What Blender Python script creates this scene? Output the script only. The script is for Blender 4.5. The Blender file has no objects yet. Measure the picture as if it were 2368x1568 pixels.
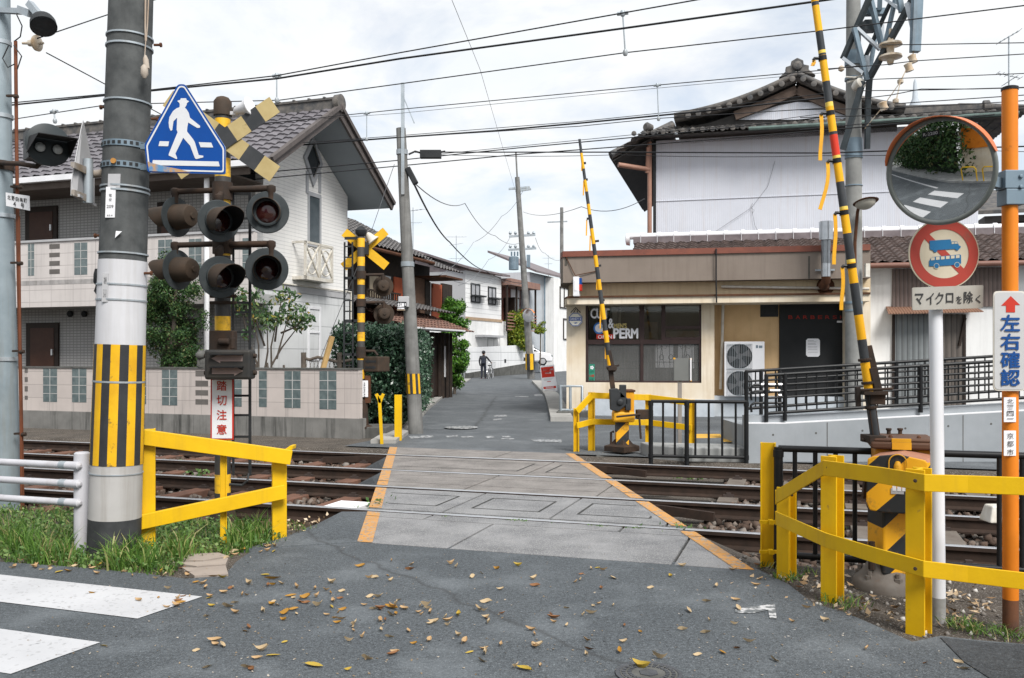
import bpy, bmesh, math, random
import numpy as np
from mathutils import Vector, Matrix
random.seed(7); RNG = np.random.default_rng(7)
V = Vector; PI = math.pi; rad = math.radians
C = bpy.context.scene.collection; SC = bpy.context.scene
# ---------------------------------------------------------------- camera, sky, sun
F, CX, HY, H = 2050.0, 1184.0, 820.0, 1.5
cam = bpy.data.cameras.new("Camera"); camo = bpy.data.objects.new("Camera", cam); C.objects.link(camo)
camo.location = (0, 0, H); camo.rotation_euler = (rad(90), 0, 0)
cam.sensor_width = 36; cam.lens = F / 2368 * 36; cam.shift_y = 36 / 2368; cam.clip_start = .05; cam.clip_end = 3000
SC.camera = camo
SUN_EL, SUN_AZ = rad(48), rad(152)      # azimuth measured clockwise from +Y: behind the camera, to the right
sd = V((math.sin(SUN_AZ) * math.cos(SUN_EL), math.cos(SUN_AZ) * math.cos(SUN_EL), math.sin(SUN_EL)))
sun = bpy.data.lights.new("Sun", 'SUN'); suno = bpy.data.objects.new("Sun", sun); C.objects.link(suno)
sun.energy = 2.9; sun.angle = rad(24); sun.color = (1, .972, .93)
suno.rotation_euler = sd.to_track_quat('Z', 'Y').to_euler(); suno.location = (0, -5, 30)
wd = bpy.data.worlds.new("World"); SC.world = wd; wd.use_nodes = True
nt = wd.node_tree; nt.nodes.clear(); N = nt.nodes.new; L = nt.links.new
tc = N('ShaderNodeTexCoord'); sep = N('ShaderNodeSeparateXYZ'); L(tc.outputs['Generated'], sep.inputs[0])
def M_(op, a, b=None):
    n = N('ShaderNodeMath'); n.operation = op
    for i, x in enumerate((a, b)):
        if x is None: continue
        if isinstance(x, (int, float)): n.inputs[i].default_value = x
        else: L(x, n.inputs[i])
    return n.outputs[0]
zz = M_('ADD', M_('MAXIMUM', sep.outputs[2], 0.0), .22)
cmb = N('ShaderNodeCombineXYZ'); L(M_('DIVIDE', sep.outputs[0], zz), cmb.inputs[0]); L(M_('DIVIDE', sep.outputs[1], zz), cmb.inputs[1])
noi = N('ShaderNodeTexNoise'); noi.inputs['Scale'].default_value = 1.7; noi.inputs['Detail'].default_value = 9; noi.inputs['Roughness'].default_value = .58
noi.inputs['Distortion'].default_value = .35
L(cmb.outputs[0], noi.inputs['Vector'])
rmp = N('ShaderNodeValToRGB'); rmp.color_ramp.elements[0].position = .38; rmp.color_ramp.elements[1].position = .53
rmp.color_ramp.elements[0].color = (.58, .58, .58, 1); rmp.color_ramp.elements[1].color = (1, 1, 1, 1)
L(noi.outputs['Fac'], rmp.inputs[0])
n2 = N('ShaderNodeTexNoise'); n2.inputs['Scale'].default_value = 3.1; n2.inputs['Detail'].default_value = 7; L(cmb.outputs[0], n2.inputs['Vector'])
r2 = N('ShaderNodeValToRGB'); r2.color_ramp.elements[0].position = .3; r2.color_ramp.elements[1].position = .62
r2.color_ramp.elements[0].color = (5.55, 5.85, 6.1, 1); r2.color_ramp.elements[1].color = (6.2, 6.25, 6.3, 1); L(n2.outputs['Fac'], r2.inputs[0])
sky = N('ShaderNodeTexSky'); sky.sky_type = 'NISHITA'; sky.sun_disc = False; sky.sun_elevation = SUN_EL; sky.sun_rotation = SUN_AZ
mx = N('ShaderNodeMix'); mx.data_type = 'RGBA'; L(rmp.outputs[0], mx.inputs['Factor']); L(sky.outputs[0], mx.inputs['A']); L(r2.outputs[0], mx.inputs['B'])
bg = N('ShaderNodeBackground'); bg.inputs[1].default_value = .1; L(mx.outputs['Result'], bg.inputs[0])
wo = N('ShaderNodeOutputWorld'); L(bg.outputs[0], wo.inputs[0])
vs = SC.view_settings; vs.view_transform = 'Standard'; vs.look = 'None'; vs.exposure = 0.74; vs.gamma = 1; vs.use_curve_mapping = False
SC.cycles.max_bounces = 6; SC.cycles.diffuse_bounces = 3; SC.cycles.glossy_bounces = 3; SC.cycles.transparent_max_bounces = 8
SC.cycles.use_denoising = True

# ---------------------------------------------------------------- pixel helpers (a photo point -> a place in the world)
def P(x, y, Y): return V(((x - CX) / F * Y, Y, H - (y - HY) / F * Y))
def G(x, y, z=0.0): return P(x, y, (H - z) * F / (y - HY))
EX, EN = V((.9493, -.3145, 0)), V((.3145, .9493, 0))     # along the rails (to the right) / across them (away)
def ST(s, t, z=0.0): return EX * s + EN * t + V((0, 0, z))
def RT(x, y, t):
    k = (x - CX) / F; return P(x, y, t / (EN.x * k + EN.y))
class Pl:
    def __init__(s, X0, Y0, dx, dy):
        l = math.hypot(dx, dy); s.d = V((dx / l, dy / l, 0)); s.n = V((dy / l, -dx / l, 0)); s.o = V((X0, Y0, 0))
        s.rz = math.atan2(dy, dx)
    def p(s, x, y, off=0.0):
        o = s.o + s.n * off; k = (x - CX) / F
        return P(x, y, o.dot(s.n) / (k * s.n.x + s.n.y))
    def w(s, a, z, off=0.0): return s.o + s.d * a + s.n * off + V((0, 0, z))      # metric: a metres along
    def a(s, x, off=0.0): return (s.p(x, HY, off) - s.o).dot(s.d)
    def z(s, x, y, off=0.0): return s.p(x, y, off).z
    def box(s, mb, x0, y0, x1, y1, t0, t1, mi=0, zr=None):   # pixel rectangle of the front face, from offset t0 to t1
        a0, a1 = s.a(x0, t1), s.a(x1, t1); xr = x0 if zr is None else zr
        s.mbox(mb, a0, a1, s.z(xr, y1, t1), s.z(xr, y0, t1), t0, t1, mi)
    def mbox(s, mb, a0, a1, z0, z1, t0, t1, mi=0):
        mb.hexa([s.w(a, z, t) for z in (z0, z1) for a, t in ((a0, t1), (a1, t1), (a1, t0), (a0, t0))], mi)

# ---------------------------------------------------------------- mesh builder
SPLIT = set('strap step_bolt clamp_band warning_strap strap_hook insulator clip bracket crossing_bar vent bolt cable post bay_post corner_cap reflective_band crossarm clamp side_rod hinge_block fitting hanging_cable pictogram'.split())
class MB:
    def __init__(s): s.v, s.f, s.m = [], [], []
    def add(s, vs, fs, mi=0):
        o = len(s.v); s.v += [tuple(v) for v in vs]; s.f += [tuple(i + o for i in f) for f in fs]
        s.m += [mi] * len(fs) if isinstance(mi, int) else list(mi); return s
    def hexa(s, p, mi=0):
        return s.add(p, [(3, 2, 1, 0), (4, 5, 6, 7), (0, 1, 5, 4), (1, 2, 6, 5), (2, 3, 7, 6), (3, 0, 4, 7)], mi)
    def box(s, c, sz, rz=0, mi=0, M=None):
        x, y, z = (k / 2 for k in sz); R = M or Matrix.Rotation(rz, 3, 'Z'); c = V(c)
        return s.hexa([c + R @ V(q) for q in ((-x, -y, -z), (x, -y, -z), (x, y, -z), (-x, y, -z), (-x, -y, z), (x, -y, z), (x, y, z), (-x, y, z))], mi)
    def bar(s, a, b, w, h, mi=0, up=(0, 0, 1), w2=None, h2=None):     # rectangular bar from a to b: w sideways, h along up
        a, b = V(a), V(b); d = (b - a).normalized(); u = V(up)
        if abs(d.dot(u)) > .98: u = V((0, -1, 0))
        r = d.cross(u).normalized(); u = r.cross(d); w2 = w2 or w; h2 = h2 or h; q = []
        for c, ww, hh in ((a, w, h), (b, w2, h2)):
            q += [c - r * ww / 2 - u * hh / 2, c + r * ww / 2 - u * hh / 2, c + r * ww / 2 + u * hh / 2, c - r * ww / 2 + u * hh / 2]
        return s.hexa(q, mi)
    def tube(s, pts, r, n=10, mi=0, caps=True, closed=False):
        pts = [V(p) for p in pts]; k = len(pts); rs = r if isinstance(r, (list, tuple)) else [r] * k
        vs, fs = [], []; pr = None
        for i, p in enumerate(pts):
            a = pts[(i - 1) % k] if (i or closed) else p; b = pts[(i + 1) % k] if (i < k - 1 or closed) else p
            d = (b - a).normalized()
            if pr is None:
                u = V((0, 0, 1)) if abs(d.z) < .9 else V((1, 0, 0)); pr = d.cross(u).normalized()
            pr = (pr - d * pr.dot(d)).normalized(); q = d.cross(pr)
            vs += [p + (pr * math.cos(j * 2 * PI / n) + q * math.sin(j * 2 * PI / n)) * rs[i] for j in range(n)]
        for i in range(k if closed else k - 1):
            a, b = i * n, ((i + 1) % k) * n
            fs += [(a + j, a + (j + 1) % n, b + (j + 1) % n, b + j) for j in range(n)]
        if caps and not closed: fs += [tuple(range(n))[::-1], tuple(range((k - 1) * n, k * n))]
        return s.add(vs, fs, mi)
    def lathe(s, o, ax, prof, n=20, mi=0):        # prof: (distance along the axis, radius)
        ax = V(ax).normalized(); o = V(o); return s.tube2([o + ax * d for d, r in prof], [r for d, r in prof], ax, n, mi)
    def tube2(s, pts, rs, ax, n, mi=0):
        u = V((0, 0, 1)) if abs(ax.z) < .9 else V((1, 0, 0)); a = ax.cross(u).normalized(); b = ax.cross(a); vs, fs = [], []
        for p, r in zip(pts, rs): vs += [p + (a * math.cos(j * 2 * PI / n) + b * math.sin(j * 2 * PI / n)) * max(r, 1e-4) for j in range(n)]
        for i in range(len(pts) - 1):
            fs += [(i * n + j, i * n + (j + 1) % n, (i + 1) * n + (j + 1) % n, (i + 1) * n + j) for j in range(n)]
        fs += [tuple(range(n))[::-1], tuple(range((len(pts) - 1) * n, len(pts) * n))]
        return s.add(vs, fs, mi)
    def prism(s, poly, ext, mi=0, side=None):
        k = len(poly); e = V(ext); vs = [V(p) for p in poly] + [V(p) + e for p in poly]
        fs = [tuple(range(k))[::-1], tuple(range(k, 2 * k))] + [(i, (i + 1) % k, (i + 1) % k + k, i + k) for i in range(k)]
        return s.add(vs, fs, mi if side is None else [mi, mi] + [side] * k)
    def poly(s, pts, mi=0): return s.add(pts, [tuple(range(len(pts)))], mi)
    def text(s, t, c, xd, yd, w, h, mi=0, bold=0.0, lift=.003):       # lettering fitted into w x h, centred at c, standing proud of its plate
        xd, yd = V(xd).normalized(), V(yd).normalized(); nn = xd.cross(yd)
        cu = bpy.data.curves.new('t', 'FONT'); cu.body = t; cu.resolution_u = 3
        ob = bpy.data.objects.new('t', cu); C.objects.link(ob)
        me = ob.evaluated_get(bpy.context.evaluated_depsgraph_get()).to_mesh()
        vs = [v.co.copy() for v in me.vertices]; fs = [tuple(p.vertices) for p in me.polygons]
        ob.evaluated_get(bpy.context.evaluated_depsgraph_get()).to_mesh_clear()
        bpy.data.objects.remove(ob); bpy.data.curves.remove(cu)
        if not vs: return s
        x0, x1 = min(v.x for v in vs), max(v.x for v in vs); y0, y1 = min(v.y for v in vs), max(v.y for v in vs)
        kx, ky = w / max(x1 - x0, 1e-6), h / max(y1 - y0, 1e-6)
        if y1 - y0 < .3 * (x1 - x0) and len(t) == 1: ky = kx
        if x1 - x0 < .3 * (y1 - y0) and len(t) == 1: kx = ky * .8
        c = V(c) + nn * lift
        b = bold * h * .9; o = (((0, 0),) if not bold else ((0, 0), (b, 0), (-b, 0), (0, b), (0, -b)))
        for k, (du, dv) in enumerate(o): s.add([c + nn * k * .0004 + xd * ((v.x - (x0 + x1) / 2) * kx + du) + yd * ((v.y - (y0 + y1) / 2) * ky + dv) for v in vs], fs, mi)
        return s
    def column(s, t, c, xd, yd, w, h, step, mi=0, bold=.012, lift=.003):  # vertical lettering, first character centred at c
        for i, ch in enumerate(t): s.text(ch, V(c) - V(yd).normalized() * step * i, xd, yd, w, h, mi, bold, lift)
        return s
    def build(s, name, mats, parent=None, loc=None, smooth=None, bevel=0, **kw):
        if parent is None or name not in SPLIT: return s.build1(name, mats, parent, loc, smooth, bevel, **kw)
        par = list(range(len(s.v)))
        def fd(i):
            while par[i] != i: par[i] = par[par[i]]; i = par[i]
            return i
        for f in s.f:
            for j in f[1:]: par[fd(j)] = fd(f[0])
        cl = {}
        for i in range(len(s.v)): cl.setdefault(fd(i), []).append(i)
        bs_ = [[np.array([s.v[i] for i in c]).min(0) - .004, np.array([s.v[i] for i in c]).max(0) + .004, set(c)] for c in cl.values()]; ch = True
        while ch:      # pieces that touch stay together, the others become objects of their own
            ch = False
            for i in range(len(bs_)):
                for j in range(i + 1, len(bs_)):
                    if (bs_[i][0] <= bs_[j][1]).all() and (bs_[j][0] <= bs_[i][1]).all():
                        a, b = bs_[i], bs_.pop(j); bs_[i] = [np.minimum(a[0], b[0]), np.maximum(a[1], b[1]), a[2] | b[2]]; ch = True; break
                if ch: break
        for _, _, c in bs_:
            ix = sorted(c); mp = {k: n for n, k in enumerate(ix)}; q = MB(); q.v = [s.v[k] for k in ix]
            for f, m in zip(s.f, s.m):
                if f[0] in mp: q.f.append(tuple(mp[k] for k in f)); q.m.append(m)
            o = q.build1(name, mats, parent, loc, smooth, bevel, **kw)
        return o
    def build1(s, name, mats, parent=None, loc=None, smooth=None, bevel=0, kind=None, rz=None, label=None):
        me = bpy.data.meshes.new(name); o = bpy.data.objects.new(name, me); C.objects.link(o)
        if parent is not None:
            Mx = WM(parent); o.parent = parent; inv = Mx.inverted()
        else:
            if loc is None:
                a = np.array(s.v); loc = ((a[:, 0].min() + a[:, 0].max()) / 2, (a[:, 1].min() + a[:, 1].max()) / 2, a[:, 2].min())
            Mx = Matrix.Translation(V(loc)) @ Matrix.Rotation(rz or 0, 4, 'Z'); o.matrix_world = Mx; inv = Mx.inverted(); o['_m'] = [x for r in Mx for x in r]
        a = np.array(s.v, dtype=np.float64); im = np.array(inv); a = a @ im[:3, :3].T + im[:3, 3]
        me.from_pydata(a.tolist(), [], s.f)
        for m in (mats if isinstance(mats, (list, tuple)) else [mats]): me.materials.append(m)
        me.polygons.foreach_set('material_index', s.m); me.update()
        if smooth is not None:
            me.polygons.foreach_set('use_smooth', [True] * len(me.polygons)); me.set_sharp_from_angle(angle=rad(smooth))
        if bevel:
            b = o.modifiers.new('b', 'BEVEL'); b.width = bevel; b.segments = 2; b.limit_method = 'ANGLE'; b.angle_limit = rad(40)
        if kind: o['kind'] = kind
        if label: o['label'] = label
        return o
def WM(o):
    if '_m' in o: return Matrix([list(o['_m'])[i * 4:i * 4 + 4] for i in range(4)])
    return WM(o.parent) if o.parent else Matrix.Identity(4)
def thing(name, label, cat, loc, rz=0, group=None):
    o = bpy.data.objects.new(name, None); C.objects.link(o); o.empty_display_size = .2
    Mx = Matrix.Translation(V(loc)) @ Matrix.Rotation(rz, 4, 'Z'); o.matrix_world = Mx; o['_m'] = [x for r in Mx for x in r]
    return tag(o, label, cat, group)
def tag(o, label, cat, group=None):
    o['label'] = label; o['category'] = cat
    if group: o['group'] = group
    return o
def struct(mb, name, mats, **k): return mb.build(name, mats, kind='structure', **k)
def circ(c, xd, yd, r, n=32): return [V(c) + V(xd) * (r * math.cos(i * 2 * PI / n)) + V(yd) * (r * math.sin(i * 2 * PI / n)) for i in range(n)]
def np_mesh(name, verts, quads, mats, parent=None, mi=None, smooth=False, loc=None):   # big meshes from arrays (quads or triangles)
    me = bpy.data.meshes.new(name); k = quads.shape[1]
    Mx = WM(parent) if parent is not None else Matrix.Translation(V(loc) if loc is not None else V(verts.min(0).tolist()))
    im = np.array(Mx.inverted()); verts = verts @ im[:3, :3].T + im[:3, 3]
    me.vertices.add(len(verts)); me.vertices.foreach_set('co', verts.astype(np.float32).ravel())
    me.loops.add(quads.size); me.loops.foreach_set('vertex_index', quads.astype(np.int32).ravel())
    me.polygons.add(len(quads)); me.polygons.foreach_set('loop_start', np.arange(0, quads.size, k, dtype=np.int32))
    for m in (mats if isinstance(mats, (list, tuple)) else [mats]): me.materials.append(m)
    if mi is not None: me.polygons.foreach_set('material_index', mi.astype(np.int32))
    me.update(calc_edges=True); me.validate()
    if smooth: me.polygons.foreach_set('use_smooth', [True] * len(me.polygons))
    o = bpy.data.objects.new(name, me); C.objects.link(o)
    if parent is not None: o.parent = parent
    else: o.matrix_world = Mx; o['_m'] = [x for r in Mx for x in r]
    return o

# ---------------------------------------------------------------- materials
def ramp(nt, fac, cols):
    r = nt.nodes.new('ShaderNodeValToRGB'); e = r.color_ramp.elements
    while len(e) < len(cols): e.new(.5)
    for el, (p, c) in zip(e, cols): el.position = p; el.color = (*c, 1)
    nt.links.new(fac, r.inputs[0]); return r.outputs[0]
def mixc(nt, fac, a, b, mode='MIX'):
    m = nt.nodes.new('ShaderNodeMix'); m.data_type = 'RGBA'; m.blend_type = mode
    for k, x in (('Factor', fac), ('A', a), ('B', b)):
        if isinstance(x, (int, float)): m.inputs[k].default_value = x
        elif isinstance(x, tuple): m.inputs[k].default_value = (*x, 1)
        else: nt.links.new(x, m.inputs[k])
    return m.outputs['Result']
def noise(nt, vec, sc, det=5, ro=.6, mp=None):
    n = nt.nodes.new('ShaderNodeTexNoise'); n.inputs['Scale'].default_value = sc; n.inputs['Detail'].default_value = det; n.inputs['Roughness'].default_value = ro
    if mp:
        q = nt.nodes.new('ShaderNodeMapping'); q.inputs['Scale'].default_value = mp; nt.links.new(vec, q.inputs[0]); vec = q.outputs[0]
    nt.links.new(vec, n.inputs['Vector']); return n.outputs['Fac']
def base(name):
    m = bpy.data.materials.new(name); m.use_nodes = True; nt = m.node_tree; b = nt.nodes['Principled BSDF']
    t = nt.nodes.new('ShaderNodeTexCoord'); return m, nt, b, t.outputs['Object']
def bump(nt, b, h, st, dist=.01):
    n = nt.nodes.new('ShaderNodeBump'); n.inputs['Strength'].default_value = st; n.inputs['Distance'].default_value = dist
    nt.links.new(h, n.inputs['Height']); nt.links.new(n.outputs[0], b.inputs['Normal'])
def mat(name, c, c2=None, s=4, r=.7, m=0, bmp=0, bs=60, streak=0, sc=(.12, .10, .08), speck=None, spot=None, spec=.25, lo=.35, hi=.68, dist=.004):
    M, nt, b, vec = base(name); c2 = c2 or tuple(k * .8 for k in c)
    col = ramp(nt, noise(nt, vec, s), [(lo, c), (hi, c2)])
    if spot:     # rust / dirt spots with a shape of their own: (colour, scale, threshold)
        col = mixc(nt, ramp(nt, noise(nt, vec, spot[1], 6, .7), [(spot[2], (0, 0, 0)), (spot[2] + .08, (1, 1, 1))]), col, spot[0])
    if speck:
        v = nt.nodes.new('ShaderNodeTexVoronoi'); v.inputs['Scale'].default_value = speck[1]; nt.links.new(vec, v.inputs['Vector'])
        sp = nt.nodes.new('ShaderNodeSeparateColor'); nt.links.new(v.outputs['Color'], sp.inputs[0])
        col = mixc(nt, ramp(nt, sp.outputs[0], [(speck[2], (0, 0, 0)), (min(speck[2] + .04, 1), (1, 1, 1))]), col, speck[0])
    if streak:
        f = ramp(nt, noise(nt, vec, 1, 5, .65, (9, 9, .55)), [(.50, (0, 0, 0)), (.74, (streak,) * 3)])
        col = mixc(nt, f, col, sc)
    nt.links.new(col, b.inputs['Base Color']); b.inputs['Roughness'].default_value = r; b.inputs['Metallic'].default_value = m; b.inputs['Specular IOR Level'].default_value = spec
    if bmp: bump(nt, b, noise(nt, vec, bs, 6), bmp, dist)
    return M
def bands(name, c, c2, line, w, h, ms, off=0.0, r=.6, var=.06, bmp=.3, plane='XZ', streak=0, lw=None):   # tiles, blocks, boards laid in courses
    M, nt, b, vec = base(name); sp = nt.nodes.new('ShaderNodeSeparateXYZ'); nt.links.new(vec, sp.inputs[0])
    cb = nt.nodes.new('ShaderNodeCombineXYZ'); nt.links.new(sp.outputs['XYZ'.index(plane[0])], cb.inputs[0]); nt.links.new(sp.outputs['XYZ'.index(plane[1])], cb.inputs[1])
    k = nt.nodes.new('ShaderNodeTexBrick'); k.offset = off; k.inputs['Scale'].default_value = 1; k.inputs['Brick Width'].default_value = w; k.inputs['Row Height'].default_value = h
    k.inputs['Mortar Size'].default_value = ms; k.inputs['Mortar Smooth'].default_value = .2
    k.inputs['Color1'].default_value = (*c, 1); k.inputs['Color2'].default_value = (*c2, 1); k.inputs['Mortar'].default_value = (*line, 1)
    nt.links.new(cb.outputs[0], k.inputs['Vector'])
    col = mixc(nt, ramp(nt, noise(nt, vec, 1.3, 6), [(.35, (0, 0, 0)), (.7, (var * 3,) * 3)]), k.outputs['Color'], tuple(x * .6 for x in c))
    if streak: col = mixc(nt, ramp(nt, noise(nt, vec, 1, 5, .65, (9, 9, .5)), [(.52, (0, 0, 0)), (.76, (streak,) * 3)]), col, (.1, .1, .1))
    nt.links.new(col, b.inputs['Base Color']); b.inputs['Roughness'].default_value = r
    iv = nt.nodes.new('ShaderNodeMath'); iv.operation = 'SUBTRACT'; iv.inputs[0].default_value = 1; nt.links.new(k.outputs['Fac'], iv.inputs[1])
    if bmp: bump(nt, b, iv.outputs[0], bmp, .01)
    return M
def corrug(name, c, c2, freq, axis='X', r=.5, bmp=.6, streak=0, sc=(.3, .2, .12), m=0, groove=0):
    M, nt, b, vec = base(name); w = nt.nodes.new('ShaderNodeTexWave'); w.wave_type = 'BANDS'; w.bands_direction = axis; w.inputs['Scale'].default_value = freq; nt.links.new(vec, w.inputs['Vector'])
    col = ramp(nt, noise(nt, vec, 1.5, 6), [(.35, c), (.7, c2)])
    if groove: col = mixc(nt, ramp(nt, w.outputs['Fac'], [(.0, (groove,) * 3), (.14, (0, 0, 0))]), col, tuple(k * .25 for k in c))
    if streak: col = mixc(nt, ramp(nt, noise(nt, vec, 1, 5, .65, (7, 7, .4)), [(.52, (0, 0, 0)), (.76, (streak,) * 3)]), col, sc)
    nt.links.new(col, b.inputs['Base Color']); b.inputs['Roughness'].default_value = r; b.inputs['Metallic'].default_value = m
    bump(nt, b, w.outputs['Fac'], bmp, .02); return M
def zebra(name, a, c, period, duty=.5, axis=2, ph=0.0, r=.55, spot=None):   # paint rings along an axis
    M, nt, b, vec = base(name); sp = nt.nodes.new('ShaderNodeSeparateXYZ'); nt.links.new(vec, sp.inputs[0])
    def mm(op, x, y):
        n = nt.nodes.new('ShaderNodeMath'); n.operation = op; nt.links.new(x, n.inputs[0]); n.inputs[1].default_value = y; return n.outputs[0]
    f = mm('LESS_THAN', mm('FRACT', mm('ADD', mm('DIVIDE', sp.outputs[axis], period), 10 + ph), 0), duty)
    col = mixc(nt, f, c, a); d = ramp(nt, noise(nt, vec, 9, 6, .7), [(.5, (0, 0, 0)), (.66, (.55, .55, .55))])
    col = mixc(nt, d, col, spot or (.06, .05, .04)); nt.links.new(col, b.inputs['Base Color']); b.inputs['Roughness'].default_value = r
    return M
def leafmat(name, cols, r=.5, tr=.25, spec=.35):
    M, nt, b, vec = base(name); g = nt.nodes.new('ShaderNodeNewGeometry')
    col = ramp(nt, g.outputs['Random Per Island'], cols); nt.links.new(col, b.inputs['Base Color']); b.inputs['Roughness'].default_value = r; b.inputs['Specular IOR Level'].default_value = spec
    t = nt.nodes.new('ShaderNodeBsdfTranslucent'); nt.links.new(col, t.inputs[0]); mi = nt.nodes.new('ShaderNodeMixShader'); mi.inputs[0].default_value = tr
    nt.links.new(b.outputs[0], mi.inputs[1]); nt.links.new(t.outputs[0], mi.inputs[2]); nt.links.new(mi.outputs[0], nt.nodes['Material Output'].inputs[0]); return M
def glass(name, tint=(.92, .93, .91), refl=.0):
    M, nt, b, vec = base(name); t = nt.nodes.new('ShaderNodeBsdfTransparent'); t.inputs[0].default_value = (*tint, 1)
    g = nt.nodes.new('ShaderNodeBsdfGlossy'); g.inputs['Roughness'].default_value = .03; fr = nt.nodes.new('ShaderNodeFresnel'); fr.inputs[0].default_value = 1.5
    ad = nt.nodes.new('ShaderNodeMath'); ad.operation = 'ADD'; ad.inputs[1].default_value = refl; nt.links.new(fr.outputs[0], ad.inputs[0])
    mi = nt.nodes.new('ShaderNodeMixShader'); nt.links.new(ad.outputs[0], mi.inputs[0]); nt.links.new(t.outputs[0], mi.inputs[1]); nt.links.new(g.outputs[0], mi.inputs[2])
    nt.links.new(mi.outputs[0], nt.nodes['Material Output'].inputs[0]); return M

YEL = mat('yellow_paint', (.70, .43, .003), (.60, .35, .003), 2.2, .55, bmp=.35, bs=28, spot=((.30, .18, .04), 13, .67), streak=.4, sc=(.42, .24, .02), spec=.3, dist=.003)
YEL2 = mat('worn_amber_paint', (.74, .38, .02), (.62, .30, .02), 5, .5, spot=((.25, .15, .05), 8, .62))
BLK = mat('black_steel', (.007, .008, .009), (.013, .013, .014), 6, .42, spec=.28)
BLKP = mat('black_paint', (.016, .018, .02), (.028, .03, .032), 6, .6)
RUSTY = mat('rusty_dark_steel', (.026, .021, .018), (.055, .033, .022), 7, .8, bmp=.3, bs=40)
RUST = mat('rust', (.11, .045, .022), (.06, .028, .016), 8, .85, bmp=.4, bs=50)
ORG = mat('orange_paint', (.70, .21, .015), (.60, .17, .012), 3, .5, spot=((.30, .09, .02), 6, .63), bmp=.12, bs=30)
WHT = mat('white_paint', (.74, .74, .76), (.66, .66, .68), 3, .45, spot=((.42, .38, .33), 5, .68))
GALV = mat('galvanised_steel', (.38, .42, .45), (.28, .32, .35), 5, .5, m=.35, streak=.5, sc=(.2, .15, .1))
BLUEST = mat('blue_grey_steel', (.19, .25, .30), (.13, .18, .22), 4, .55, m=.2, streak=.5, sc=(.12, .1, .08))
CONC = mat('concrete', (.34, .345, .34), (.25, .255, .25), 3, .9, bmp=.3, bs=80, streak=.35, sc=(.14, .14, .13), spot=((.2, .2, .19), 9, .7))
CONCD = mat('dark_concrete', (.12, .12, .113), (.075, .075, .07), 3, .95, bmp=.5, bs=60, streak=.8, sc=(.045, .045, .042))
POLE = mat('pole_concrete', (.095, .10, .10), (.05, .054, .055), 7, .85, bmp=.25, bs=90, streak=.45, sc=(.045, .045, .045))
POLEL = mat('light_pole_concrete', (.34, .33, .31), (.24, .235, .22), 4, .85, bmp=.25, bs=80, streak=.6, sc=(.10, .095, .085))
GREYP = mat('grey_paint', (.42, .42, .43), (.36, .36, .37), 4, .55, spot=((.25, .23, .2), 5, .7))
ALU = mat('aluminium', (.62, .62, .63), (.52, .52, .53), 6, .35, m=.6)
GLASSD = mat('dark_glass', (.02, .025, .028), (.03, .035, .04), 3, .06, spec=.8)
GLASSB = mat('glass_block', (.075, .10, .105), (.13, .165, .165), 9, .18, bmp=.4, bs=14, spec=.7)
CLEAR = glass('window_glass')
DBROWN = mat('dark_brown', (.03, .02, .015), (.02, .013, .011), 5, .6)
BROWN = mat('brown_door', (.065, .028, .017), (.048, .02, .013), 4, .5)
RED = mat('red_paint', (.50, .035, .018), (.42, .03, .02), 4, .5)
BLUE = mat('sign_blue', (.003, .058, .27), (.003, .05, .235), 3, .45, spec=.2)
BLUED = mat('lettering_blue', (.006, .06, .23), (.006, .055, .2), 3, .5)
SIGNW = mat('sign_white', (.60, .61, .63), (.54, .55, .57), 5, .45)
IVORY = mat('aged_white', (.62, .60, .55), (.50, .46, .39), 6, .5, streak=.35, sc=(.35, .28, .18))
INK = mat('ink', (.03, .03, .032), (.045, .045, .045), 6, .6)
PAPER = mat('paper', (.78, .78, .80), (.72, .72, .75), 3, .7)
RAILTOP = mat('polished_rail', (.62, .63, .65), (.50, .51, .53), 6, .42, m=.85)
RAILSIDE = mat('rail_rust', (.042, .026, .019), (.025, .017, .013), 9, .85, bmp=.3, bs=60)
WIRE = mat('wire_black', (.015, .016, .018), (.02, .02, .022), 4, .6)
WIREG = mat('wire_grey', (.16, .17, .18), (.12, .12, .13), 4, .6)
CERAM = mat('ceramic', (.55, .50, .42), (.40, .27, .15), 6, .35)
LENS = mat('dark_red_lens', (.028, .006, .005), (.018, .004, .004), 3, .12, spec=.6)
TILEG = mat('grey_roof_tile', (.20, .17, .175), (.12, .10, .105), 3, .55, bmp=.2, bs=30)
TILED = mat('dark_roof_tile', (.055, .057, .06), (.15, .135, .12), 5, .6, bmp=.2, bs=30)
TILEB = mat('brown_roof_tile', (.15, .115, .105), (.07, .055, .05), 4, .55, bmp=.2, bs=30)
PLAST = mat('white_plaster', (.76, .755, .745), (.68, .68, .67), 1.2, .85, bmp=.2, bs=50, streak=.30, sc=(.36, .35, .33))
SOFFIT = mat('soffit', (.30, .33, .36), (.27, .30, .33), 2, .8)
# ---------------------------------------------------------------- ground, roads, tracks
R4, R3, R2, R1 = 7.68, 9.10, 10.42, 12.02
def zr(t): return float(np.interp(t, [-500, 6.7, 7.0, 12.55, 12.75, 47, 100, 900], [-.02, -.02, -.21, -.21, -.02, -.02, .40, .40]))
DIRT = mat('dirt', (.095, .08, .066), (.05, .043, .036), 2.5, .95, bmp=.8, bs=45, speck=((.22, .2, .18), 170, .88), spot=((.07, .06, .05), 5, .6), dist=.02)
mb = MB(); ts = [-60, 3, 6.7, 7.0, 12.55, 12.75, 16, 30, 47, 70, 100, 900]; ss = [-900, -30, -10, -5, 0, 5, 10, 30, 900]
mb.add([ST(s, t, zr(t)) for t in ts for s in ss], [(i * 9 + j, i * 9 + j + 1, (i + 1) * 9 + j + 1, (i + 1) * 9 + j) for i in range(11) for j in range(8)])
struct(mb, 'ground', DIRT, loc=(0, 0, 0))
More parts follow.
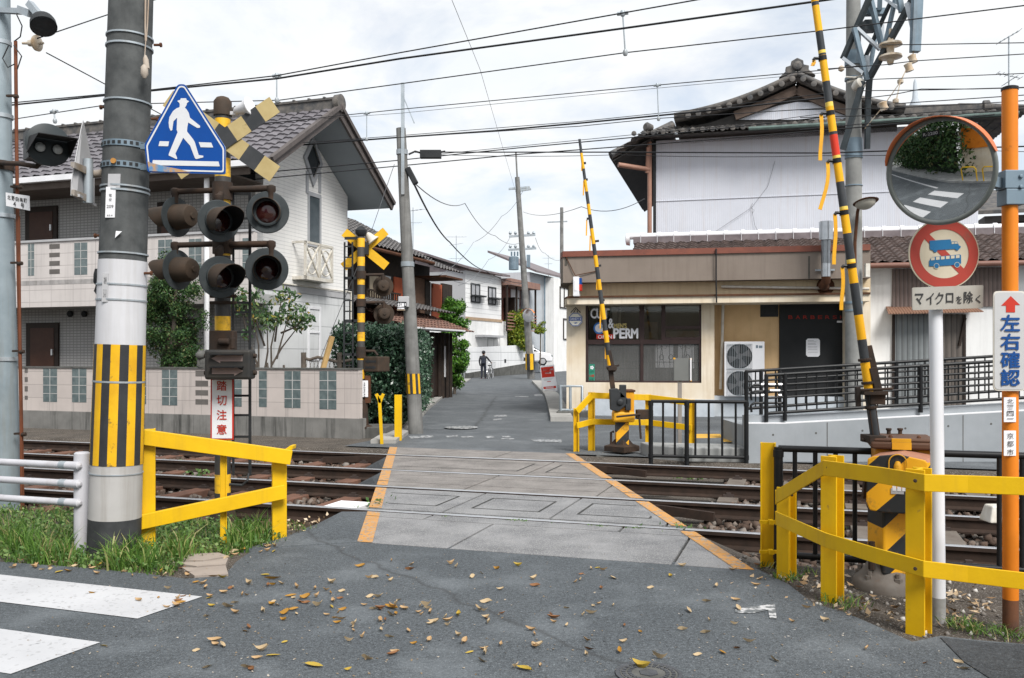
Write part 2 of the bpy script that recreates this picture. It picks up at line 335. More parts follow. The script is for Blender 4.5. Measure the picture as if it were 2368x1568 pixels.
def asphalt(name, a, b_, patch, crack=.0):
    M, nt, b, vec = base(name)
    col = ramp(nt, noise(nt, vec, 130, 3, .8), [(.30, tuple(k * .40 for k in a)), (.52, a), (.72, b_)])
    col = mixc(nt, 1.0, col, ramp(nt, noise(nt, vec, 42, 4, .8), [(.34, (.5,) * 3), (.5, (.95,) * 3), (.68, (1.45,) * 3)]), 'MULTIPLY')
    col = mixc(nt, ramp(nt, noise(nt, vec, 1.6, 5, .6), [(.50, (0, 0, 0)), (.66, (.35,) * 3)]), col, tuple(k * 1.15 for k in b_))
    col = mixc(nt, ramp(nt, noise(nt, vec, .55, 6, .65), [(.38, (0, 0, 0)), (.66, (.75,) * 3)]), col, patch, 'MULTIPLY')
    v = nt.nodes.new('ShaderNodeTexVoronoi'); v.inputs['Scale'].default_value = 160; nt.links.new(vec, v.inputs['Vector'])
    sp = nt.nodes.new('ShaderNodeSeparateColor'); nt.links.new(v.outputs['Color'], sp.inputs[0])
    col = mixc(nt, ramp(nt, sp.outputs[0], [(.95, (0, 0, 0)), (.97, (.16,) * 3)]), col, tuple(k * 2.6 for k in b_))
    if crack:
        w = nt.nodes.new('ShaderNodeTexVoronoi'); w.feature = 'DISTANCE_TO_EDGE'; w.inputs['Scale'].default_value = crack
        q = nt.nodes.new('ShaderNodeMix'); q.data_type = 'VECTOR'; q.inputs['Factor'].default_value = .22
        nn = nt.nodes.new('ShaderNodeTexNoise'); nn.inputs['Scale'].default_value = 2.5; nn.inputs['Detail'].default_value = 6; nt.links.new(vec, nn.inputs['Vector'])
        nt.links.new(vec, q.inputs['A']); nt.links.new(nn.outputs['Color'], q.inputs['B']); nt.links.new(q.outputs['Result'], w.inputs['Vector'])
        col = mixc(nt, ramp(nt, w.outputs['Distance'], [(.0, (.55,) * 3), (.005, (0, 0, 0))]), col, (.025, .025, .025))
    nt.links.new(col, b.inputs['Base Color']); b.inputs['Roughness'].default_value = .82; b.inputs['Specular IOR Level'].default_value = .35
    bump(nt, b, noise(nt, vec, 110, 4, .75), .55, .008); return M
ASPH = asphalt('asphalt', (.082, .093, .102), (.18, .197, .21), (.66, .68, .70), .22)
ASPHD = asphalt('fresh_asphalt', (.040, .045, .05), (.085, .092, .098), (.8, .8, .8))
ASPHS = asphalt('street_asphalt', (.105, .115, .123), (.18, .192, .202), (.7, .71, .73), .12)
def sheet(name, pts, m, z0=-.3, **k):
    mb = MB(); mb.prism([V((p.x, p.y, z0)) for p in pts], (0, 0, 0)); mb = MB()
    mb.add([V((p.x, p.y, z0)) for p in pts] + list(pts), [tuple(range(len(pts), 2 * len(pts)))] + [(i, (i + 1) % len(pts), (i + 1) % len(pts) + len(pts), i + len(pts)) for i in range(len(pts))])
    return struct(mb, name, m, loc=(0, 0, 0), **k)
edge = [(-400, 1276), (-10, 1298), (180, 1312), (330, 1326), (430, 1338), (520, 1330), (545, 1300), (590, 1268), (700, 1246), (830, 1249), (1100, 1267), (1400, 1287), (1746, 1313), (1825, 1352), (1880, 1395), (1955, 1416), (2060, 1462), (2110, 1484), (2175, 1470), (2260, 1480), (2420, 1494), (2900, 1530)]
pts = [G(*e) for e in edge]
sheet('front_road', [V((-60, pts[0].y + 14, 0)), *pts, V((40, 0, 0)), V((60, -60, 0)), V((-60, -60, 0))], ASPH)
q = [(2175, 1474), (2280, 1484), (2450, 1498), (2700, 1560), (2700, 1700), (2450, 1660), (2300, 1575), (2230, 1530)]
sheet('asphalt_patch', [G(*e, .005) for e in q], ASPHD, z0=-.01)
# street beyond the crossing: one sheet that follows the rising ground
mb = MB(); rows = []
for t in (12.95, 16, 22, 30, 40, 47, 60, 80, 100, 130):
    z = zr(t) + .022 if t > 13 else 0.002; rows.append([ST(s, t, z) for s in np.linspace(-7.2 if t < 18 else -16 - t * .4, 6 + t * .3, 12)])
mb.add([p for r in rows for p in r], [(i * 12 + j, i * 12 + j + 1, (i + 1) * 12 + j + 1, (i + 1) * 12 + j) for i in range(len(rows) - 1) for j in range(11)])
struct(mb, 'street', ASPHS, loc=(0, 0, 0))
# crossing deck
def clip(poly, pa, pb):      # keep the part of a 2-D polygon that lies left of pa->pb
    out = []; d = (pb[0] - pa[0], pb[1] - pa[1]); f = lambda p: d[0] * (p[1] - pa[1]) - d[1] * (p[0] - pa[0])
    for i, p in enumerate(poly):
        q = poly[(i + 1) % len(poly)]; a, b = f(p), f(q)
        if a >= 0: out.append(p)
        if a * b < 0: k = a / (a - b); out.append((p[0] + (q[0] - p[0]) * k, p[1] + (q[1] - p[1]) * k))
    return out
def st2(p): return (V(p).dot(EX), V(p).dot(EN))
DL0, DL1 = st2(G(826, 1254)), st2(G(903, 1029)); DR0, DR1 = st2(G(1745, 1320)), st2(G(1312, 1040))
def lerp2(a, b, k): return (a[0] + (b[0] - a[0]) * k, a[1] + (b[1] - a[1]) * k)
def inside(poly, i0=0.0, i1=0.0):      # between the left and right deck edges, inset
    w = (DR0[0] - DL0[0]); poly = clip(poly, (DL1[0] + i0, DL1[1]), (DL0[0] + i0, DL0[1])); return clip(poly, (DR0[0] - i1, DR0[1]), (DR1[0] - i1, DR1[1]))
SLAB = mat('deck_concrete', (.235, .236, .242), (.125, .128, .135), 2.3, .88, bmp=.7, bs=95, speck=((.33, .325, .315), 230, .80), spot=((.13, .13, .13), 95, .56), dist=.006)
SLABB = mat('deck_concrete_brown', (.225, .21, .2), (.125, .118, .113), 2.6, .88, bmp=.7, bs=95, speck=((.30, .275, .25), 230, .80), spot=((.12, .105, .095), 95, .56), dist=.006)
GAP = mat('deck_gap', (.035, .036, .036), (.06, .06, .055), 9, .9)
mb = MB(); fl = .06
b0 = inside([(-9, 5.8), (5, 5.8), (5, 13.0), (-9, 13.0)])
b0 = clip(b0, DL0, DR0); b0 = clip(b0, (DR1[0], 12.95), (DL1[0], 12.95))
mb.prism([ST(*p, -.3) for p in b0], (0, 0, .284), 2)
def slabs(t0, t1, joints, mi=0, frames=False, z=.003):
    for k in range(len(joints) - 1):
        a, b = joints[k] + .012, joints[k + 1] - .012
        q = inside([(a, t0), (b, t0), (b, t1), (a, t1)], .0, .0)
        if t0 < 7: q = clip(q, DL0, DR0)
        if len(q) < 3: continue
        mb.prism([ST(*p, -.1) for p in q], (0, 0, .1 + z), mi)
        if frames:
            c0, c1, u0, u1 = a + .17, b - .17, t0 + .28, t1 - .28
            for (x0, y0, x1, y1) in ((c0, u0, c1, u0 + .016), (c0, u1 - .016, c1, u1), (c0, u0 + .016, c0 + .022, u1 - .016), (c1 - .022, u0 + .016, c1, u1 - .016)):
                r = inside([(x0, y0), (x1, y0), (x1, y1), (x0, y1)], .2, .2)
                if len(r) > 2: mb.poly([ST(*p, z + .003) for p in r], 2)
J = [-9, -3.277, -2.218, -1.16, -.1, 5]; J2 = [-9, -3.6, -2.1, -.55, 5]
slabs(5.6, R4 - .30, [-9, -2.62, -.9, 5]); slabs(R4 - .285, R4 - .06, [-9, -3.3, -1.5, .2, 5])
slabs(R4 + .11, R3 - .11, J, frames=True); slabs(R3 + .06, R3 + .36, J2, 1); slabs(R3 + .38, R2 - .37, J2, 1); slabs(R2 - .35, R2 - .06, J2, 1)
slabs(R2 + .11, R1 - .11, [j - .05 for j in J], 1, True); slabs(R1 + .05, 13.0, [-9, -4.3, -2.9, -1.4, 5], 1)
struct(mb, 'crossing_deck', [SLAB, SLABB, GAP], loc=(0, 0, 0))
EDGE = mat('edge_paint', (.52, .25, .065), (.44, .235, .085), 4, .85, bmp=.5, bs=80, spot=((.21, .195, .175), 15, .52), speck=((.33, .28, .22), 60, .84))
mb = MB()
for t0, t1 in ((5.6, R4 - .30), (R4 - .285, R4 - .10), (R4 + .115, R3 - .115), (R3 + .065, R3 + .36), (R3 + .40, R2 - .065), (R2 + .115, R1 - .115), (R1 + .05, 13.0)):
    for sd_ in (0, 1):
        q = [(-9, t0), (5, t0), (5, t1), (-9, t1)]; e = .135
        if sd_ == 0: q = clip(clip(q, (DL1[0] + .0, DL1[1]), (DL0[0] + .0, DL0[1])), (DL0[0] + e, DL0[1]), (DL1[0] + e, DL1[1]))
        else: q = clip(clip(q, (DR0[0], DR0[1]), DR1), (DR1[0] - e, DR1[1]), (DR0[0] - e, DR0[1]))
        if t0 < 6: q = clip(q, DL0, DR0)
        if len(q) > 2: mb.poly([ST(*p, .007) for p in q])
struct(mb, 'edge_line', EDGE, loc=(0, 0, 0))
# zebra crossing, worn marks
ZEB = mat('road_paint', (.49, .495, .51), (.42, .425, .44), 1.4, .7, bmp=.5, bs=80, spot=((.27, .275, .28), 16, .60), speck=((.35, .35, .36), 60, .93))
ZEBW = mat('worn_road_paint', (.52, .52, .53), (.45, .45, .45), 3, .75, spot=((.12, .13, .135), 15, .43))
def mark(px, m=ZEB, z=.0045, name='road_marking'):
    mb = MB(); mb.poly([G(*p, 0) + V((0, 0, z)) for p in px]); struct(mb, name, m, loc=(0, 0, 0))
a, b = G(468, 1381), G(318, 1432); c, d = G(232, 1487), G(90, 1568)
dz = (G(0, 1330) - G(468, 1381)).normalized()
a, b, c, d = (V((p.x, p.y, 0)) for p in (a, b, c, d))
step = c - a
for k in range(5):
    p, q = a + step * k, b + step * k
    mb = MB(); mb.poly([V((v.x, v.y, .0045)) for v in (p, p + dz * 1.78, q + dz * 1.78, q)]); struct(mb, 'zebra_stripe', ZEB, loc=(0, 0, 0))
for px in ([(945, 1010), (1000, 1007), (1004, 1012), (950, 1015)], [(1030, 1009), (1058, 1007), (1062, 1010), (1034, 1012)], [(1066, 1010), (1092, 1009), (1096, 1012), (1068, 1013)], [(1122, 1010), (1140, 1009), (1144, 1013), (1126, 1014)], [(1160, 1009), (1178, 1009), (1182, 1012), (1163, 1012)], [(1158, 1014), (1188, 1014), (1190, 1017), (1160, 1017)], [(1228, 1017), (1300, 1018), (1298, 1024), (1236, 1022)], [(1142, 961), (1172, 960), (1172, 964), (1144, 965)], [(1140, 970), (1160, 968), (1162, 971), (1142, 973)], [(1190, 916), (1222, 917), (1222, 919), (1192, 918)], [(1235, 912), (1254, 912), (1256, 916), (1236, 916)]):
    mark(px, ZEBW, .0075)
mark([(1752, 1402), (1792, 1398), (1796, 1432), (1780, 1432), (1776, 1412), (1740, 1420), (1700, 1418), (1700, 1410)], ZEBW)
# rails
RAILP = [(-.07, -.15), (.07, -.15), (.07, -.135), (.012, -.115), (.012, -.045), (.034, -.035), (.034, -.004), (.028, 0), (-.028, 0), (-.034, -.004), (-.034, -.035), (-.012, -.045), (-.012, -.115), (-.07, -.135)]
for t, lab in ((R4, 'rail of the track nearer the yellow fences, on its road side'), (R3, 'shiny rail of the nearer track, on its inner side'), (R2, 'rail of the track by the barber shop, on its inner side'), (R1, 'rail running closest to the garden wall and ramp')):
    mb = MB(); k = len(RAILP); A, B = -24, 24
    mb.add([ST(s, t + u, z + .008) for s in (A, B) for u, z in RAILP], [(i, (i + 1) % k, (i + 1) % k + k, i + k) for i in range(k)] + [tuple(range(k)), tuple(range(k, 2 * k))[::-1]], [1 if i in (6, 7, 8) else 0 for i in range(k)] + [0, 0])
    tag(mb.build('rail', [RAILSIDE, RAILTOP], loc=ST(-3, t, -.15), rz=math.atan2(EX.y, EX.x)), lab, 'rail')
def guard(sa, sb, t, bend, lab):
    mb = MB(); a, b, c = ST(sa, t, -.07), ST(sb - (.55 if sb > sa else -.55), t, -.07), ST(sb, t + bend, -.09)
    mb.bar(a, b, .045, .09); mb.bar(b, c, .045, .09); tag(mb.build('guard_rail', RAILSIDE), lab, 'guard rail', 'short guard rails at the ends of the crossing')
SL, SR = DL0[0] - 1.0, DR0[0] - .3
guard(-3.0, -2.02, R1 - .10, -.14, 'stub of rusty guard rail bent off the rail beside the barrier machine')
guard(-2.5, -1.5, R2 + .10, .12, 'stub of rusty guard rail bent off the second rail from the ramp')
guard(-1.85, -.85, R3 - .10, -.14, 'stub of rusty guard rail bent off the shiny middle rail by the orange edge line')
guard(-5.4, -6.9, R1 - .10, -.14, 'rusty guard rail end by the striped crossing mast base')
# sleepers and ballast
SLW = mat('sleeper_wood', (.17, .088, .06), (.10, .055, .04), 5, .9, bmp=.6, bs=40)
SLC = mat('sleeper_grey', (.16, .14, .12), (.10, .08, .066), 4, .9, bmp=.5, bs=40)
CLP = mat('rail_clip', (.06, .045, .04), (.04, .03, .026), 9, .8)
def sleeper_mesh(m):
    mb = MB(); mb.box((0, 0, -.07), (.22, 2.3, .14)); o = mb.build('sleeper', [m], loc=(0, 0, 0), bevel=.008)
    mb = MB()
    for u in (-1, 1):
        for v in (-.75, .75): mb.box((0, v + u * .09, .012), (.12, .05, .03)); mb.box((0, v + u * .085, .034), (.05, .04, .03))
    mb.build('clip', CLP, o); return o
rz_ = math.atan2(EX.y, EX.x); slp = {}
def place_sleeper(s, t, m, lab, grp):
    first = m.name not in slp
    if first: slp[m.name] = sleeper_mesh(m); o = slp[m.name]; cs = []
    else:
        src = slp[m.name]; o = src.copy(); C.objects.link(o)
        for ch in src.children:
            c = ch.copy(); C.objects.link(c); c.parent = o
    o.matrix_world = Matrix.Translation(ST(s, t, -.125)) @ Matrix.Rotation(rz_ + random.uniform(-.02, .02), 4, 'Z'); tag(o, lab, 'sleeper', grp)
for tr, nm in (((R4 + R3) / 2, 'nearer'), ((R2 + R1) / 2, 'farther')):
    s = -12.4
    while s < 9:
        dl = -4.5 + (0.15 if tr < 9 else -.25)
        if s < dl: place_sleeper(s, tr, SLW, 'rust-brown wooden sleeper of the %s track beside the garden wall' % nm, 'wooden sleepers of the %s track' % nm)
        elif s > -1.25 + (0.5 if tr < 9 else 0) and s < 7.5: place_sleeper(s, tr, SLC, 'grey weathered sleeper of the %s track below the ramp' % nm, 'grey sleepers of the %s track' % nm)
        s += .68
def stones(name, n, fn, size, m, lab=None):
    cube = np.array([[-1, -1, -1], [1, -1, -1], [1, 1, -1], [-1, 1, -1], [-1, -1, 1], [1, -1, 1], [1, 1, 1], [-1, 1, 1]], float)
    fc = np.array([(3, 2, 1, 0), (4, 5, 6, 7), (0, 1, 5, 4), (1, 2, 6, 5), (2, 3, 7, 6), (3, 0, 4, 7)])
    vs = cube[None] * RNG.uniform(.45, 1.1, (n, 8, 3)); A = RNG.normal(size=(n, 3, 3)); Q = np.linalg.qr(A)[0]
    sz = size * RNG.uniform(.55, 1.5, (n, 1, 1)); vs = np.einsum('nij,nkj->nki', Q, vs * sz)
    pos = fn(n); vs = (vs + pos[:, None, :]).reshape(-1, 3); q = (fc[None] + (np.arange(n) * 8)[:, None, None]).reshape(-1, 4)
    o = np_mesh(name, vs, q, m, loc=(0, 0, -.3)); o['kind'] = 'stuff'; return o
STONE = leafmat('ballast_stone', [(.0, (.035, .025, .02)), (.35, (.078, .052, .039)), (.75, (.13, .095, .075)), (1, (.20, .18, .16))], .9, 0, .2)
ex, en = np.array(EX), np.array(EN)
def fbal(n):
    s = np.where(RNG.random(n) < .5, RNG.uniform(-13, -4.2, n), RNG.uniform(-1.0, 8.5, n)); t = RNG.uniform(6.95, 12.5, n)
    near = np.min(np.abs(t[:, None] - np.array([R1, R2, R3, R4])), axis=1)
    z = -.205 + RNG.uniform(0, .04, n) - .05 * np.exp(-(near / .07) ** 2); return s[:, None] * ex + t[:, None] * en + np.stack([0 * s, 0 * s, z], 1)
stones('ballast', 15000, fbal, .028, STONE)
PEB = leafmat('pebble', [(.0, (.12, .11, .10)), (.5, (.24, .22, .20)), (1, (.5, .48, .45))], .9, 0, .2)
def fpeb(n):
    s = RNG.uniform(-.9, 7, n); t = RNG.uniform(4.4, 7.0, n); p = s[:, None] * ex + t[:, None] * en; p[:, 2] = -.015; return p
stones('gravel', 1800, fpeb, .010, PEB)
def fpeb2(n):
    x = RNG.uniform(1345, 1520, n); y = RNG.uniform(1036, 1058, n); Y = (H + .05) * F / (y - HY); return np.stack([(x - CX) / F * Y, Y, np.full(n, -.04)], 1)
stones('gravel', 700, fpeb2, .022, PEB)
# small white marker blocks by the rails
mb = MB(); mb.box(ST(-4.55, R4 + .55, -.11), (.36, .42, .10), rz_); tag(mb.build('marker_block', PAPER, bevel=.015), 'white painted block between the rails beside the crossing edge', 'marker block')
mb = MB(); c = P(2308, 1185, 7.0); mb.hexa([c + V((x * k, y * k, z)) for z, k in ((-.07, 1), (.06, .7)) for x, y in ((-.11, -.09), (.11, -.09), (.11, .09), (-.11, .09))]); tag(mb.build('marker_block', IVORY, bevel=.012), 'pale chamfered marker stone behind the orange post', 'marker block')
# broken paving in the verge, manholes, kerbs
mb = MB(); pv = mat('old_paving', (.33, .28, .24), (.26, .22, .19), 4, .95, bmp=.6, bs=60, spot=((.12, .11, .09), 9, .66))
for px in ([(392, 1300), (445, 1285), (505, 1282), (528, 1290), (470, 1300)], [(395, 1304), (470, 1303), (528, 1294), (522, 1309), (455, 1314)], [(420, 1316), (458, 1317), (522, 1312), (528, 1332), (450, 1336)]):
    mb.prism([G(*p, 0) + V((0, 0, -.02)) for p in px], (0, 0, .034))
tag(mb.build('paving_slab', pv), 'broken pinkish concrete slab at the edge of the grass verge', 'paving slab')
for pts_, nm in (([(560, 1272), (640, 1240), (735, 1204), (790, 1182), (858, 1182), (832, 1254), (700, 1262)], 'asphalt_patch'),):
    mb = MB(); n = len(pts_); tops = [G(*p, 0) + V((0, 0, .004 + (.0 if p[1] > 1250 else -.03 if p[0] < 760 else -.008))) for p in pts_]
    cen = G(745, 1225, 0) + V((0, 0, .03)); mb.add(tops + [cen], [(i, (i + 1) % n, n) for i in range(n)]); mb.add([V((p.x, p.y, -.25)) for p in tops] + tops, [(i, (i + 1) % n, (i + 1) % n + n, i + n) for i in range(n)])
    struct(mb, nm, ASPH, loc=(0, 0, 0))
for (a, b) in (((R3 + .1, R2 - .1)), ((R2 + .1, R1 - .1))):   # asphalt wedges that close the left side of the deck between the rails
    sL = lambda t: DL0[0] + (DL1[0] - DL0[0]) * (t - DL0[1]) / (DL1[1] - DL0[1])
    mb = MB(); m_ = (a + b) / 2; mb.add([ST(sL(a), a, -.01), ST(sL(b), b, -.01), ST(sL(b) - .38, b, -.2), ST(sL(m_) - .5, m_, -.2), ST(sL(a) - .3, a, -.2), ST(sL(m_) - .1, m_, -.01)], [(0, 1, 5), (5, 1, 2, 3), (0, 5, 3, 4)]); struct(mb, 'asphalt_patch', ASPHD, loc=(0, 0, 0))
for (a, b, w) in ((R4 - .9, R4 - .08, .6), (R4 + .1, R3 - .1, .35)):
    sR = lambda t: DR0[0] + (DR1[0] - DR0[0]) * (t - DR0[1]) / (DR1[1] - DR0[1])
    mb = MB(); m_ = (a + b) / 2; mb.add([ST(sR(a), a, -.012), ST(sR(b), b, -.012), ST(sR(b) + w * .6, b, -.2), ST(sR(m_) + w, m_, -.2), ST(sR(a) + w, a, -.2)], [(4, 3, 2, 1, 0)]); struct(mb, 'gravel_shoulder', DIRT, loc=(0, 0, 0))
IRON = mat('cast_iron', (.10, .105, .115), (.07, .073, .08), 12, .55, m=.4, bmp=.5, bs=70)
def manhole(c, r, lab, m1, m2):
    mb = MB(); mb.lathe(c + V((0, 0, .002)), (0, 0, 1), [(0, r), (.006, r), (.006, r * .90), (.004, r * .89)], 40)
    mb.lathe(c + V((0, 0, .003)), (0, 0, 1), [(0, r * .86), (.005, r * .86)], 40, 1)
    for rr in (.70, .52):
        for k in range(24):
            a0, a1 = k * 2 * PI / 24, (k + .62) * 2 * PI / 24
            mb.prism([c + V((math.cos(a) * q * r, math.sin(a) * q * r, .008)) for a, q in ((a0, rr), (a1, rr), (a1, rr + .11), (a0, rr + .11))], (0, 0, .004), 0)
    mb.lathe(c + V((0, 0, .008)), (0, 0, 1), [(0, r * .3), (.004, r * .3)], 6, 0)
    tag(mb.build('manhole_cover', [m1, m2]), lab, 'manhole cover')
c = G(1500, 1560); manhole(V((c.x, c.y, 0)), .155, 'small round cast iron cover in the road with a leaf on it', IRON, CONCD)
c = G(1066, 991); manhole(V((c.x, c.y, .02)), .34, 'pale worn manhole cover in the street beyond the tracks', ZEBW, CONC)
mb = MB(); KERB = mat('kerb_concrete', (.36, .35, .33), (.26, .255, .24), 3, .9, bmp=.4, bs=60, spot=((.15, .15, .14), 6, .62))
lk = [G(905, 1026), G(935, 1005), G(985, 948), G(1035, 908), G(1086, 878)]
for a, b in zip(lk, lk[1:]): mb.bar(V((a.x - .14, a.y, .02)), V((b.x - .14, b.y, .02)), .42, .09)
struct(mb, 'kerb', KERB, loc=(0, 0, 0)); mb = MB()
lk = [G(1268, 975), G(1262, 940), G(1256, 917), G(1228, 884)]
for a, b in zip(lk, lk[1:]): mb.bar(V((a.x + .3, a.y, .04)), V((b.x + .3, b.y, .04)), .5, .13)
struct(mb, 'kerb', KERB, loc=(0, 0, 0))
# ---------------------------------------------------------------- left: poles, signs, guard fence
def ring(mb, c, r, h, mi=0, n=24, ax=(0, 0, 1)): mb.lathe(c - V(ax).normalized() * h / 2, ax, [(0, r), (h, r)], n, mi)
# concrete utility pole, leaning slightly
Yp = 6.76; pb, pt = P(263, 1290, Yp), P(305, -60, Yp); pb.z = -.05
def pole_at(y): k = (y - 1290) / (-60 - 1290); return pb.lerp(pt, k), .187 - .030 * k
root = thing('utility_pole', 'thick dark concrete utility pole with white band and yellow-black stripes', 'utility pole', (pb.x, pb.y, 0))
mb = MB(); (p0, r0), (p1, r1) = pole_at(1290), pole_at(-60); mb.tube([p0 + (p0 - p1) * .02, p1], [r0, r1], 40); mb.build('shaft', POLE, root, smooth=40)
def sleeve(y0, y1, name, mats, dr, nst=0):
    (a, ra), (b, rb) = pole_at(y0), pole_at(y1); mb = MB(); n = 54; d = (b - a).normalized()
    u = d.cross(V((0, 1, 0))).normalized(); w = d.cross(u); vs = []
    for c, r in ((a, ra + dr), (b, rb + dr)): vs += [c + (u * math.cos(j * 2 * PI / n) + w * math.sin(j * 2 * PI / n)) * r for j in range(n)]
    fs = [(j, (j + 1) % n, (j + 1) % n + n, j + n) for j in range(n)] + [tuple(range(n))[::-1], tuple(range(n, 2 * n))]
    mb.add(vs, fs, [(((j + 1) // 3) % 2 if nst else 0) for j in range(n)] + [0, 0] if nst else 0); return mb.build(name, mats, root, smooth=30)
sleeve(1068, 604, 'white_band', mat('band_white', (.56, .56, .58), (.48, .48, .50), 1.5, .6, streak=.35, sc=(.3, .28, .25)), .003)
sleeve(1196, 1068, 'white_band', mat('band_grey', (.42, .41, .40), (.34, .33, .32), 1.5, .7, streak=.5, sc=(.2, .18, .15)), .004)
AMB = mat('amber_stripe', (.72, .42, .012), (.58, .31, .012), 4, .5, spot=((.22, .13, .03), 10, .60)); BLKS = mat('black_stripe', (.024, .025, .028), (.038, .039, .042), 5, .6, bmp=.4, bs=120)
sleeve(1330, 1196, 'black_band', mat('band_black', (.030, .032, .034), (.055, .057, .06), 5, .7, spot=((.16, .16, .16), 7, .68)), .0045)
sleeve(1072, 797, 'stripe_wrap', [BLKS, AMB], .007, 1)
mb = MB()
for y, h in ((88, .012), (112, .014), (240, .012), (436, .012), (446, .014), (588, .012), (660, .012), (695, .012), (882, .014), (1092, .008)):
    c, r = pole_at(y); ring(mb, c, r + .010, h, 0, 40, pt - pb)
mb.build('strap', GALV, root, smooth=30)
mb = MB()
for y in (340, 388):
    c, r = pole_at(y); ring(mb, c, r + .008, .045, 0, 40, pt - pb); ax = (pt - pb).normalized()
    for j in range(26):
        a = j * 2 * PI / 26; mb.box(c + V((math.cos(a), math.sin(a), 0)) * (r + .0085), (.006, .022, .022), a, 1)
mb.build('clamp_band', [BLUEST, BLKP], root, smooth=30)
mb = MB()
for x0, x1, y in ((356, 370, 104), (235, 251, 248), (222, 238, 545), (317, 348, 632), (350, 362, 275)):
    a = P(x0, y, Yp - .02); b = P(x1, y, Yp - .02); mb.tube([a, b], .010, 8); mb.tube([b if x1 > 300 else a, (b if x1 > 300 else a) + V((.012 if x1 > 300 else -.012, 0, 0))], .018, 8)
mb.build('step_bolt', RUST, root, smooth=40)
def plate_on(y0, y1, x0, x1, name, m, txt=None, tm=INK, d=.012):
    c, r = pole_at((y0 + y1) / 2); Yf = Yp - r - .006
    mb = MB(); q = [P(x0, y1, Yf), P(x1, y1, Yf), P(x1 + (y1 - y0) * .033, y0, Yf), P(x0 + (y1 - y0) * .033, y0, Yf)]; mb.prism(q, (0, .03, 0)); o = mb.build(name, m, root)
    if txt:
        mb = MB(); xd = (q[1] - q[0]).normalized(); yd = (q[3] - q[0]).normalized()
        for (t, fx, fy, w, h) in txt: mb.text(t, q[0] + (q[1] - q[0]) * fx + (q[3] - q[0]) * fy, xd, yd, w, h, 0, 0)
        mb.build('lettering', tm, o)
plate_on(432, 503, 243, 265, 'number_plate', WHT, [('電', .5, .72, .022, .022), ('安', .5, .58, .022, .022), ('209', .5, .36, .05, .022), ('62.4', .5, .07, .04, .012)])
plate_on(402, 434, 249, 277, 'tag_plate', GREYP)
plate_on(632, 698, 235, 249, 'number_plate', GREYP, [('電柱番号', .5, .75, .02, .05), ('5-1-3', .5, .3, .02, .06)])
mb = MB(); c = P(263, 372, Yp - .185); mb.lathe(c, (0, -1, 0), [(0, .02), (.012, .02)], 14); mb.build('reflector', mat('amber_dot', (.45, .22, .06)), root)
mb = MB(); mb.prism([P(266, 550, Yp - .186), P(268, 534, Yp - .186), P(282, 535, Yp - .186)], (0, .004, 0)); mb.build('sticker', PAPER, root)
mb = MB(); mb.tube([P(337, -40, Yp - .1), P(336, 60, Yp - .12), P(337, 95, Yp - .13)], .007, 6); mb.tube([P(345, -40, Yp - .1), P(341, 60, Yp - .12), P(338, 95, Yp - .13)], .005, 6)
mb.tube([P(337, 95, Yp - .15), P(334, 140, Yp - .16)], .004, 6); mb.lathe(P(336, 128, Yp - .16), (0.1, 0, -1), [(0, .008), (.03, .02), (.10, .022), (.105, .01)], 12); mb.lathe(P(334, 150, Yp - .17), (0, 0, -1), [(0, .012), (.02, .026), (.07, .028), (.10, .01)], 12)
mb.build('hanging_cable', [mat('old_cable', (.42, .38, .33), (.3, .22, .16))], root, smooth=40)
mb = MB(); c = P(226, 640, Yp + .02); mb.lathe(c + V((0, 0, -.06)), (0, 0, 1), [(0, .02), (.02, .032), (.08, .03), (.12, .02)], 12); mb.tube([c + V((0, 0, -.05)), c + V((-.02, 0, -.11)), c + V((0, 0, -.14)), c + V((.02, 0, -.11))], .010, 8); mb.build('cleat', BLKP, root, smooth=40)
# blue crosswalk sign
Ys = 6.50
def sign5(name, label, pts, Yv, frame=True):
    pass
root = thing('crosswalk_sign', 'blue five-sided pedestrian crossing sign facing the street', 'road sign', P(432, 402, Ys))
A1 = lambda u, v, Y=Ys: P(323.8 + u * .2803, 190.8 + v * .2803, Y)
def rounded(pts, r, n=5):
    out = []; k = len(pts)
    for i in range(k):
        p, a, b = V(pts[i]), V(pts[i - 1]), V(pts[(i + 1) % k]); d1, d2 = (a - p).normalized(), (b - p).normalized(); t = r
        for j in range(n + 1):
            f = j / n; out.append((p + d1 * t) * (1 - f) ** 2 + p * 2 * f * (1 - f) + (p + d2 * t) * f ** 2)
    return out
outer = [(36, 512), (62, 740), (705, 757), (706, 536), (372, 14), (312, 14)]
mb = MB(); mb.prism(rounded([A1(*p) for p in outer], .02), (0, .012, 0), 0, 1); mb.build('plate', [BLUE, GALV], root)
inn = [(50, 520), (72, 724), (692, 742), (694, 544), (366, 28), (320, 28)]; inn2 = [(63, 524), (83, 712), (681, 729), (681, 548), (361, 40), (326, 40)]
mb = MB(); a = rounded([A1(*p, Ys - .003) for p in inn], .018); b = rounded([A1(*p, Ys - .003) for p in inn2], .016); n = len(a)
mb.add(a + b, [(i, (i + 1) % n, n + (i + 1) % n, n + i) for i in range(n)]); mb.build('border', SIGNW, root)
mb = MB(); man = [(306, 152), (332, 143), (336, 130), (380, 130), (386, 146), (405, 154), (396, 164), (388, 168), (384, 186), (370, 208), (385, 222), (402, 250), (412, 290), (496, 358), (494, 374), (470, 374), (398, 330), (390, 370), (388, 404), (440, 470), (452, 492), (484, 598), (522, 604), (522, 618), (462, 632), (452, 622), (414, 522), (356, 456), (292, 586), (307, 624), (303, 633), (236, 602), (238, 586), (310, 410), (302, 390), (306, 290), (276, 320), (266, 392), (254, 400), (240, 372), (236, 330), (242, 286), (272, 236), (302, 212), (326, 204), (328, 178), (324, 168)]
mb.poly([A1(*p, Ys - .003) for p in man][::-1]); mb.build('walking_figure', SIGNW, root)
mb = MB()
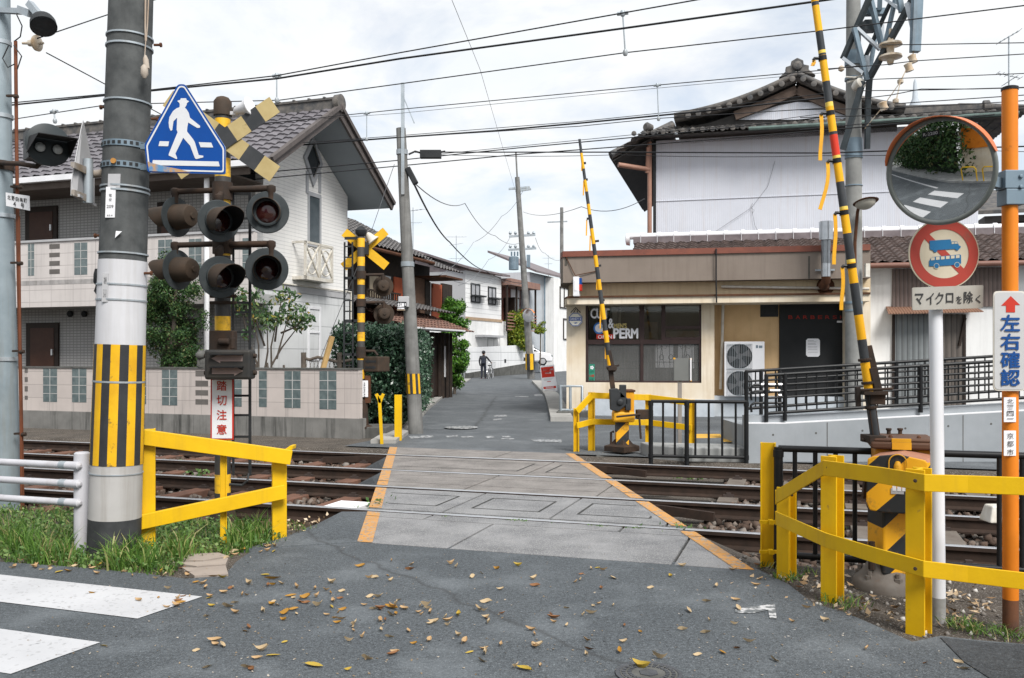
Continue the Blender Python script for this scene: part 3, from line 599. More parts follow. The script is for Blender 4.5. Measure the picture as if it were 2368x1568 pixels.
for q in ([(162, 484), (240, 486), (232, 526), (152, 524)], [(484, 492), (588, 496), (604, 536), (500, 534)], [(106, 640), (648, 652), (658, 692), (98, 682)]): mb.poly([A1(*p, Ys - .003) for p in q][::-1])
mb.build('crossing_bar', SIGNW, root)
mb = MB(); mb.poly([A1(*p, Ys - .0042) for p in ((60, 650), (100, 664), (200, 690), (330, 716), (420, 740), (240, 738), (76, 730))][::-1]); mb.build('scrape_mark', mat('scrape', (.42, .25, .12), (.10, .22, .38), 14, .8, lo=.42, hi=.58), root)
mb = MB()
for y in (340, 388): mb.bar(P(330, y, Yp - .12), P(430, y, Ys + .03), .05, .04); mb.bar(P(350, y, Ys + .03), P(510, y + 3, Ys + .03), .03, .03)
mb.build('bracket', BLUEST, root)
# same kind of sign seen from behind its edge, facing along the road
root = thing('crosswalk_sign', 'grey back of a five-sided sign seen almost edge-on by the dark utility pole', 'road sign', P(190, 475, 6.8))
q = [P(178, 455, 6.55), P(217, 478, 6.98), P(217, 405, 6.98), P(200, 320, 6.82), P(191, 278, 6.74), P(186, 300, 6.70), P(164, 420, 6.52), P(163, 452, 6.52)]
nn = (q[1] - q[0]).cross(q[4] - q[0]).normalized(); mb = MB(); mb.prism(q, nn * .006); mb.prism([q[0], q[1], q[1] + V((0, 0, .02)), q[0] + V((0, 0, .02))], nn * .02); mb.build('plate', GREYP, root)
mb = MB(); mb.tube([P(204, 470, 6.72), P(204, 368, 6.72)], .035, 16); mb.build('post_clamp', GALV, root, smooth=40)
mb = MB()
for y in (388, 452): mb.bar(P(168, y - 8, 6.52), P(204, y + 6, 6.74), .03, .035); mb.bar(P(170, y - 3, 6.5), P(200, y + 12, 6.7), .012, .02)
mb.tube([P(196, 405, 6.76), P(240, 400, 6.78)], .03, 12); mb.build('bracket', mat('rusty_bracket', (.22, .17, .12), (.32, .30, .28), 8, .7), root, smooth=40)
# white pipe guard fence
root = thing('guard_fence', 'white three-rail pipe guard fence in the grass', 'guard fence', G(190, 1272))
Yg = 6.83; c = P(190, 1272, Yg); GF = mat('guard_white', (.50, .50, .53), (.42, .42, .45), 3, .5, spot=((.30, .25, .2), 6, .66), streak=.3, sc=(.25, .2, .16))
mb = MB(); mb.lathe((c.x, c.y, -.05), (0, 0, 1), [(0, .060), (.775, .060), (.79, .058), (.80, .045)], 20); mb.build('post', GF, root, smooth=40)
for (y0, y1) in ((1062, 1077), (1106, 1119), (1148, 1163)):
    e = P(178, y1, Yg - .06); z = e.z; a = e - EX * 1.6; mb = MB(); mb.tube([V((a.x, a.y, z)), V((e.x, e.y, z))], .027, 14); mb.build('rail', GF, root, smooth=40)
    mb = MB(); mb.tube([V((e.x, e.y, z)) - EX * .10, V((e.x, e.y, z)) - EX * .02, V((e.x, e.y, z)) + EX * .02, V((e.x, e.y, z)) + EX * .04], [.030, .032, .032, .012], 14); mb.tube([V((e.x, e.y, z)) - EX * .16, V((e.x, e.y, z)) - EX * .10], .031, 14, 1)
    mb.build('end_cap', [GF, GALV], root, smooth=40)
# yellow fences: flat beams on channel posts
def channel(mb, a, z0, z1, w, d, dirx, mi=0):     # U-section post: web facing the viewer with two flanges
    x = V(dirx).normalized(); y = V((-x.y, x.x, 0)); t = .012
    if y.y < 0: y = -y
    for (u, v, ww, dd) in ((0, 0, w, t), (-w / 2 + t / 2, d / 2, t, d), (w / 2 - t / 2, d / 2, t, d)):
        c = V((a.x, a.y, 0)) + x * u + y * v; hx, hy = x * ww / 2, y * dd / 2
        mb.hexa([c - hx - hy + V((0, 0, z0)), c + hx - hy + V((0, 0, z0)), c + hx + hy + V((0, 0, z0)), c - hx + hy + V((0, 0, z0)), c - hx - hy + V((0, 0, z1)), c + hx - hy + V((0, 0, z1)), c + hx + hy + V((0, 0, z1)), c - hx + hy + V((0, 0, z1))], mi)
def hbeam(mb, a, z0, z1, w, d, dirx, mi=0):       # I-section post
    x = V(dirx).normalized(); y = V((-x.y, x.x, 0)); t = .012
    for (u, v, ww, dd) in ((-w / 2, 0, t, d), (w / 2, 0, t, d), (0, 0, w, t)):
        c = V((a.x, a.y, 0)) + x * u + y * v; hx, hy = x * ww / 2, y * dd / 2
        mb.hexa([c + sx * hx + sy * hy + V((0, 0, z)) for z in (z0, z1) for sx, sy in ((-1, -1), (1, -1), (1, 1), (-1, 1))], mi)
def beam(mb, pts, h, t, mi=0):                     # pts on the top edge; flat plank hanging h below
    for a, b in zip(pts, pts[1:]): mb.bar(a - V((0, 0, h / 2)), b - V((0, 0, h / 2)), t, h, mi)
root = thing('yellow_fence', 'yellow steel fence with sloping beams in the grass by the striped pole', 'fence', G(490, 1260))
pa, pc = P(340, 990, 6.9), P(645, 1040, 7.23); dr = (pc - pa); dr.z = 0; dr.normalize(); pbm = P(515, 1048, 7.08)
for p, w, d, z1, typ in ((pa, .105, .07, .92, 0), (pc, .115, .09, .72, 0), (pbm, .04, .03, .80, 1)):
    mb = MB(); (channel if typ == 0 else hbeam)(mb, p + V((0, .02, 0)), -.1, z1, w, d, dr); mb.build('post', YEL, root, bevel=.003)
ft = V((0, -.035, 0))
mb = MB(); beam(mb, [P(322, 990, 6.9) + ft, P(676, 1040, 7.23) + ft], .118, .05); mb.prism([P(655, 1042, 7.2), P(676, 1040, 7.19), P(677, 1031, 7.19), P(670, 1031, 7.2)], (0, .12, 0)); mb.build('beam', YEL, root, bevel=.004)
mb = MB(); beam(mb, [P(328, 1189, 6.9) + ft, P(662, 1119, 7.23) + ft], .112, .05); mb.build('beam', YEL, root, bevel=.004)
# galvanised pole with rusty conduit at the frame's edge
Yq = 8.9; c = P(14, 1160, Yq); root = thing('steel_pole', 'tall galvanised steel pole carrying a railway signal, with rusty conduit', 'pole', (c.x, c.y, 0))
GPOLE = mat('weathered_galv', (.27, .32, .35), (.19, .235, .26), 3, .6, m=.15, streak=.6, sc=(.20, .19, .16), spot=((.22, .15, .1), 4, .70))
mb = MB(); mb.tube([V((c.x, Yq, -.1)), V((P(2, 400, Yq).x, Yq, 3.3)), V((P(0, 0, Yq).x, Yq, 5.3))], [.137, .105, .090], 28); mb.build('shaft', GPOLE, root, smooth=40)
mb = MB()
for y in (100, 270, 500, 830):
    k = (1160 - y) / 1160; ring(mb, V((c.x + (P(0, 0, Yq).x - c.x) * k, Yq, P(0, y, Yq).z)), .137 - .046 * k + .006, .04, 0, 28)
ring(mb, P(0, 385, Yq), .13, .09, 1, 28)
mb.build('clamp_band', [GALV, RUSTY], root, smooth=40)
mb = MB(); mb.tube([P(36, 95, Yq - .05), P(38, 300, Yq - .07), P(42, 600, Yq - .09), P(48, 900, Yq - .1), P(53, 1200, Yq - .1)], .017, 10); mb.tube([P(44, 500, Yq - .12), P(50, 1200, Yq - .13)], .012, 8); mb.build('conduit', mat('conduit_rust', (.17, .055, .025), (.11, .04, .02), 6, .7), root, smooth=40)
mb = MB()
for y, x in ((222, 40), (432, 50), (608, 50), (812, 54), (1003, 58)): mb.bar(P(x - 24, y, Yq - .1), P(x, y - 1, Yq - .12), .03, .02); mb.tube([P(x - 8, y + 2, Yq - .13), P(x + 2, y + 1, Yq - .13)], .018, 8)
mb.build('clip', RUSTY, root)
mb = MB(); mb.tube([P(33, 22, Yq - .1), P(51, 60, Yq - .1), P(47, 85, Yq - .1), P(34, 95, Yq - .1)], .006, 6); mb.tube([P(32, 105, Yq - .1), P(50, 130, Yq - .1), P(40, 160, Yq - .1)], .006, 6); mb.tube([P(20, 105, Yq - .12), P(6, 135, Yq - .12), P(18, 156, Yq - .12), P(34, 148, Yq - .1)], .006, 6); mb.build('cable', WIRE, root, smooth=40)
# floodlight, insulator, railway signal, name plate
root = thing('floodlight', 'dark hooded floodlight on an arm at the top of the steel pole', 'floodlight', P(100, 60, 8.6))
mb = MB(); mb.bar(P(0, 24, 8.8), P(55, 27, 8.7), .05, .05); mb.bar(P(44, 22, 8.7), P(70, 32, 8.6), .05, .07); mb.bar(P(68, 8, 8.6), P(96, 42, 8.55), .06, .06); mb.build('arm', GALV, root)
mb = MB(); ax = V((.35, -.45, -.83)); mb.lathe(P(97, 38, 8.55), ax, [(0, .05), (.05, .10), (.09, .115), (.15, .12)], 24); mb.build('housing', BLKP, root, smooth=50)
mb = MB(); mb.lathe(P(97, 38, 8.55) + ax.normalized() * .151, ax, [(0, .112), (.002, .112)], 24); mb.build('lens', GLASSD, root)
root = thing('insulator', 'grey and brown wire insulator beside the steel pole', 'insulator', P(75, 104, 8.7))
mb = MB(); ax = V((1, -.15, -.05)); mb.lathe(P(52, 100, 8.75), ax, [(0, .012), (.06, .014), (.07, .03), (.13, .035), (.135, .055), (.145, .075), (.165, .08), (.18, .06), (.185, .02), (.23, .01)], 20); mb.build('body', CERAM, root, smooth=45)
root = thing('railway_signal', 'black two-lens railway signal under a peaked hood on the steel pole', 'railway signal', P(105, 392, 8.3))
ax = V((.66, -.75, 0)); cc = P(112, 335, 8.25)
mb = MB(); mb.lathe(cc - ax.normalized() * .02, ax, [(0, .195), (.02, .198), (.025, .19)], 40); mb.build('backplate', BLUEST if 0 else mat('signal_black', (.025, .032, .035), (.04, .048, .052), 4, .45), root, smooth=40)
mb = MB(); mb.lathe(cc - ax.normalized() * .24, ax, [(0, .12), (.03, .16), (.18, .16), (.2, .12)], 24); mb.box(cc - ax.normalized() * .13, (.32, .20, .26), math.atan2(ax.x, -ax.y)); mb.build('housing', mat('signal_case', (.028, .028, .03), (.045, .045, .046), 5, .5), root, smooth=40)
mb = MB(); xr = V((.75, .66, 0)).normalized(); an = ax.normalized(); up = V((0, 0, 1))
q = [cc + xr * u + up * v for u, v in ((-.16, .05), (.16, .05), (.18, -.10), (-.18, -.10))]; f = an * .36
w_ = [q[0] + an * .01, q[1] + an * .01, q[1] + f * .95 - up * .03, q[0] + f * .95 - up * .03]
mb.prism(w_, up * .006); mb.prism([q[1] + an * .005, q[1] + f * .95 - up * .03, q[2] + an * .005], xr * .006); mb.prism([q[0] + an * .005, q[0] + f * .95 - up * .03, q[3] + an * .005], -xr * .006); mb.build('hood', mat('signal_hood', (.02, .02, .021)), root)
for u in (-.075, .075):
    mb = MB(); mb.lathe(cc + xr * u - up * .035 + an * .006, ax, [(0, .052), (.012, .052), (.018, .048)], 20); o = mb.build('lens_ring', BLKP, root, smooth=40)
    mb = MB(); mb.lathe(cc + xr * u - up * .035 + an * .02, ax, [(0, .046), (.012, .040), (.02, .022), (.022, .001)], 20); mb.build('lens', mat('clear_lens', (.30, .32, .33), (.5, .52, .52), 30, .08, spec=.9), root, smooth=60)
mb = MB(); mb.tube([P(0, 377, 8.8), P(40, 378, 8.5), P(85, 385, 8.4), P(98, 372, 8.4)], .024, 10); mb.build('arm', RUSTY, root, smooth=40)
root = thing('name_plate', 'small white name plate with black characters on the steel pole', 'name plate', P(40, 485, 8.7))
q = [P(14, 476, 8.72), P(68, 487, 8.66), P(67, 453, 8.66), P(13, 445, 8.72)]
mb = MB(); mb.prism(q, (.002, .008, 0)); mb.build('plate', WHT, root); xd = (q[1] - q[0]).normalized(); yd = (q[3] - q[0]).normalized()
mb = MB()
for i, ch in enumerate('北野白梅町'): mb.text(ch, q[0] + (q[1] - q[0]) * (.15 + .175 * i) + (q[3] - q[0]) * .68, xd, yd, .036, .042, 0, .015)
mb.text('4', q[0] + (q[1] - q[0]) * .38 + (q[3] - q[0]) * .27, xd, yd, .03, .045, 0, .015); mb.text('号', q[0] + (q[1] - q[0]) * .72 + (q[3] - q[0]) * .27, xd, yd, .04, .045, 0, .015); mb.build('lettering', INK, root)

# ---------------------------------------------------------------- crossing signal masts
LBODY = mat('lamp_grey', (.028, .035, .038), (.048, .055, .058), 5, .6, spot=((.12, .12, .12), 7, .7)); LHOOD = mat('lamp_hood_rust', (.036, .027, .02), (.06, .04, .027), 6, .75, spot=((.10, .05, .028), 5, .66)); LIN = mat('lamp_inside', (.012, .012, .013))
def lamp(root, c, d, R=.185, hood=.26, back=False, rusty=False):
    d = V(d).normalized(); mb = MB(); mb.lathe(c - d * .006, d, [(0, R), (.006, R), (.010, R * .97)], 40); o = mb.build('lamp', LBODY if not rusty else LHOOD, root, smooth=35)
    mb = MB(); mb.lathe(c - d * .19, d, [(0, R * .30), (.012, R * .50), (.05, R * .60), (.16, R * .64), (.185, R * .64)], 28); mb.lathe(c - d * .205, d, [(0, R * .14), (.02, R * .16)], 12); mb.build('housing', LHOOD, o, smooth=35)
    mb = MB(); mb.lathe(c + d * .004, d, [(0, R * .68), (.022, R * .66), (.026, R * .60), (.012, R * .56)], 32); mb.build('lens_ring', LBODY, o, smooth=35)
    mb = MB(); mb.lathe(c + d * .008, d, [(0, R * .56), (.016, R * .48), (.028, R * .28), (.032, .001)], 28); mb.build('lens', LENS, o, smooth=60)
    if hood:
        u = V((0, 0, 1)); x = d.cross(u).normalized(); u = x.cross(d); mb = MB(); n = 26; vs = []
        for k, rr in ((0, R * .64), (1, R * .615)):
            for j in range(n + 1):
                a = rad(-48) + (PI + rad(96)) * j / n; L_ = hood * (.50 + .50 * min(1, max(0, (math.sin(a) + .74) / 1.35)))
                for l in (0.004, L_): vs.append(c + x * math.cos(a) * rr + u * math.sin(a) * rr + d * l - u * l * .05)
        m = 2 * (n + 1); fs = []
        mi = []
        for j in range(n):
            i = 2 * j; fs.append((i, i + 1, i + 3, i + 2)); mi.append(0); fs.append((m + i + 2, m + i + 3, m + i + 1, m + i)); mi.append(1); fs.append((i + 1, m + i + 1, m + i + 3, i + 3)); mi.append(0)
        fs += [(0, m, m + 1, 1), (2 * n + 1, m + 2 * n + 1, m + 2 * n, 2 * n)]; mi += [0, 0]; mb.add(vs, fs, mi); mb.build('hood', [LHOOD, LIN], o, smooth=35)
def cross_buck(root, arms, m1, m2, back_m, t=.006):
    for k, (a, b, w, segs) in enumerate(arms):      # from a to b, segments alternate
        a, b = V(a), V(b); d = (b - a).normalized(); yv = (d.cross(V((0, 1, 0)))).normalized(); mb = MB(); n = len(segs); tot = sum(s for s, c in segs); f = 0
        for s_, c_ in segs:
            p, q = a + (b - a) * (f / tot), a + (b - a) * ((f + s_) / tot); f += s_
            mb.prism([p - yv * w / 2, q - yv * w / 2, q + yv * w / 2, p + yv * w / 2], (0, t, 0), c_)
        mb.build('crossbuck_arm', [m1, m2], root)
MASTZ = zebra('mast_stripes', (.74, .42, .012), (.035, .034, .033), .36, .47, 2, 0, .55)
Ym = 8.1; mbase = V(((515 - CX) / F * Ym, Ym, -.12)); MX = mbase.x
root = thing('crossing_signal', 'railway crossing signal mast with six dark lamps and faded crossbuck', 'crossing signal', mbase)
mb = MB(); mb.tube([V((MX, Ym, -.1)), V((MX, Ym, 3.70))], .070, 24); mb.build('mast', MASTZ, root, smooth=40)
mb = MB(); mb.lathe((MX, Ym, 3.68), (0, 0, 1), [(0, .082), (.13, .080), (.165, .055), (.175, .03)], 24); mb.build('cap', LHOOD, root, smooth=35)
mb = MB(); mb.lathe((MX, Ym, -.2), (0, 0, 1), [(0, .30), (.05, .30), (.10, .16), (.16, .12), (.34, .105), (.36, .075)], 24); mb.build('base', RUSTY, root, smooth=35)
XB1 = mat('faded_yellow', (.44, .35, .17), (.38, .29, .13), 8, .6, spot=((.20, .14, .06), 5, .66)); XB2 = mat('faded_black', (.03, .033, .036), (.05, .052, .055), 6, .6)
Yx = Ym - .11
q = lambda u, v, o=0: A1(u, v, Yx - o); segs = [(1, 0), (1, 1), (1, 0), (.98, 1), (1, 0), (1, 1), (1, 0)]
cross_buck(root, [(q(230, 128), q(1112, 755), .166, segs), (q(298, 735, .012), q(1110, 181, .012), .166, segs)], XB1, XB2, GALV)
for (yb, zl) in ((443, 438), (567, 566)):
    mb = MB(); mb.tube([P(408, yb, Ym + .12), P(500, yb - 3, Ym + .02)], .026, 12); mb.tube([P(528, zl, Ym - .02), P(625, zl - 2, Ym - .12)], .030, 12); mb.tube([P(512, yb + 4, Ym - .05), P(506, yb + 12, Ym - .22)], .026, 10)
    mb.lathe(V((MX, Ym, P(0, yb, Ym).z - .08)), (0, 0, 1), [(0, .09), (.16, .09)], 20)
    for x, y, Y in ((405, yb, Ym + .12), (627, zl - 2, Ym - .12), (506, yb + 14, Ym - .24)): mb.lathe(P(x, y - 8, Y), (0, 0, -1), [(0, .02), (.01, .04), (.05, .042), (.07, .03), (.14, .028)], 14)
    mb.build('lamp_arm', RUSTY, root, smooth=40)
lamp(root, P(408, 502, Ym + .12), (-.90, .40, -.0), hood=.27); lamp(root, P(411, 624, Ym + .12), (-.90, .40, 0), hood=.27)
lamp(root, P(506, 511, Ym - .30), (.60, -.80, -.03), hood=.36); lamp(root, P(509, 641, Ym - .30), (.60, -.80, -.03), hood=.36)
lamp(root, P(619, 491, Ym - .14), (.10, -1, .02), hood=.11, R=.19); lamp(root, P(617, 622, Ym - .14), (.30, -1, -.04), R=.19, hood=.34)
# arrow box
mb = MB(); c = P(533, 843, Ym - .23); mb.box(c, (.395, .24, .262), rad(5)); mb.build('arrow_box', mat('box_dark', (.022, .023, .023), (.038, .034, .03), 5, .6, spot=((.13, .07, .04), 6, .64)), root, bevel=.022)
R_ = Matrix.Rotation(rad(5), 3, 'Z'); fb = lambda u, v, d: c + R_ @ V((u, -.122 - d, v)); ARR = mat('arrow_face', (.24, .18, .165), (.20, .15, .14), 5, .6)
for sgn, v0 in ((-1, .055), (1, -.055)):
    mb = MB(); pp = [(-.13, -.026), (.06, -.026), (.06, -.042), (.135, 0), (.06, .042), (.06, .026), (-.13, .026)]
    pp = [(u * sgn, v) for u, v in pp]; pp = pp if sgn > 0 else pp[::-1]
    mb.prism([fb(u, v0 + v, .004) for u, v in pp], R_ @ V((0, .006, 0))); mb.build('arrow', ARR, root)
    mb = MB(); mb.hexa([fb(-.14, v0 + .036, 0), fb(.14, v0 + .036, 0), fb(.14, v0 + .03, .06), fb(-.14, v0 + .03, .06), fb(-.14, v0 + .042, 0), fb(.14, v0 + .042, 0), fb(.14, v0 + .037, .06), fb(-.14, v0 + .037, .06)]); mb.build('arrow_hood', LIN, root)
mb = MB()
for x in (478, 588):
    for y in (823, 862): mb.tube([P(x - 6, y, Ym - .2), P(x + 6, y, Ym - .2)], .022, 10)
mb.box(P(516, 790, Ym - .08), (.22, .12, .20)); mb.tube([P(505, 790, Ym - .16), P(530, 790, Ym - .16)], .03, 10); mb.tube([P(537, 780, Ym - .12), P(537, 808, Ym - .12)], .025, 10)
for y in (685, 700): mb.bar(P(484, y, Ym - .09), P(548, y, Ym - .09), .02, .03)
mb.build('bracket', RUSTY, root, bevel=.01, smooth=40)
mb = MB(); fr, w0 = P(487, 1017, Ym - .13), P(540, 875, Ym - .13); mb.prism([fr, V((w0.x, fr.y, fr.z)), w0, V((fr.x, fr.y, w0.z))], (0, .01, 0)); o = mb.build('warning_board', RED, root)
e = .013; mb = MB(); mb.prism([V((fr.x + e, fr.y - .003, fr.z + e)), V((w0.x - e, fr.y - .003, fr.z + e)), V((w0.x - e, fr.y - .003, w0.z - e)), V((fr.x + e, fr.y - .003, w0.z - e))], (0, .003, 0)); mb.build('panel', WHT, o)
mb = MB(); mb.column('踏切注意', P(513, 892, Ym - .134), (1, 0, 0), (0, 0, 1), .088, .088, 33.0 * Ym / F, 0, .014); mb.build('lettering', RED, o)
mb = MB(); xl = V(((538 - CX) / F * Ym, Ym + .02, 0)); xr_ = V(((575 - CX) / F * Ym, Ym + .04, 0)); tp, bt = P(0, 440, Ym).z, P(0, 1100, Ym).z
mb.bar(V((xr_.x, xr_.y, bt)), V((xr_.x, xr_.y, tp)), .022, .022); mb.bar(V((xl.x, xl.y, bt)), V((xl.x, xl.y, tp)), .018, .018)
for k, y in enumerate((448, 505, 575, 640, 700, 722, 768, 820, 915, 960, 1010, 1050)): mb.bar(P(538, y, Ym + .03), P(575, y, Ym + .03), .014, .02)
mb.tube([P(575, 1095, Ym + .03), P(572, 1112, Ym), P(560, 1122, Ym), P(530, 1120, Ym - .02)], .012, 8); mb.build('ladder', BLKP, root)
mb = MB(); mb.lathe(P(542, 258, Ym - .05), (.9, -.3, .2), [(0, .02), (.02, .035), (.10, .055), (.17, .085), (.175, .08)], 18); mb.bar(P(528, 262, Ym), P(548, 262, Ym - .05), .03, .03); mb.build('loudspeaker', WHT, root, smooth=40)
# far mast across the tracks (its back)
Yf = 16.3; fbx = (835 - CX) / F * Yf
mb = MB(); mb.prism([G(800, 1036, -.2) + V((0, 0, 0)), G(893, 1036, -.2), G(893, 1036, -.2) + V((.05, .8, 0)), G(800, 1036, -.2) + V((0, .8, 0))], (0, 0, .38)); tag(mb.build('footing', CONCD, bevel=.02), 'low dark concrete footing under the far crossing mast', 'concrete footing')
root = thing('crossing_signal', 'far yellow-black crossing mast with bright yellow crossbuck and ladder', 'crossing signal', (fbx, Yf, .16))
MASTZ2 = zebra('far_mast_stripes', (.78, .42, .01), (.05, .047, .044), .345, .48, 2, .4, .55)
zt = P(0, 548, Yf).z
mb = MB(); mb.tube([V((fbx, Yf, .15)), V((fbx, Yf, zt))], .070, 20); mb.build('mast', MASTZ2, root, smooth=40)
mb = MB(); mb.lathe((fbx, Yf, .15), (0, 0, 1), [(0, .21), (.03, .21), (.06, .14), (.5, .12), (.55, .08)], 20); mb.build('base', RUSTY, root, smooth=35)
mb = MB(); mb.lathe((fbx, Yf, zt), (0, 0, 1), [(0, .05), (.05, .10), (.12, .11), (.18, .06), (.2, .02)], 16); mb.build('cap', BLKP, root, smooth=40)
mb = MB(); mb.lathe(P(848, 540, Yf + .1), (.6, .1, -.7), [(0, .04), (.05, .07), (.14, .09), (.18, .13), (.19, .12)], 18); mb.build('loudspeaker', IVORY, root, smooth=40)
YB = mat('back_yellow', (.72, .42, .02), (.62, .35, .02), 4, .5, spot=((.4, .22, .03), 7, .68))
q = lambda x, y, o=0: P(x, y, Yf + .12 + o)
cross_buck(root, [(q(796, 537), q(894, 616), .165, [(1, 0)]), (q(794, 618, .012), q(892, 534, .012), .165, [(1, 0)])], YB, YB, YB)
mb = MB(); mb.box(P(845, 575, Yf + .05), (.12, .12, .22)); mb.build('bracket', BLKP, root)
for y, x in ((636, 886), (700, 888)):
    mb = MB(); mb.tube([P(835, y, Yf), P(x + 2, y - 1, Yf + .05)], .028, 10); mb.lathe(P(x, y, Yf + .05), (0, 0, -1), [(0, .04), (.12, .035)], 12); ring(mb, V((fbx, Yf, P(0, y, Yf).z)), .09, .14); mb.build('lamp_arm', RUSTY, root, smooth=40)
    lamp(root, P(x, y + 26, Yf + .18), (-.20, 1, 0), R=.19, rusty=True)
mb = MB(); c = P(871, 842, Yf + .02); mb.box(c, (.34, .36, .28), rad(-28)); o = mb.build('arrow_box', LHOOD, root, bevel=.02)
R_ = Matrix.Rotation(rad(-28), 3, 'Z'); mb = MB()
for sg, v0 in ((-1, .05), (1, -.06)): mb.prism([c + R_ @ V((sg * u, -.184, v0 + v)) for u, v in ((-.12, -.02), (.05, -.02), (.05, -.04), (.13, 0), (.05, .04), (.05, .02), (-.12, .02))], R_ @ V((0, .003, 0)))
mb.build('arrow', BLKP, o)
mb = MB(); mb.tube([P(835, 812, Yf), P(866, 812, Yf), P(873, 822, Yf)], .028, 10); ring(mb, V((fbx, Yf, P(0, 815, Yf).z)), .09, .2); mb.build('arrow_box_arm', RUSTY, root, smooth=40)
mb = MB(); n0 = P(831, 918, Yf - .1); n1 = P(851, 880, Yf - .1); mb.prism([n0, V((n1.x, n0.y, n0.z)), n1, V((n0.x, n0.y, n1.z))], (0, .01, 0)); o = mb.build('notice', PAPER, root)
mb = MB(); mb.column('北野白梅町4号', P(843, 886, Yf - .105), (1, 0, 0), (0, 0, 1), .028, .03, .041, 0, .01); mb.build('lettering', INK, o)
mb = MB(); mb.box(P(851, 900, Yf - .03), (.10, .1, .5)); mb.build('junction_box', RUST, root)
mb = MB(); z0, z1 = P(0, 965, Yf).z, P(0, 545, Yf).z
for x in (797, 815): mb.bar(P(x, 560, Yf - .02), P(x + (1 if x < 800 else -1) * -2, 960, Yf - .02), .03, .03)
for k in range(16): mb.bar(P(797, 570 + k * 25, Yf - .02), P(813, 570 + k * 25, Yf - .02), .022, .025)
for y in (551, 643, 742, 820): mb.bar(P(797, y, Yf - .02), P(835, y, Yf - .02), .03, .05)
mb.tube([P(795, 958, Yf), P(800, 972, Yf), P(812, 975, Yf), P(832, 974, Yf)], .018, 8); mb.build('ladder', BLKP, root)
# short yellow posts at the far end of the crossing
for pts_, lab in ((((884, 1027), 877, 915, 13), 'slim yellow post with a forked top at the far end of the crossing'), (((920, 1019), 920, 913, 15), 'wider yellow post beside the leaning utility pole')):
    (xb, yb), xt, yt, w = pts_; p = G(xb, yb, 0); Y = p.y; wv = w * Y / F; root = thing('yellow_post', lab, 'post', (p.x, p.y, 0))
    mb = MB(); t = P(xt, yt, Y); mb.bar(p - V((0, 0, .1)), t, wv * (.55 if w == 13 else 1), .05, up=(0, 1, 0))
    if w == 13: mb.bar(t + V((-.05, 0, .03)), t + V((.02, 0, -.12)), .05, .05, up=(0, 1, 0)); mb.bar(t + V((.07, 0, .03)), t + V((.01, 0, -.12)), .05, .05, up=(0, 1, 0))
    else: mb.bar(p + V((wv / 2, .04, -.1)), t + V((wv / 2, .04, 0)), .012, .09, up=(0, 1, 0))
    mb.build('shaft', YEL, root, bevel=.004)
# leaning street utility pole
Yu = 16.8; ub, ut = P(962, 1003, Yu), P(927, 297, Yu); ub.z = -.02
root = thing('utility_pole', 'leaning weathered utility pole beside the dark hedge, with a steel top', 'utility pole', (ub.x, ub.y, 0))
UPM = mat('weathered_pole', (.21, .208, .2), (.12, .12, .115), 3, .85, bmp=.3, bs=60, streak=.7, sc=(.06, .055, .05), spot=((.42, .41, .38), 5, .70))
mb = MB(); mb.tube([ub, ut], [.142, .090], 24); mb.build('shaft', UPM, root, smooth=40)
mb = MB(); mb.bar(P(932, 450, Yu - .1), P(931, 192, Yu - .1), .06, .06); mb.bar(P(933, 225, Yu - .1), P(958, 285, Yu - .1), .02, .02); mb.build('steel_extension', GALV, root)
mb = MB()
for y in (352, 610):
    k = (1003 - y) / 706; ring(mb, ub.lerp(ut, k), .155 - .05 * k, .09, 0, 20)
mb.build('clamp_band', GALV, root, smooth=40)
mb = MB(); a, b = ub.lerp(ut, (1003 - 908) / 706), ub.lerp(ut, (1003 - 862) / 706); n = 32; vs = []
for c, r in ((a, .143), (b, .140)): vs += [c + V((math.cos(j * 2 * PI / n) * r, math.sin(j * 2 * PI / n) * r, 0)) for j in range(n)]
mb.add(vs, [(j, (j + 1) % n, (j + 1) % n + n, j + n) for j in range(n)], [(j // 2) % 2 for j in range(n)]); mb.build('stripe_wrap', [AMB, BLKS], root, smooth=40)
mb = MB(); mb.box(P(934, 698, Yu - .14), (.2, .12, .2)); mb.build('box', GREYP, root, bevel=.01)
root2 = root
mb = MB(); c = P(929, 708, Yu - .20); mb.box(c, (.18, .02, .16)); o = mb.build('name_plate', BLKP, root2); mb = MB(); mb.text('北', c + V((-.055, -.012, .02)), (1, 0, 0), (0, 0, 1), .045, .075, 0, .03); mb.text('品', c + V((-.015, -.012, .02)), (1, 0, 0), (0, 0, 1), .03, .075, 0, .03); mb.text('8', c + V((.07, -.012, .03)), (1, 0, 0), (0, 0, 1), .02, .045, 0, .03)
for x0, x1, z0, z1 in ((.005, .045, -.01, .055), (-.075, -.055, -.055, -.03), (-.045, -.02, -.055, -.03), (-.012, .05, -.055, -.03)): mb.poly([c + V((x, -.0125, z)) for x, z in ((x0, z0), (x1, z0), (x1, z1), (x0, z1))])
mb.build('lettering', PAPER, o); mb = MB(); mb.box(c + V((-.01, -.011, -.072)), (.15, .004, .012)); mb.build('tan_strip', CERAM, o)
root = thing('cable_closure', 'grey oblong cable box hanging from the wires by the leaning pole', 'cable box', P(995, 366, Yu)); mb = MB(); mb.box(P(996, 357, Yu), (.40, .13, .15)); mb.tube([P(945, 357, Yu - .05), P(960, 350, Yu), P(974, 354, Yu)], .02, 8); mb.tube([P(1018, 352, Yu), P(1030, 350, Yu)], .02, 8); mb.build('case', BLKP, root, bevel=.03)
root = thing('cable_closure', 'dark cable box slanting down the leaning pole on its street side', 'cable box', P(953, 420, Yu)); mb = MB(); mb.bar(P(942, 388, Yu - .05), P(962, 426, Yu - .05), .11, .11); mb.build('case', BLKP, root, bevel=.02)
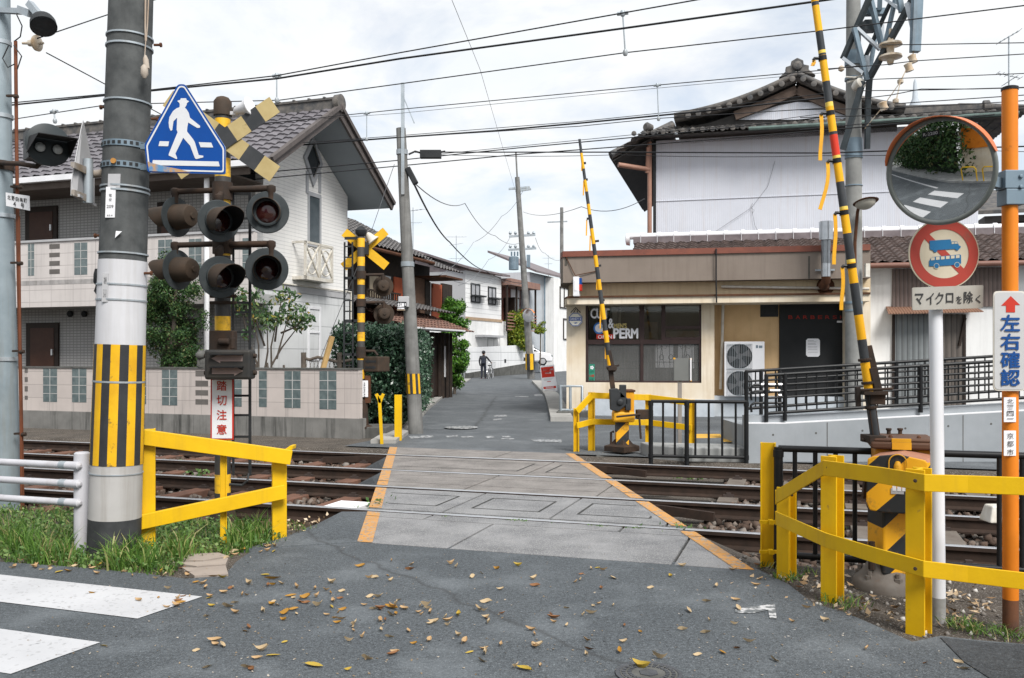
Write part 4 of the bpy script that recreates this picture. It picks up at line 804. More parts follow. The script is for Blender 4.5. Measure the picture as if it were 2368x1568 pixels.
# ---------------------------------------------------------------- foliage helpers
def leaf_cards(name, pos, size, m, parent=None, asp=.5, nrm=None, droop=0, loc=None):
    n = len(pos); A = RNG.normal(size=(n, 3))
    if nrm is not None: A = nrm + A * .75
    A /= np.linalg.norm(A, axis=1)[:, None] + 1e-9
    B = RNG.normal(size=(n, 3)); B[:, 2] -= droop; B -= (B * A).sum(1)[:, None] * A; B /= np.linalg.norm(B, axis=1)[:, None] + 1e-9
    Cc = np.cross(A, B); s = (size * RNG.uniform(.55, 1.3, n))[:, None]; bend = A * s * RNG.uniform(-.22, .22, n)[:, None]
    vs = np.stack([pos - B * s * .5 + bend, pos + Cc * s * asp * .5, pos + B * s * .5 + bend, pos - Cc * s * asp * .5], 1).reshape(-1, 3)
    return np_mesh(name, vs, np.arange(n * 4).reshape(n, 4), m, parent, loc=loc)
def blob_pts(n, blobs, shell=.55):       # points spread through ellipsoids (cx,cy,cz,rx,ry,rz), denser towards the outside
    vol = np.array([b[3] * b[4] * b[5] for b in blobs]) ** .72; idx = RNG.choice(len(blobs), n, p=vol / vol.sum()); B = np.array(blobs)[idx]
    d = RNG.normal(size=(n, 3)); d /= np.linalg.norm(d, axis=1)[:, None]; r = (shell + (1.06 - shell) * RNG.random(n) ** .7) * RNG.uniform(.9, 1.12, n)
    return B[:, :3] + d * r[:, None] * B[:, 3:], d
def gaps(p, sc=2.2, cut=.0):
    f = np.sin(p[:, 0] * sc * 2.1 + 1.3) * np.sin(p[:, 1] * sc * 1.7 + .4) + np.sin(p[:, 2] * sc * 2.4 + p[:, 0] * 1.9) * .8 + RNG.normal(size=len(p)) * .35
    return f > cut
LF_CON = leafmat('conifer_leaf', [(0, (.013, .036, .013)), (.45, (.032, .08, .022)), (.8, (.062, .125, .034)), (.96, (.09, .11, .034)), (1, (.13, .09, .045))], .6, .15)
LF_HEDGE = leafmat('hedge_leaf', [(0, (.012, .032, .02)), (.5, (.032, .075, .042)), (.85, (.065, .13, .075)), (1, (.14, .22, .15))], .32, .12, .6)
LF_BRIGHT = leafmat('bright_leaf', [(0, (.03, .09, .015)), (.5, (.075, .20, .025)), (.85, (.14, .31, .04)), (1, (.20, .36, .06))], .5, .3)
LF_YG = leafmat('yellow_green_leaf', [(0, (.05, .09, .012)), (.5, (.15, .22, .02)), (.85, (.28, .33, .03)), (1, (.36, .32, .05))], .5, .3)
LF_TREE = leafmat('broad_leaf', [(0, (.03, .075, .03)), (.5, (.08, .16, .065)), (.84, (.17, .25, .10)), (.95, (.32, .30, .06)), (1, (.40, .24, .04))], .45, .3)
LF_GRASS = leafmat('grass_blade', [(0, (.045, .11, .018)), (.5, (.095, .20, .03)), (.78, (.17, .29, .06)), (.9, (.32, .33, .12)), (1, (.42, .34, .18))], .55, .3)
LF_LOW = leafmat('low_weed', [(0, (.05, .12, .03)), (.6, (.12, .22, .06)), (1, (.24, .31, .12))], .6, .25)
BARK = mat('bark', (.13, .11, .09), (.075, .06, .05), 8, .9, bmp=.6, bs=40)
def branchy(mb, a, d, ln, r, depth, out, n=5, bend=.28):
    pts = [V(a)]; dd = V(d).normalized(); rr = [r]
    for i in range(n):
        dd = (dd + V((random.gauss(0, bend), random.gauss(0, bend), random.gauss(0, bend * .6) + .07))).normalized(); pts.append(pts[-1] + dd * ln / n); rr.append(r * (1 - .5 * (i + 1) / n))
    mb.tube(pts, rr, 7)
    if depth == 0: out.append(pts[-1]); return
    for k in range(2 if depth > 1 else 3):
        s = V((random.gauss(0, .6), random.gauss(0, .6), .55 + random.random() * .4)); branchy(mb, pts[-1 if k else -2], dd * .8 + s, ln * random.uniform(.5, .75), rr[-1] * .9, depth - 1, out, n, bend)
# ---------------------------------------------------------------- house with the gable, behind the garden wall
Lh = V((-4.85, 17.8, 0)); HLp = lambda a, b, z: Lh + EX * a + EN * b + V((0, 0, z)); SL_ = (7.16 - 5.43) / 2.72
GA = Pl(*HLp(-1, 0, 0).xy, EN.x, EN.y); FA = Pl(*HLp(0, 1.235, 0).xy, EX.x, EX.y); BA = Pl(*HLp(0, .25, 0).xy, EX.x, EX.y)
house = thing('gabled_house', 'white two-storey house with mauve tiled gable roof and glass-block balcony', 'house', HLp(-4, 1.2, -.02), rz_)
BRW = bands('white_brick', (.80, .79, .77), (.78, .77, .75), (.60, .60, .59), 3.7, .085, .008, .3, .6, .05, .3, 'YZ', .14)
MESHT = bands('small_mosaic_tile', (.40, .39, .38), (.37, .36, .35), (.23, .225, .22), .105, .065, .012, 0, .6, .06, .4, 'XZ')
PINK = bands('pinkish_block', (.58, .54, .52), (.55, .51, .49), (.33, .30, .29), .62, .27, .006, 0, .75, .10, .3, 'XZ', .22)
PINKW = bands('wall_block', (.50, .445, .415), (.46, .41, .385), (.30, .27, .25), .62, .27, .006, 0, .8, .14, .3, 'XZ', .35)
LOWW = bands('grey_slab_wall', (.62, .63, .635), (.58, .59, .595), (.30, .31, .32), 2.3, .55, .008, .3, .8, .08, .3, 'YZ', .3)
zb = lambda b: 5.43 + SL_ * (b if b < 2.72 else 5.44 - b) - .16
zmid = 3.05
mb = MB(); mb.prism([HLp(-1, 1.235, zmid), HLp(-1, 4.97, zmid), HLp(-1, 4.97, zb(4.97)), HLp(-1, 2.72, zb(2.72)), HLp(-1, 1.235, zb(1.235))], -EX * .2); mb.build('gable_wall', BRW, house)
mb = MB(); mb.prism([HLp(-.97, 1.20, -.05), HLp(-.97, 5.0, -.05), HLp(-.97, 5.0, zmid - .12), HLp(-.97, 1.20, zmid - .12)], -EX * .22); mb.build('lower_wall', LOWW, house)
mb = MB(); mb.prism([HLp(-.95, 1.19, zmid - .12), HLp(-.95, 5.01, zmid - .12), HLp(-.95, 5.01, zmid + .03), HLp(-.95, 1.19, zmid + .03)], -EX * .25); mb.build('string_course', GREYP, house)
mb = MB(); mb.prism([HLp(-1.2, 1.235, -.05), HLp(-14, 1.235, -.05), HLp(-14, 1.235, 5.30), HLp(-1.2, 1.235, 5.30)], EN * .2); mb.prism([HLp(-1.2, 4.97, -.05), HLp(-14, 4.97, -.05), HLp(-14, 4.97, 5.30), HLp(-1.2, 4.97, 5.30)], EN * -.2); mb.build('facade_wall', MESHT, house)
def tile_roof(mb, e0, e1, r0, r1, pitch=.28, course=.26, amp=.035, step=.03, mi=0, sub=6):
    e0, e1, r0, r1 = V(e0), V(e1), V(r0), V(r1); nn = (e1 - e0).cross(r0 - e0).normalized()
    if nn.z < 0: nn = -nn
    nx = max(2, int((e1 - e0).length / pitch)) * sub; ny = max(1, int(round(((r0 + r1) / 2 - (e0 + e1) / 2).length / course))); vs, fs = [], []
    for k in range(ny):
        for (f, h) in ((k / ny, step), ((k + 1) / ny, 0.0)):
            a, b = e0.lerp(r0, f), e1.lerp(r1, f)
            for i in range(nx + 1):
                ph = i / sub * 2 * PI; w = amp * (math.sin(ph) * .5 + .28 * math.sin(2 * ph + .7)); vs.append(a.lerp(b, i / nx) + nn * (w + h + .02))
    m = nx + 1
    for r in range(2 * ny - 1):
        for i in range(nx): q = r * m + i; fs.append((q, q + 1, q + 1 + m, q + m))
    mb.add(vs, fs, mi)
TILEM = mat('mauve_roof_tile', (.16, .15, .162), (.10, .095, .104), 1.4, .5, bmp=.15, bs=30, spot=((.12, .10, .10), 6, .66))
mb = MB(); tile_roof(mb, HLp(-14, 0, 5.43), HLp(0, 0, 5.43), HLp(-14, 2.72, 7.16), HLp(0, 2.72, 7.16), .30, .29, .04, .035)
tile_roof(mb, HLp(0, 5.44, 5.43), HLp(-14, 5.44, 5.43), HLp(0, 2.72, 7.16), HLp(-14, 2.72, 7.16), .30, .29, .04, .035); roof = mb.build('roof', TILEM, house, smooth=50)
mb = MB()
for b0_, b1_ in ((0, 2.72), (5.44, 2.72)):
    mb.prism([HLp(-.02, b0_, 5.43 - .14), HLp(-.02, b1_, 7.16 - .14), HLp(-.02, b1_, 7.16), HLp(-.02, b0_, 5.43)], -EX * 13.9)
mb.build('soffit', SOFFIT, roof)
mb = MB()
for b0_, b1_ in ((-.06, 2.72), (5.5, 2.72)):
    z0_ = 5.43 - .04; mb.bar(HLp(.02, b0_, z0_ - .06), HLp(.02, b1_, 7.16 - .06), .06, .22); mb.bar(HLp(.05, b0_, z0_ + .02), HLp(.05, b1_, 7.16 + .05), .12, .09)
mb.build('bargeboard', mat('dark_bargeboard', (.075, .065, .062), (.11, .095, .09), 5, .6), roof)
mb = MB(); mb.bar(HLp(-14, 2.72, 7.24), HLp(.05, 2.72, 7.24), .20, .22); mb.bar(HLp(-14, 2.72, 7.37), HLp(.05, 2.72, 7.37), .26, .05)
for k in range(34): mb.box(HLp(-.3 - k * .4, 2.72, 7.40), (.05, .28, .04), rz_)
mb.lathe(HLp(-.05, 2.72, 7.28), EX, [(0, .19), (.14, .20), (.15, .15)], 18); mb.build('ridge', TILED, roof, smooth=40)
mb = MB(); mb.bar(HLp(-14, -.10, 5.36), HLp(.02, -.10, 5.36), .12, .12); mb.build('gutter', WHT, house)
mb = MB(); mb.bar(HLp(-14, .02, 5.24), HLp(-.5, .02, 5.24), .05, .16); mb.prism([HLp(-14, .05, 5.2), HLp(-1.0, .05, 5.2), HLp(-1.0, 1.23, 5.2), HLp(-14, 1.23, 5.2)], (0, 0, .03)); mb.build('eave_board', mat('eave_brown', (.12, .095, .08), (.09, .07, .06)), house)
# balcony
zp0, zp1, xe = BA.z(60, 711, 0), BA.z(60, 562, 0), 587
mb = MB(); a1 = BA.a(xe); BA.mbox(mb, -9.5, a1, zp0, zp1, -.12, 0); bal = mb.build('balcony', PINK, house)
mb = MB(); BA.mbox(mb, -9.5, a1 + .01, zp1, zp1 + .05, -.16, .03); mb.build('coping', GREYP, bal)
mb = MB(); BA.mbox(mb, -9.5, a1 + .004, zp0 + .50, zp0 + .60, -.125, .004); mb.build('band', mat('band_grey2', (.40, .38, .37), (.28, .27, .265), 6, .8, streak=.8, sc=(.16, .15, .14)), bal)
mb = MB(); BA.mbox(mb, -9.5, a1, zp0, zp0 + .2, -1.0, -.13); mb.build('floor_slab', CONC, bal)
def blocks(pl, rects, root, zr_, off=.004, cols=2, rows=4):
    for x0, y0, x1, y1 in rects:
        mb = MB(); a0, a1_, z0, z1 = pl.a(x0), pl.a(x1), pl.z(x0, y1), pl.z(x0, y0); pl.mbox(mb, a0, a1_, z0, z1, -.03, off); o = mb.build('glass_block_panel', GLASSB, root)
        mb = MB(); g = .012
        for i in range(1, cols): a = a0 + (a1_ - a0) * i / cols; pl.mbox(mb, a - g / 2, a + g / 2, z0, z1, off - .001, off + .006)
        for j in range(1, rows): z = z0 + (z1 - z0) * j / rows; pl.mbox(mb, a0, a1_, z - g / 2, z + g / 2, off - .001, off + .004)
        mb.build('joint', mat('block_joint', (.46, .46, .45)) if 'block_joint' not in bpy.data.materials else bpy.data.materials['block_joint'], o)
def slits(pl, x0, x1, ys, root):
    for y0, y1 in ys:
        mb = MB(); pl.box(mb, x0, y0, x1, y1, -.05, .004, zr=x0); mb.build('vent_slit', mat('slit_dark', (.10, .09, .085), (.14, .13, .12)) if 'slit_dark' not in bpy.data.materials else bpy.data.materials['slit_dark'], root)
blocks(BA, [(65, 564, 79, 638), (172, 562, 202, 636), (366, 555, 398, 626), (437, 553, 466, 628)], bal, 0); blocks(BA, [(561, 551, 580, 626)], bal, 0, cols=1)
slits(BA, 114, 138, ((565, 576), (585, 595), (604, 615), (623, 634)), bal)
# doors and small things on the facade
def door_on(pl, x0, y0, x1, y1, root, fm, dm, name='door', fr=10):
    mb = MB(); pl.box(mb, x0, y0, x1, y1, 0, .05); o = mb.build('door_frame', fm, root); mb = MB(); pl.box(mb, x0 + fr, y0 + fr + 2, x1 - fr, y1, .05, .06); d = mb.build(name, dm, root)
    mb = MB(); pl.box(mb, x1 - fr - 7, (y0 + y1) / 2 - 6, x1 - fr - 4, (y0 + y1) / 2 + 8, .06, .10); mb.build('handle', ALU, d)
door_on(FA, 58, 480, 131, 570, house, DBROWN, BROWN); door_on(FA, 363, 468, 424, 570, house, DBROWN, BROWN); door_on(FA, 60, 747, 134, 880, house, DBROWN, BROWN); door_on(FA, 372, 738, 450, 880, house, DBROWN, BROWN)
mb = MB()
for x in (164, 197): c = FA.p(x, 726); mb.lathe(c, FA.n, [(0, .07), (.05, .075), (.06, .05)], 18)
mb.build('vent', BLKP, house)
mb = MB(); t = HLp(-3.15, .02, 0); q0, q1 = RT(478, 400, 1), None
dp = BA.p(478, 700, .10); mb.tube([V((dp.x, dp.y, .1)), V((dp.x, dp.y, 5.35))], .055, 14); mb.build('downpipe', WHT, house, smooth=40)
# gable details
FRG = mat('frame_grey', (.36, .37, .39), (.32, .33, .35), 5, .5)
def window(pl, x0, y0, x1, y1, root, fm, gm, fr=.05, mull=(), off=.03, lab=None, rec=0.0):
    a0, a1, z0, z1 = pl.a(x0), pl.a(x1), pl.z(x0, y1), pl.z(x0, y0)
    if pl.a(x1) < pl.a(x0): a0, a1 = a1, a0
    return window_m(pl, a0, a1, z0, z1, root, fm, gm, fr, mull, off)
def window_m(pl, a0, a1, z0, z1, root, fm, gm, fr=.05, mull=(), off=.03):
    mb = MB(); pl.mbox(mb, a0, a1, z0, z0 + fr, -.02, off); pl.mbox(mb, a0, a1, z1 - fr, z1, -.02, off); pl.mbox(mb, a0, a0 + fr, z0 + fr, z1 - fr, -.02, off); pl.mbox(mb, a1 - fr, a1, z0 + fr, z1 - fr, -.02, off)
    for k, f in mull:
        if k == 'v': a = a0 + (a1 - a0) * f; pl.mbox(mb, a - fr * .35, a + fr * .35, z0 + fr, z1 - fr, -.02, off - .004)
        else: z = z0 + (z1 - z0) * f; pl.mbox(mb, a0 + fr, a1 - fr, z - fr * .35, z + fr * .35, -.02, off - .002)
    w = mb.build('window', fm, root); mb = MB(); pl.mbox(mb, a0 + fr, a1 - fr, z0 + fr, z1 - fr, -.02, off * .4); mb.build('pane', gm, w); return w
GLS = mat('window_pane', (.05, .065, .075), (.09, .11, .12), 2, .07, spec=.8)
mb = MB(); c = GA.p(722, 372); u, w_ = .42, .62
dia = lambda k, off: [c + GA.n * off + EN * (k * u), c + GA.n * off + V((0, 0, k * w_)), c + GA.n * off - EN * (k * u), c + GA.n * off - V((0, 0, k * w_))]
o_, i_ = dia(1, .05), dia(.70, .05); mb.add(o_ + i_ + [p - GA.n * .05 for p in o_], [(j, (j + 1) % 4, 4 + (j + 1) % 4, 4 + j) for j in range(4)] + [(j, 8 + j, 8 + (j + 1) % 4, (j + 1) % 4) for j in range(4)]); o = mb.build('window', FRG, house); mb = MB(); mb.poly(dia(.71, .015)); mb.build('pane', GLASSD, o)
window(GA, 711, 445, 741, 568, house, FRG, GLS, .06)
mb = MB(); GA.box(mb, 709, 395, 714, 445, 0, .025); GA.box(mb, 738, 395, 743, 445, 0, .025); GA.box(mb, 709, 440, 743, 446, 0, .027); mb.build('trim', FRG, house)
window(GA, 709, 707, 739, 885, house, WHT, GLS, .07, (('h', .66), ('h', .30)), .05)
a0, a1 = sorted((GA.a(706, .35), GA.a(770, .35))); z0, z1 = GA.z(735, 652, .2), GA.z(735, 566, .2)
mb = MB(); GA.mbox(mb, a0, a1, z0, z0 + .08, 0, .36); GA.mbox(mb, a0, a1, z1 - .05, z1, .30, .36)
for a in (a0, (a0 + a1) / 2, a1 - .05): GA.mbox(mb, a, a + .05, z0, z1, .31, .36)
GA.mbox(mb, a0, a0 + .05, z1 - .05, z1, 0, .3); GA.mbox(mb, a1 - .05, a1, z1 - .05, z1, 0, .3)
for s0, s1 in ((a0, (a0 + a1) / 2), ((a0 + a1) / 2, a1)):
    for k in (0, 1): mb.bar(GA.w(s0 if k else s1, z0 + .08, .34), GA.w(s1 if k else s0, z1 - .05, .34), .03, .04, up=GA.n)
    m_ = (s0 + s1) / 2; zc = (z0 + z1) / 2; mb.tube([GA.w(m_ + math.cos(t) * .24, zc + math.sin(t) * .30, .33) for t in np.linspace(0, 2 * PI, 20)[:-1]], .018, 6, closed=True)
mb.build('window_balcony', IVORY, house)
mb = MB(); mb.tube([GA.p(640, 700 - 46, .06), GA.p(815, 676, .06)], .02, 8); mb.tube([GA.p(812, 676, .06), GA.p(812, 760, .06)], .02, 8); mb.build('pipe', IVORY, house, smooth=40)
# garden wall
Wd = Pl(-2.77, 16.0, EX.x, EX.y); gw = thing('garden_wall', 'pinkish block garden wall with glass-block panels along the tracks', 'garden wall', Wd.w(-4, -.2), rz_)
zt0 = 1.225; zm = .34
mb = MB(); Wd.mbox(mb, -9.2, 0, zm, zt0, -.15, 0); wl = mb.build('wall', PINKW, gw)
mb = MB(); Wd.mbox(mb, -9.2, .01, zt0, zt0 + .03, -.17, .02); mb.build('coping', CONCD, gw)
mb = MB(); Wd.mbox(mb, -9.2, .05, -.3, zm, -.2, .04); mb.build('footing', mat('stained_footing', (.20, .195, .185), (.14, .138, .13), 3, .95, bmp=.5, bs=60, streak=.95, sc=(.03, .03, .028), spot=((.35, .35, .34), 2.2, .70)), gw)
blocks(Wd, [(100, 852, 132, 929), (167, 852, 200, 930), (320, 854, 338, 934), (375, 855, 410, 937), (658, 858, 695, 943), (739, 858, 778, 946)], wl, 0); blocks(Wd, [(540, 857, 559, 940), (599, 858, 617, 941)], wl, 0, cols=1)
slits(Wd, 57, 64, ((852, 862), (872, 883), (893, 905), (915, 924)), wl); slits(Wd, 452, 481, ((857, 870), (880, 893), (902, 914), (923, 935)), wl)
rt = thing('stone_figure', 'small dark stone lion figure on top of the garden wall', 'stone figure', Wd.w(Wd.a(465), zt0 + .03, -.08)); b_ = Wd.w(Wd.a(465), zt0 + .03, -.08)
mb = MB(); mb.lathe(b_, (0, 0, 1), [(0, .12), (.04, .12), (.05, .09), (.13, .10), (.2, .07)], 12); mb.lathe(b_ + V((-.02, -.02, .17)), (-.2, -.3, 1), [(0, .06), (.05, .105), (.11, .10), (.15, .06)], 12); mb.lathe(b_ + V((-.06, -.07, .24)), (-.5, -1, 0), [(0, .06), (.06, .045), (.07, .02)], 10)
for s_ in (-1, 1): mb.lathe(b_ + V((s_ * .055 - .02, -.06, .02)), (0, 0, 1), [(0, .035), (.15, .03)], 8); mb.lathe(b_ + V((s_ * .06 - .02, .0, .31)), (s_ * .3, 0, 1), [(0, .03), (.04, .01)], 8)
mb.build('figure', CONCD, rt, smooth=50)
# things in the garden behind the wall
b_ = Wd.w(Wd.a(750), 1.1, -.9); mb = MB(); mb.bar(P(745, 860, 16.9), P(768, 778, 17.0), .085, .085); tag(mb.build('garden_pole', mat('pale_timber', (.50, .33, .14), (.42, .27, .11), 5, .7)), 'pale yellow pole leaning over the garden wall', 'pole')
mb = MB(); mb.tube([P(x, y, 17.0) for x, y in ((697, 826), (715, 832), (735, 826), (760, 832), (785, 838), (815, 832))], .03, 8)
for x in (702, 785): mb.tube([P(x, 866, 17.0), P(x, 815, 17.0)], .05, 8)
for k in range(12): mb.tube([P(705 + k * 9, 830, 17.0), P(712 + k * 9, 860, 17.0)], .004, 4); mb.tube([P(712 + k * 9, 830, 17.0), P(705 + k * 9, 860, 17.0)], .004, 4)
tag(mb.build('garden_fence', BARK), 'low rustic log fence with wire behind the garden wall', 'fence')
# trees of the garden
Yc = 17.9; cz = lambda y: P(0, y, Yc).z; cxp = lambda x: P(x, 0, Yc).x
tr = thing('conifer', 'bushy dark green conifer behind the garden wall', 'tree', (cxp(405), Yc, 0)); mb = MB(); mb.tube([V((cxp(402), Yc, -.02)), V((cxp(398), Yc, 1.4)), V((cxp(408), Yc, 3.0))], [.09, .07, .02], 8); mb.build('trunk', BARK, tr, smooth=50)
bl = []
for k in range(70):
    y = random.uniform(606, 845); f = (y - 605) / 250; hw = 82 * (math.sin(min(1, f * 1.7 + .25) * PI / 2)) * (1 - max(0, f - .72) * 1.5); x = 404 + random.uniform(-1, 1) * hw * .78; bl.append((cxp(x), Yc + random.uniform(-.35, .3), cz(y), random.uniform(.13, .25), random.uniform(.13, .25), random.uniform(.15, .3)))
p, d = blob_pts(24000, bl, .2); k = gaps(p, 3.2, -1.0); leaf_cards('crown', p[k], .062, LF_CON, tr, .45, d[k])
tr = thing('broadleaf_tree', 'small multi-stemmed tree with green and yellow leaves before the white house', 'tree', (P(620, 860, 17.6).x, 17.6, 0)); mb = MB(); tips = []
for x0, dx in ((600, -.3), (615, .1), (632, .45)):
    branchy(mb, V((P(x0, 0, 17.6).x, 17.6, .0)), V((dx * .25, 0, 1)), 1.35, .045, 0, [], 5, .12)
for x0, y0, x1, y1 in ((598, 855, 585, 735), (598, 850, 560, 720), (612, 858, 618, 760), (628, 855, 640, 740), (628, 845, 690, 755), (640, 830, 665, 740), (612, 800, 588, 690), (636, 790, 650, 700), (585, 760, 552, 700), (650, 770, 705, 735)):
    a, b = P(x0, y0, 17.6), P(x1, y1, 17.6 + random.uniform(-.3, .3)); m_ = a.lerp(b, .5) + V((random.uniform(-.06, .06), 0, -.03)); mb.tube([a, m_, b], [.022, .017, .008], 7); tips.append(b)
    for _ in range(2): e = b + V((random.uniform(-.2, .2), random.uniform(-.2, .2), random.uniform(-.02, .2))); mb.tube([b, e], [.008, .004], 5); tips.append(e)
mb.build('trunk', BARK, tr, smooth=60)
bl = [(t.x, t.y, t.z, .15, .15, .13) for t in tips] + [(P(x, y, 17.6).x, 17.6 + random.uniform(-.2, .2), P(x, y, 17.6).z, .13, .13, .12) for x, y in ((560, 690), (575, 705), (600, 690), (620, 705), (655, 690), (680, 710), (695, 735), (660, 720), (640, 735), (600, 740), (585, 755), (700, 745), (670, 745), (552, 672), (645, 685), (680, 690), (575, 775))]
p, d = blob_pts(1150, bl, .3); leaf_cards('crown', p, .115, LF_TREE, tr, .42, None, 1.2)
# dark clipped hedge along the street
hd = thing('hedge', 'dark glossy clipped hedge at the street corner behind the striped mast', 'hedge', (-2.7, 19, 0))
def hedge_pts(n):
    t = RNG.random(n); y = 17.2 + 9 * t ** 1.6; xr_ = -2.0 - .052 * (y - 17.2); xl_ = xr_ - 1.55; top = 2.02 + .07 * np.sin(y * 1.4) - .10 * np.exp(-(y - 17.2) * 1.2)
    sd_ = RNG.random(n); x = np.where(sd_ < .42, xr_ + RNG.normal(0, .06, n), xl_ + (xr_ - xl_) * RNG.random(n)); z = np.where(sd_ < .42, top * RNG.random(n), np.where(sd_ < .72, top + RNG.normal(0, .06, n), top * RNG.random(n)))
    fr_ = sd_ > .72; y = np.where(fr_, 17.15 + RNG.normal(0, .07, n) + .25 * np.abs(RNG.normal(0, .4, n)), y); xr2 = -2.0; x = np.where(fr_, -2.0 - 1.45 * RNG.random(n), x); z = np.where(fr_, (1.92 - .25 * np.clip((-2.9 - x), 0, 1)) * RNG.random(n), z)
    x = x + .05 * np.sin(z * 5 + y * 2); keep = z > .18 + .1 * np.sin(x * 9); return np.stack([x, y, z], 1)[keep]
p = hedge_pts(24000); leaf_cards('foliage', p, .085, LF_HEDGE, hd, .5)
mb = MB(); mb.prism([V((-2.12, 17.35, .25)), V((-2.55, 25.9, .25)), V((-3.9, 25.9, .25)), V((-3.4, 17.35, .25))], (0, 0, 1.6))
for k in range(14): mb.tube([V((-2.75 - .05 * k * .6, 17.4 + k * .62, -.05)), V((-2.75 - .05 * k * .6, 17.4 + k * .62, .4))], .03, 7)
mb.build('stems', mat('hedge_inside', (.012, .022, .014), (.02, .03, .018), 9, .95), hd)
# ---------------------------------------------------------------- old timber house on the street
OE0 = V((-4.35, 27.7, 0)); OH = Pl(OE0.x, OE0.y, EN.x, EN.y); oh = thing('timber_house', 'old two-storey timber house with red ochre walls and grey tiled roof', 'house', OE0 + EN * 2, rz_)
OCH = mat('ochre_red', (.48, .115, .05), (.40, .095, .045), 2, .85, streak=.25, sc=(.25, .07, .04)); WOODD = mat('dark_timber', (.024, .018, .015), (.042, .029, .021), 6, .8, bmp=.3)
OT = mat('old_grey_tile', (.085, .083, .084), (.17, .16, .155), 4, .6, bmp=.2, bs=30)
mb = MB(); OH.mbox(mb, -5, 5.0, -.05, 5.0, -6, -.85); mb.build('wall', WOODD, oh)
mb = MB(); tile_roof(mb, OH.w(-5, 4.89, 0), OH.w(4.57, 4.89, 0), OH.w(-5, 6.5, -3.2), OH.w(4.57, 6.5, -3.2), .27, .25, .05, .05); tile_roof(mb, OH.w(4.57, 4.6, -6.4), OH.w(-5, 4.6, -6.4), OH.w(4.57, 6.5, -3.2), OH.w(-5, 6.5, -3.2), .27, .25, .05, .05); rf = mb.build('roof', OT, oh, smooth=40)
mb = MB(); mb.prism([OH.w(-5, 4.80, 0), OH.w(4.5, 4.80, 0), OH.w(4.5, 6.4, -3.2), OH.w(-5, 6.4, -3.2)], (0, 0, .06)); mb.build('eave_boards', WOODD, rf)
mb = MB(); mb.tube([OH.w(-5, 4.80, .08), OH.w(4.6, 4.80, .08)], .06, 8); mb.build('gutter', RUST, oh, smooth=40)
ow = lambda x0, y0, x1, y1, name, m, t0=-.85, t1=-.80, root=None: (lambda mb: (OH.box(mb, x0, y0, x1, y1, t0, t1), mb.build(name, m, root or oh))[1])(MB())
ow(912, 640, 946, 752, 'ochre_panel', OCH); ow(845, 722, 905, 762, 'ochre_panel', OCH)
w_ = ow(852, 628, 908, 705, 'window', WOODD, t1=-.74); ow(855, 636, 880, 700, 'pane', mat('paper_screen', (.40, .34, .25), (.34, .28, .2)), -.74, -.73, w_); ow(884, 636, 904, 700, 'pane', GLS, -.74, -.73, w_)
mb = MB(); a0, a1 = OH.a(848, -.5), OH.a(925, -.5); z0, z1 = OH.z(880, 704, -.5), OH.z(880, 672, -.5)
OH.mbox(mb, a0, a1, z1 - .05, z1, -.52, -.46); OH.mbox(mb, a0, a1, z0, z0 + .05, -.52, -.46)
for a in np.arange(a0, a1, .16): OH.mbox(mb, a, a + .03, z0, z1, -.51, -.47)
mb.build('balcony_rail', WOODD, oh)
ow(955, 640, 982, 735, 'reed_blind', mat('reed', (.13, .075, .05), (.10, .055, .038), 9, .9, bmp=.5, bs=90), -.8, -.7); ow(1000, 665, 1020, 755, 'ochre_panel', OCH); ow(984, 650, 996, 725, 'window', WOODD, t1=-.7)
mb = MB(); tile_roof(mb, OH.w(-5, 2.95, .75), OH.w(5, 2.95, .75), OH.w(-5, 3.35, -.85), OH.w(5, 3.35, -.85), .27, .25, .05, .05); mb.build('pent_roof', OT, oh, smooth=40)
# second bay further up the street
mb = MB(); OH.mbox(mb, 5.05, 6.7, -.05, 4.9, -6, -1.0); mb.build('rear_wall', WOODD, oh)
mb = MB(); tile_roof(mb, OH.w(4.6, 4.6, .25), OH.w(7.1, 4.6, .25), OH.w(4.6, 6.0, -3.2), OH.w(7.1, 6.0, -3.2), .27, .25, .05, .05); mb.build('rear_roof', OT, oh, smooth=40)
mb = MB(); OH.mbox(mb, 5.2, 6.9, 4.35, 4.42, -1, .3); mb.build('rust_canopy', RUST, oh)
ow(1002, 655, 1022, 752, 'ochre_panel', OCH, -1.0, -.9); ow(1024, 655, 1046, 745, 'window', WOODD, -1.0, -.9)
# street front: tiled porch, dark door, white panels
PD = Pl(-2.75, 29.5, EN.x, EN.y); ph = thing('street_porch', 'low tiled porch with a dark slatted door and white panels on the street', 'porch', (-2.75, 29.5, 0), rz_)
mb = MB(); PD.mbox(mb, -4.5, 1.9, -.05, 2.25, -1.5, 0); mb.build('wall', WOODD, ph)
mb = MB(); tile_roof(mb, PD.w(-3.0, 2.25, .75), PD.w(2.2, 2.25, .75), PD.w(-3.0, 2.95, -1.2), PD.w(2.2, 2.95, -1.2), .27, .25, .05, .05); mb.build('roof', mat('rusty_tile', (.22, .12, .09), (.13, .085, .07), 4, .7), ph, smooth=40)
mb = MB(); PD.mbox(mb, -3.2, 1.0, 2.28, 2.33, .2, .9); mb.build('canopy_sheet', WHT, ph)
pp = lambda x0, y0, x1, y1, name, m, t1=.05: (lambda mb: (PD.box(mb, x0, y0, x1, y1, -.02, t1), mb.build(name, m, ph)))(MB())
pp(1018, 800, 1023, 875, 'panel', WHT); pp(1026, 800, 1032, 872, 'panel', WHT); pp(1003, 800, 1013, 915, 'door', DBROWN, .04)
mb = MB()
for x in (1000, 1017, 1024, 1035, 1043): c = PD.p(x, 850, .10); mb.bar(V((c.x, c.y, 0)), V((c.x, c.y, 2.25)), .09, .09)
mb.build('post', WOODD, ph)
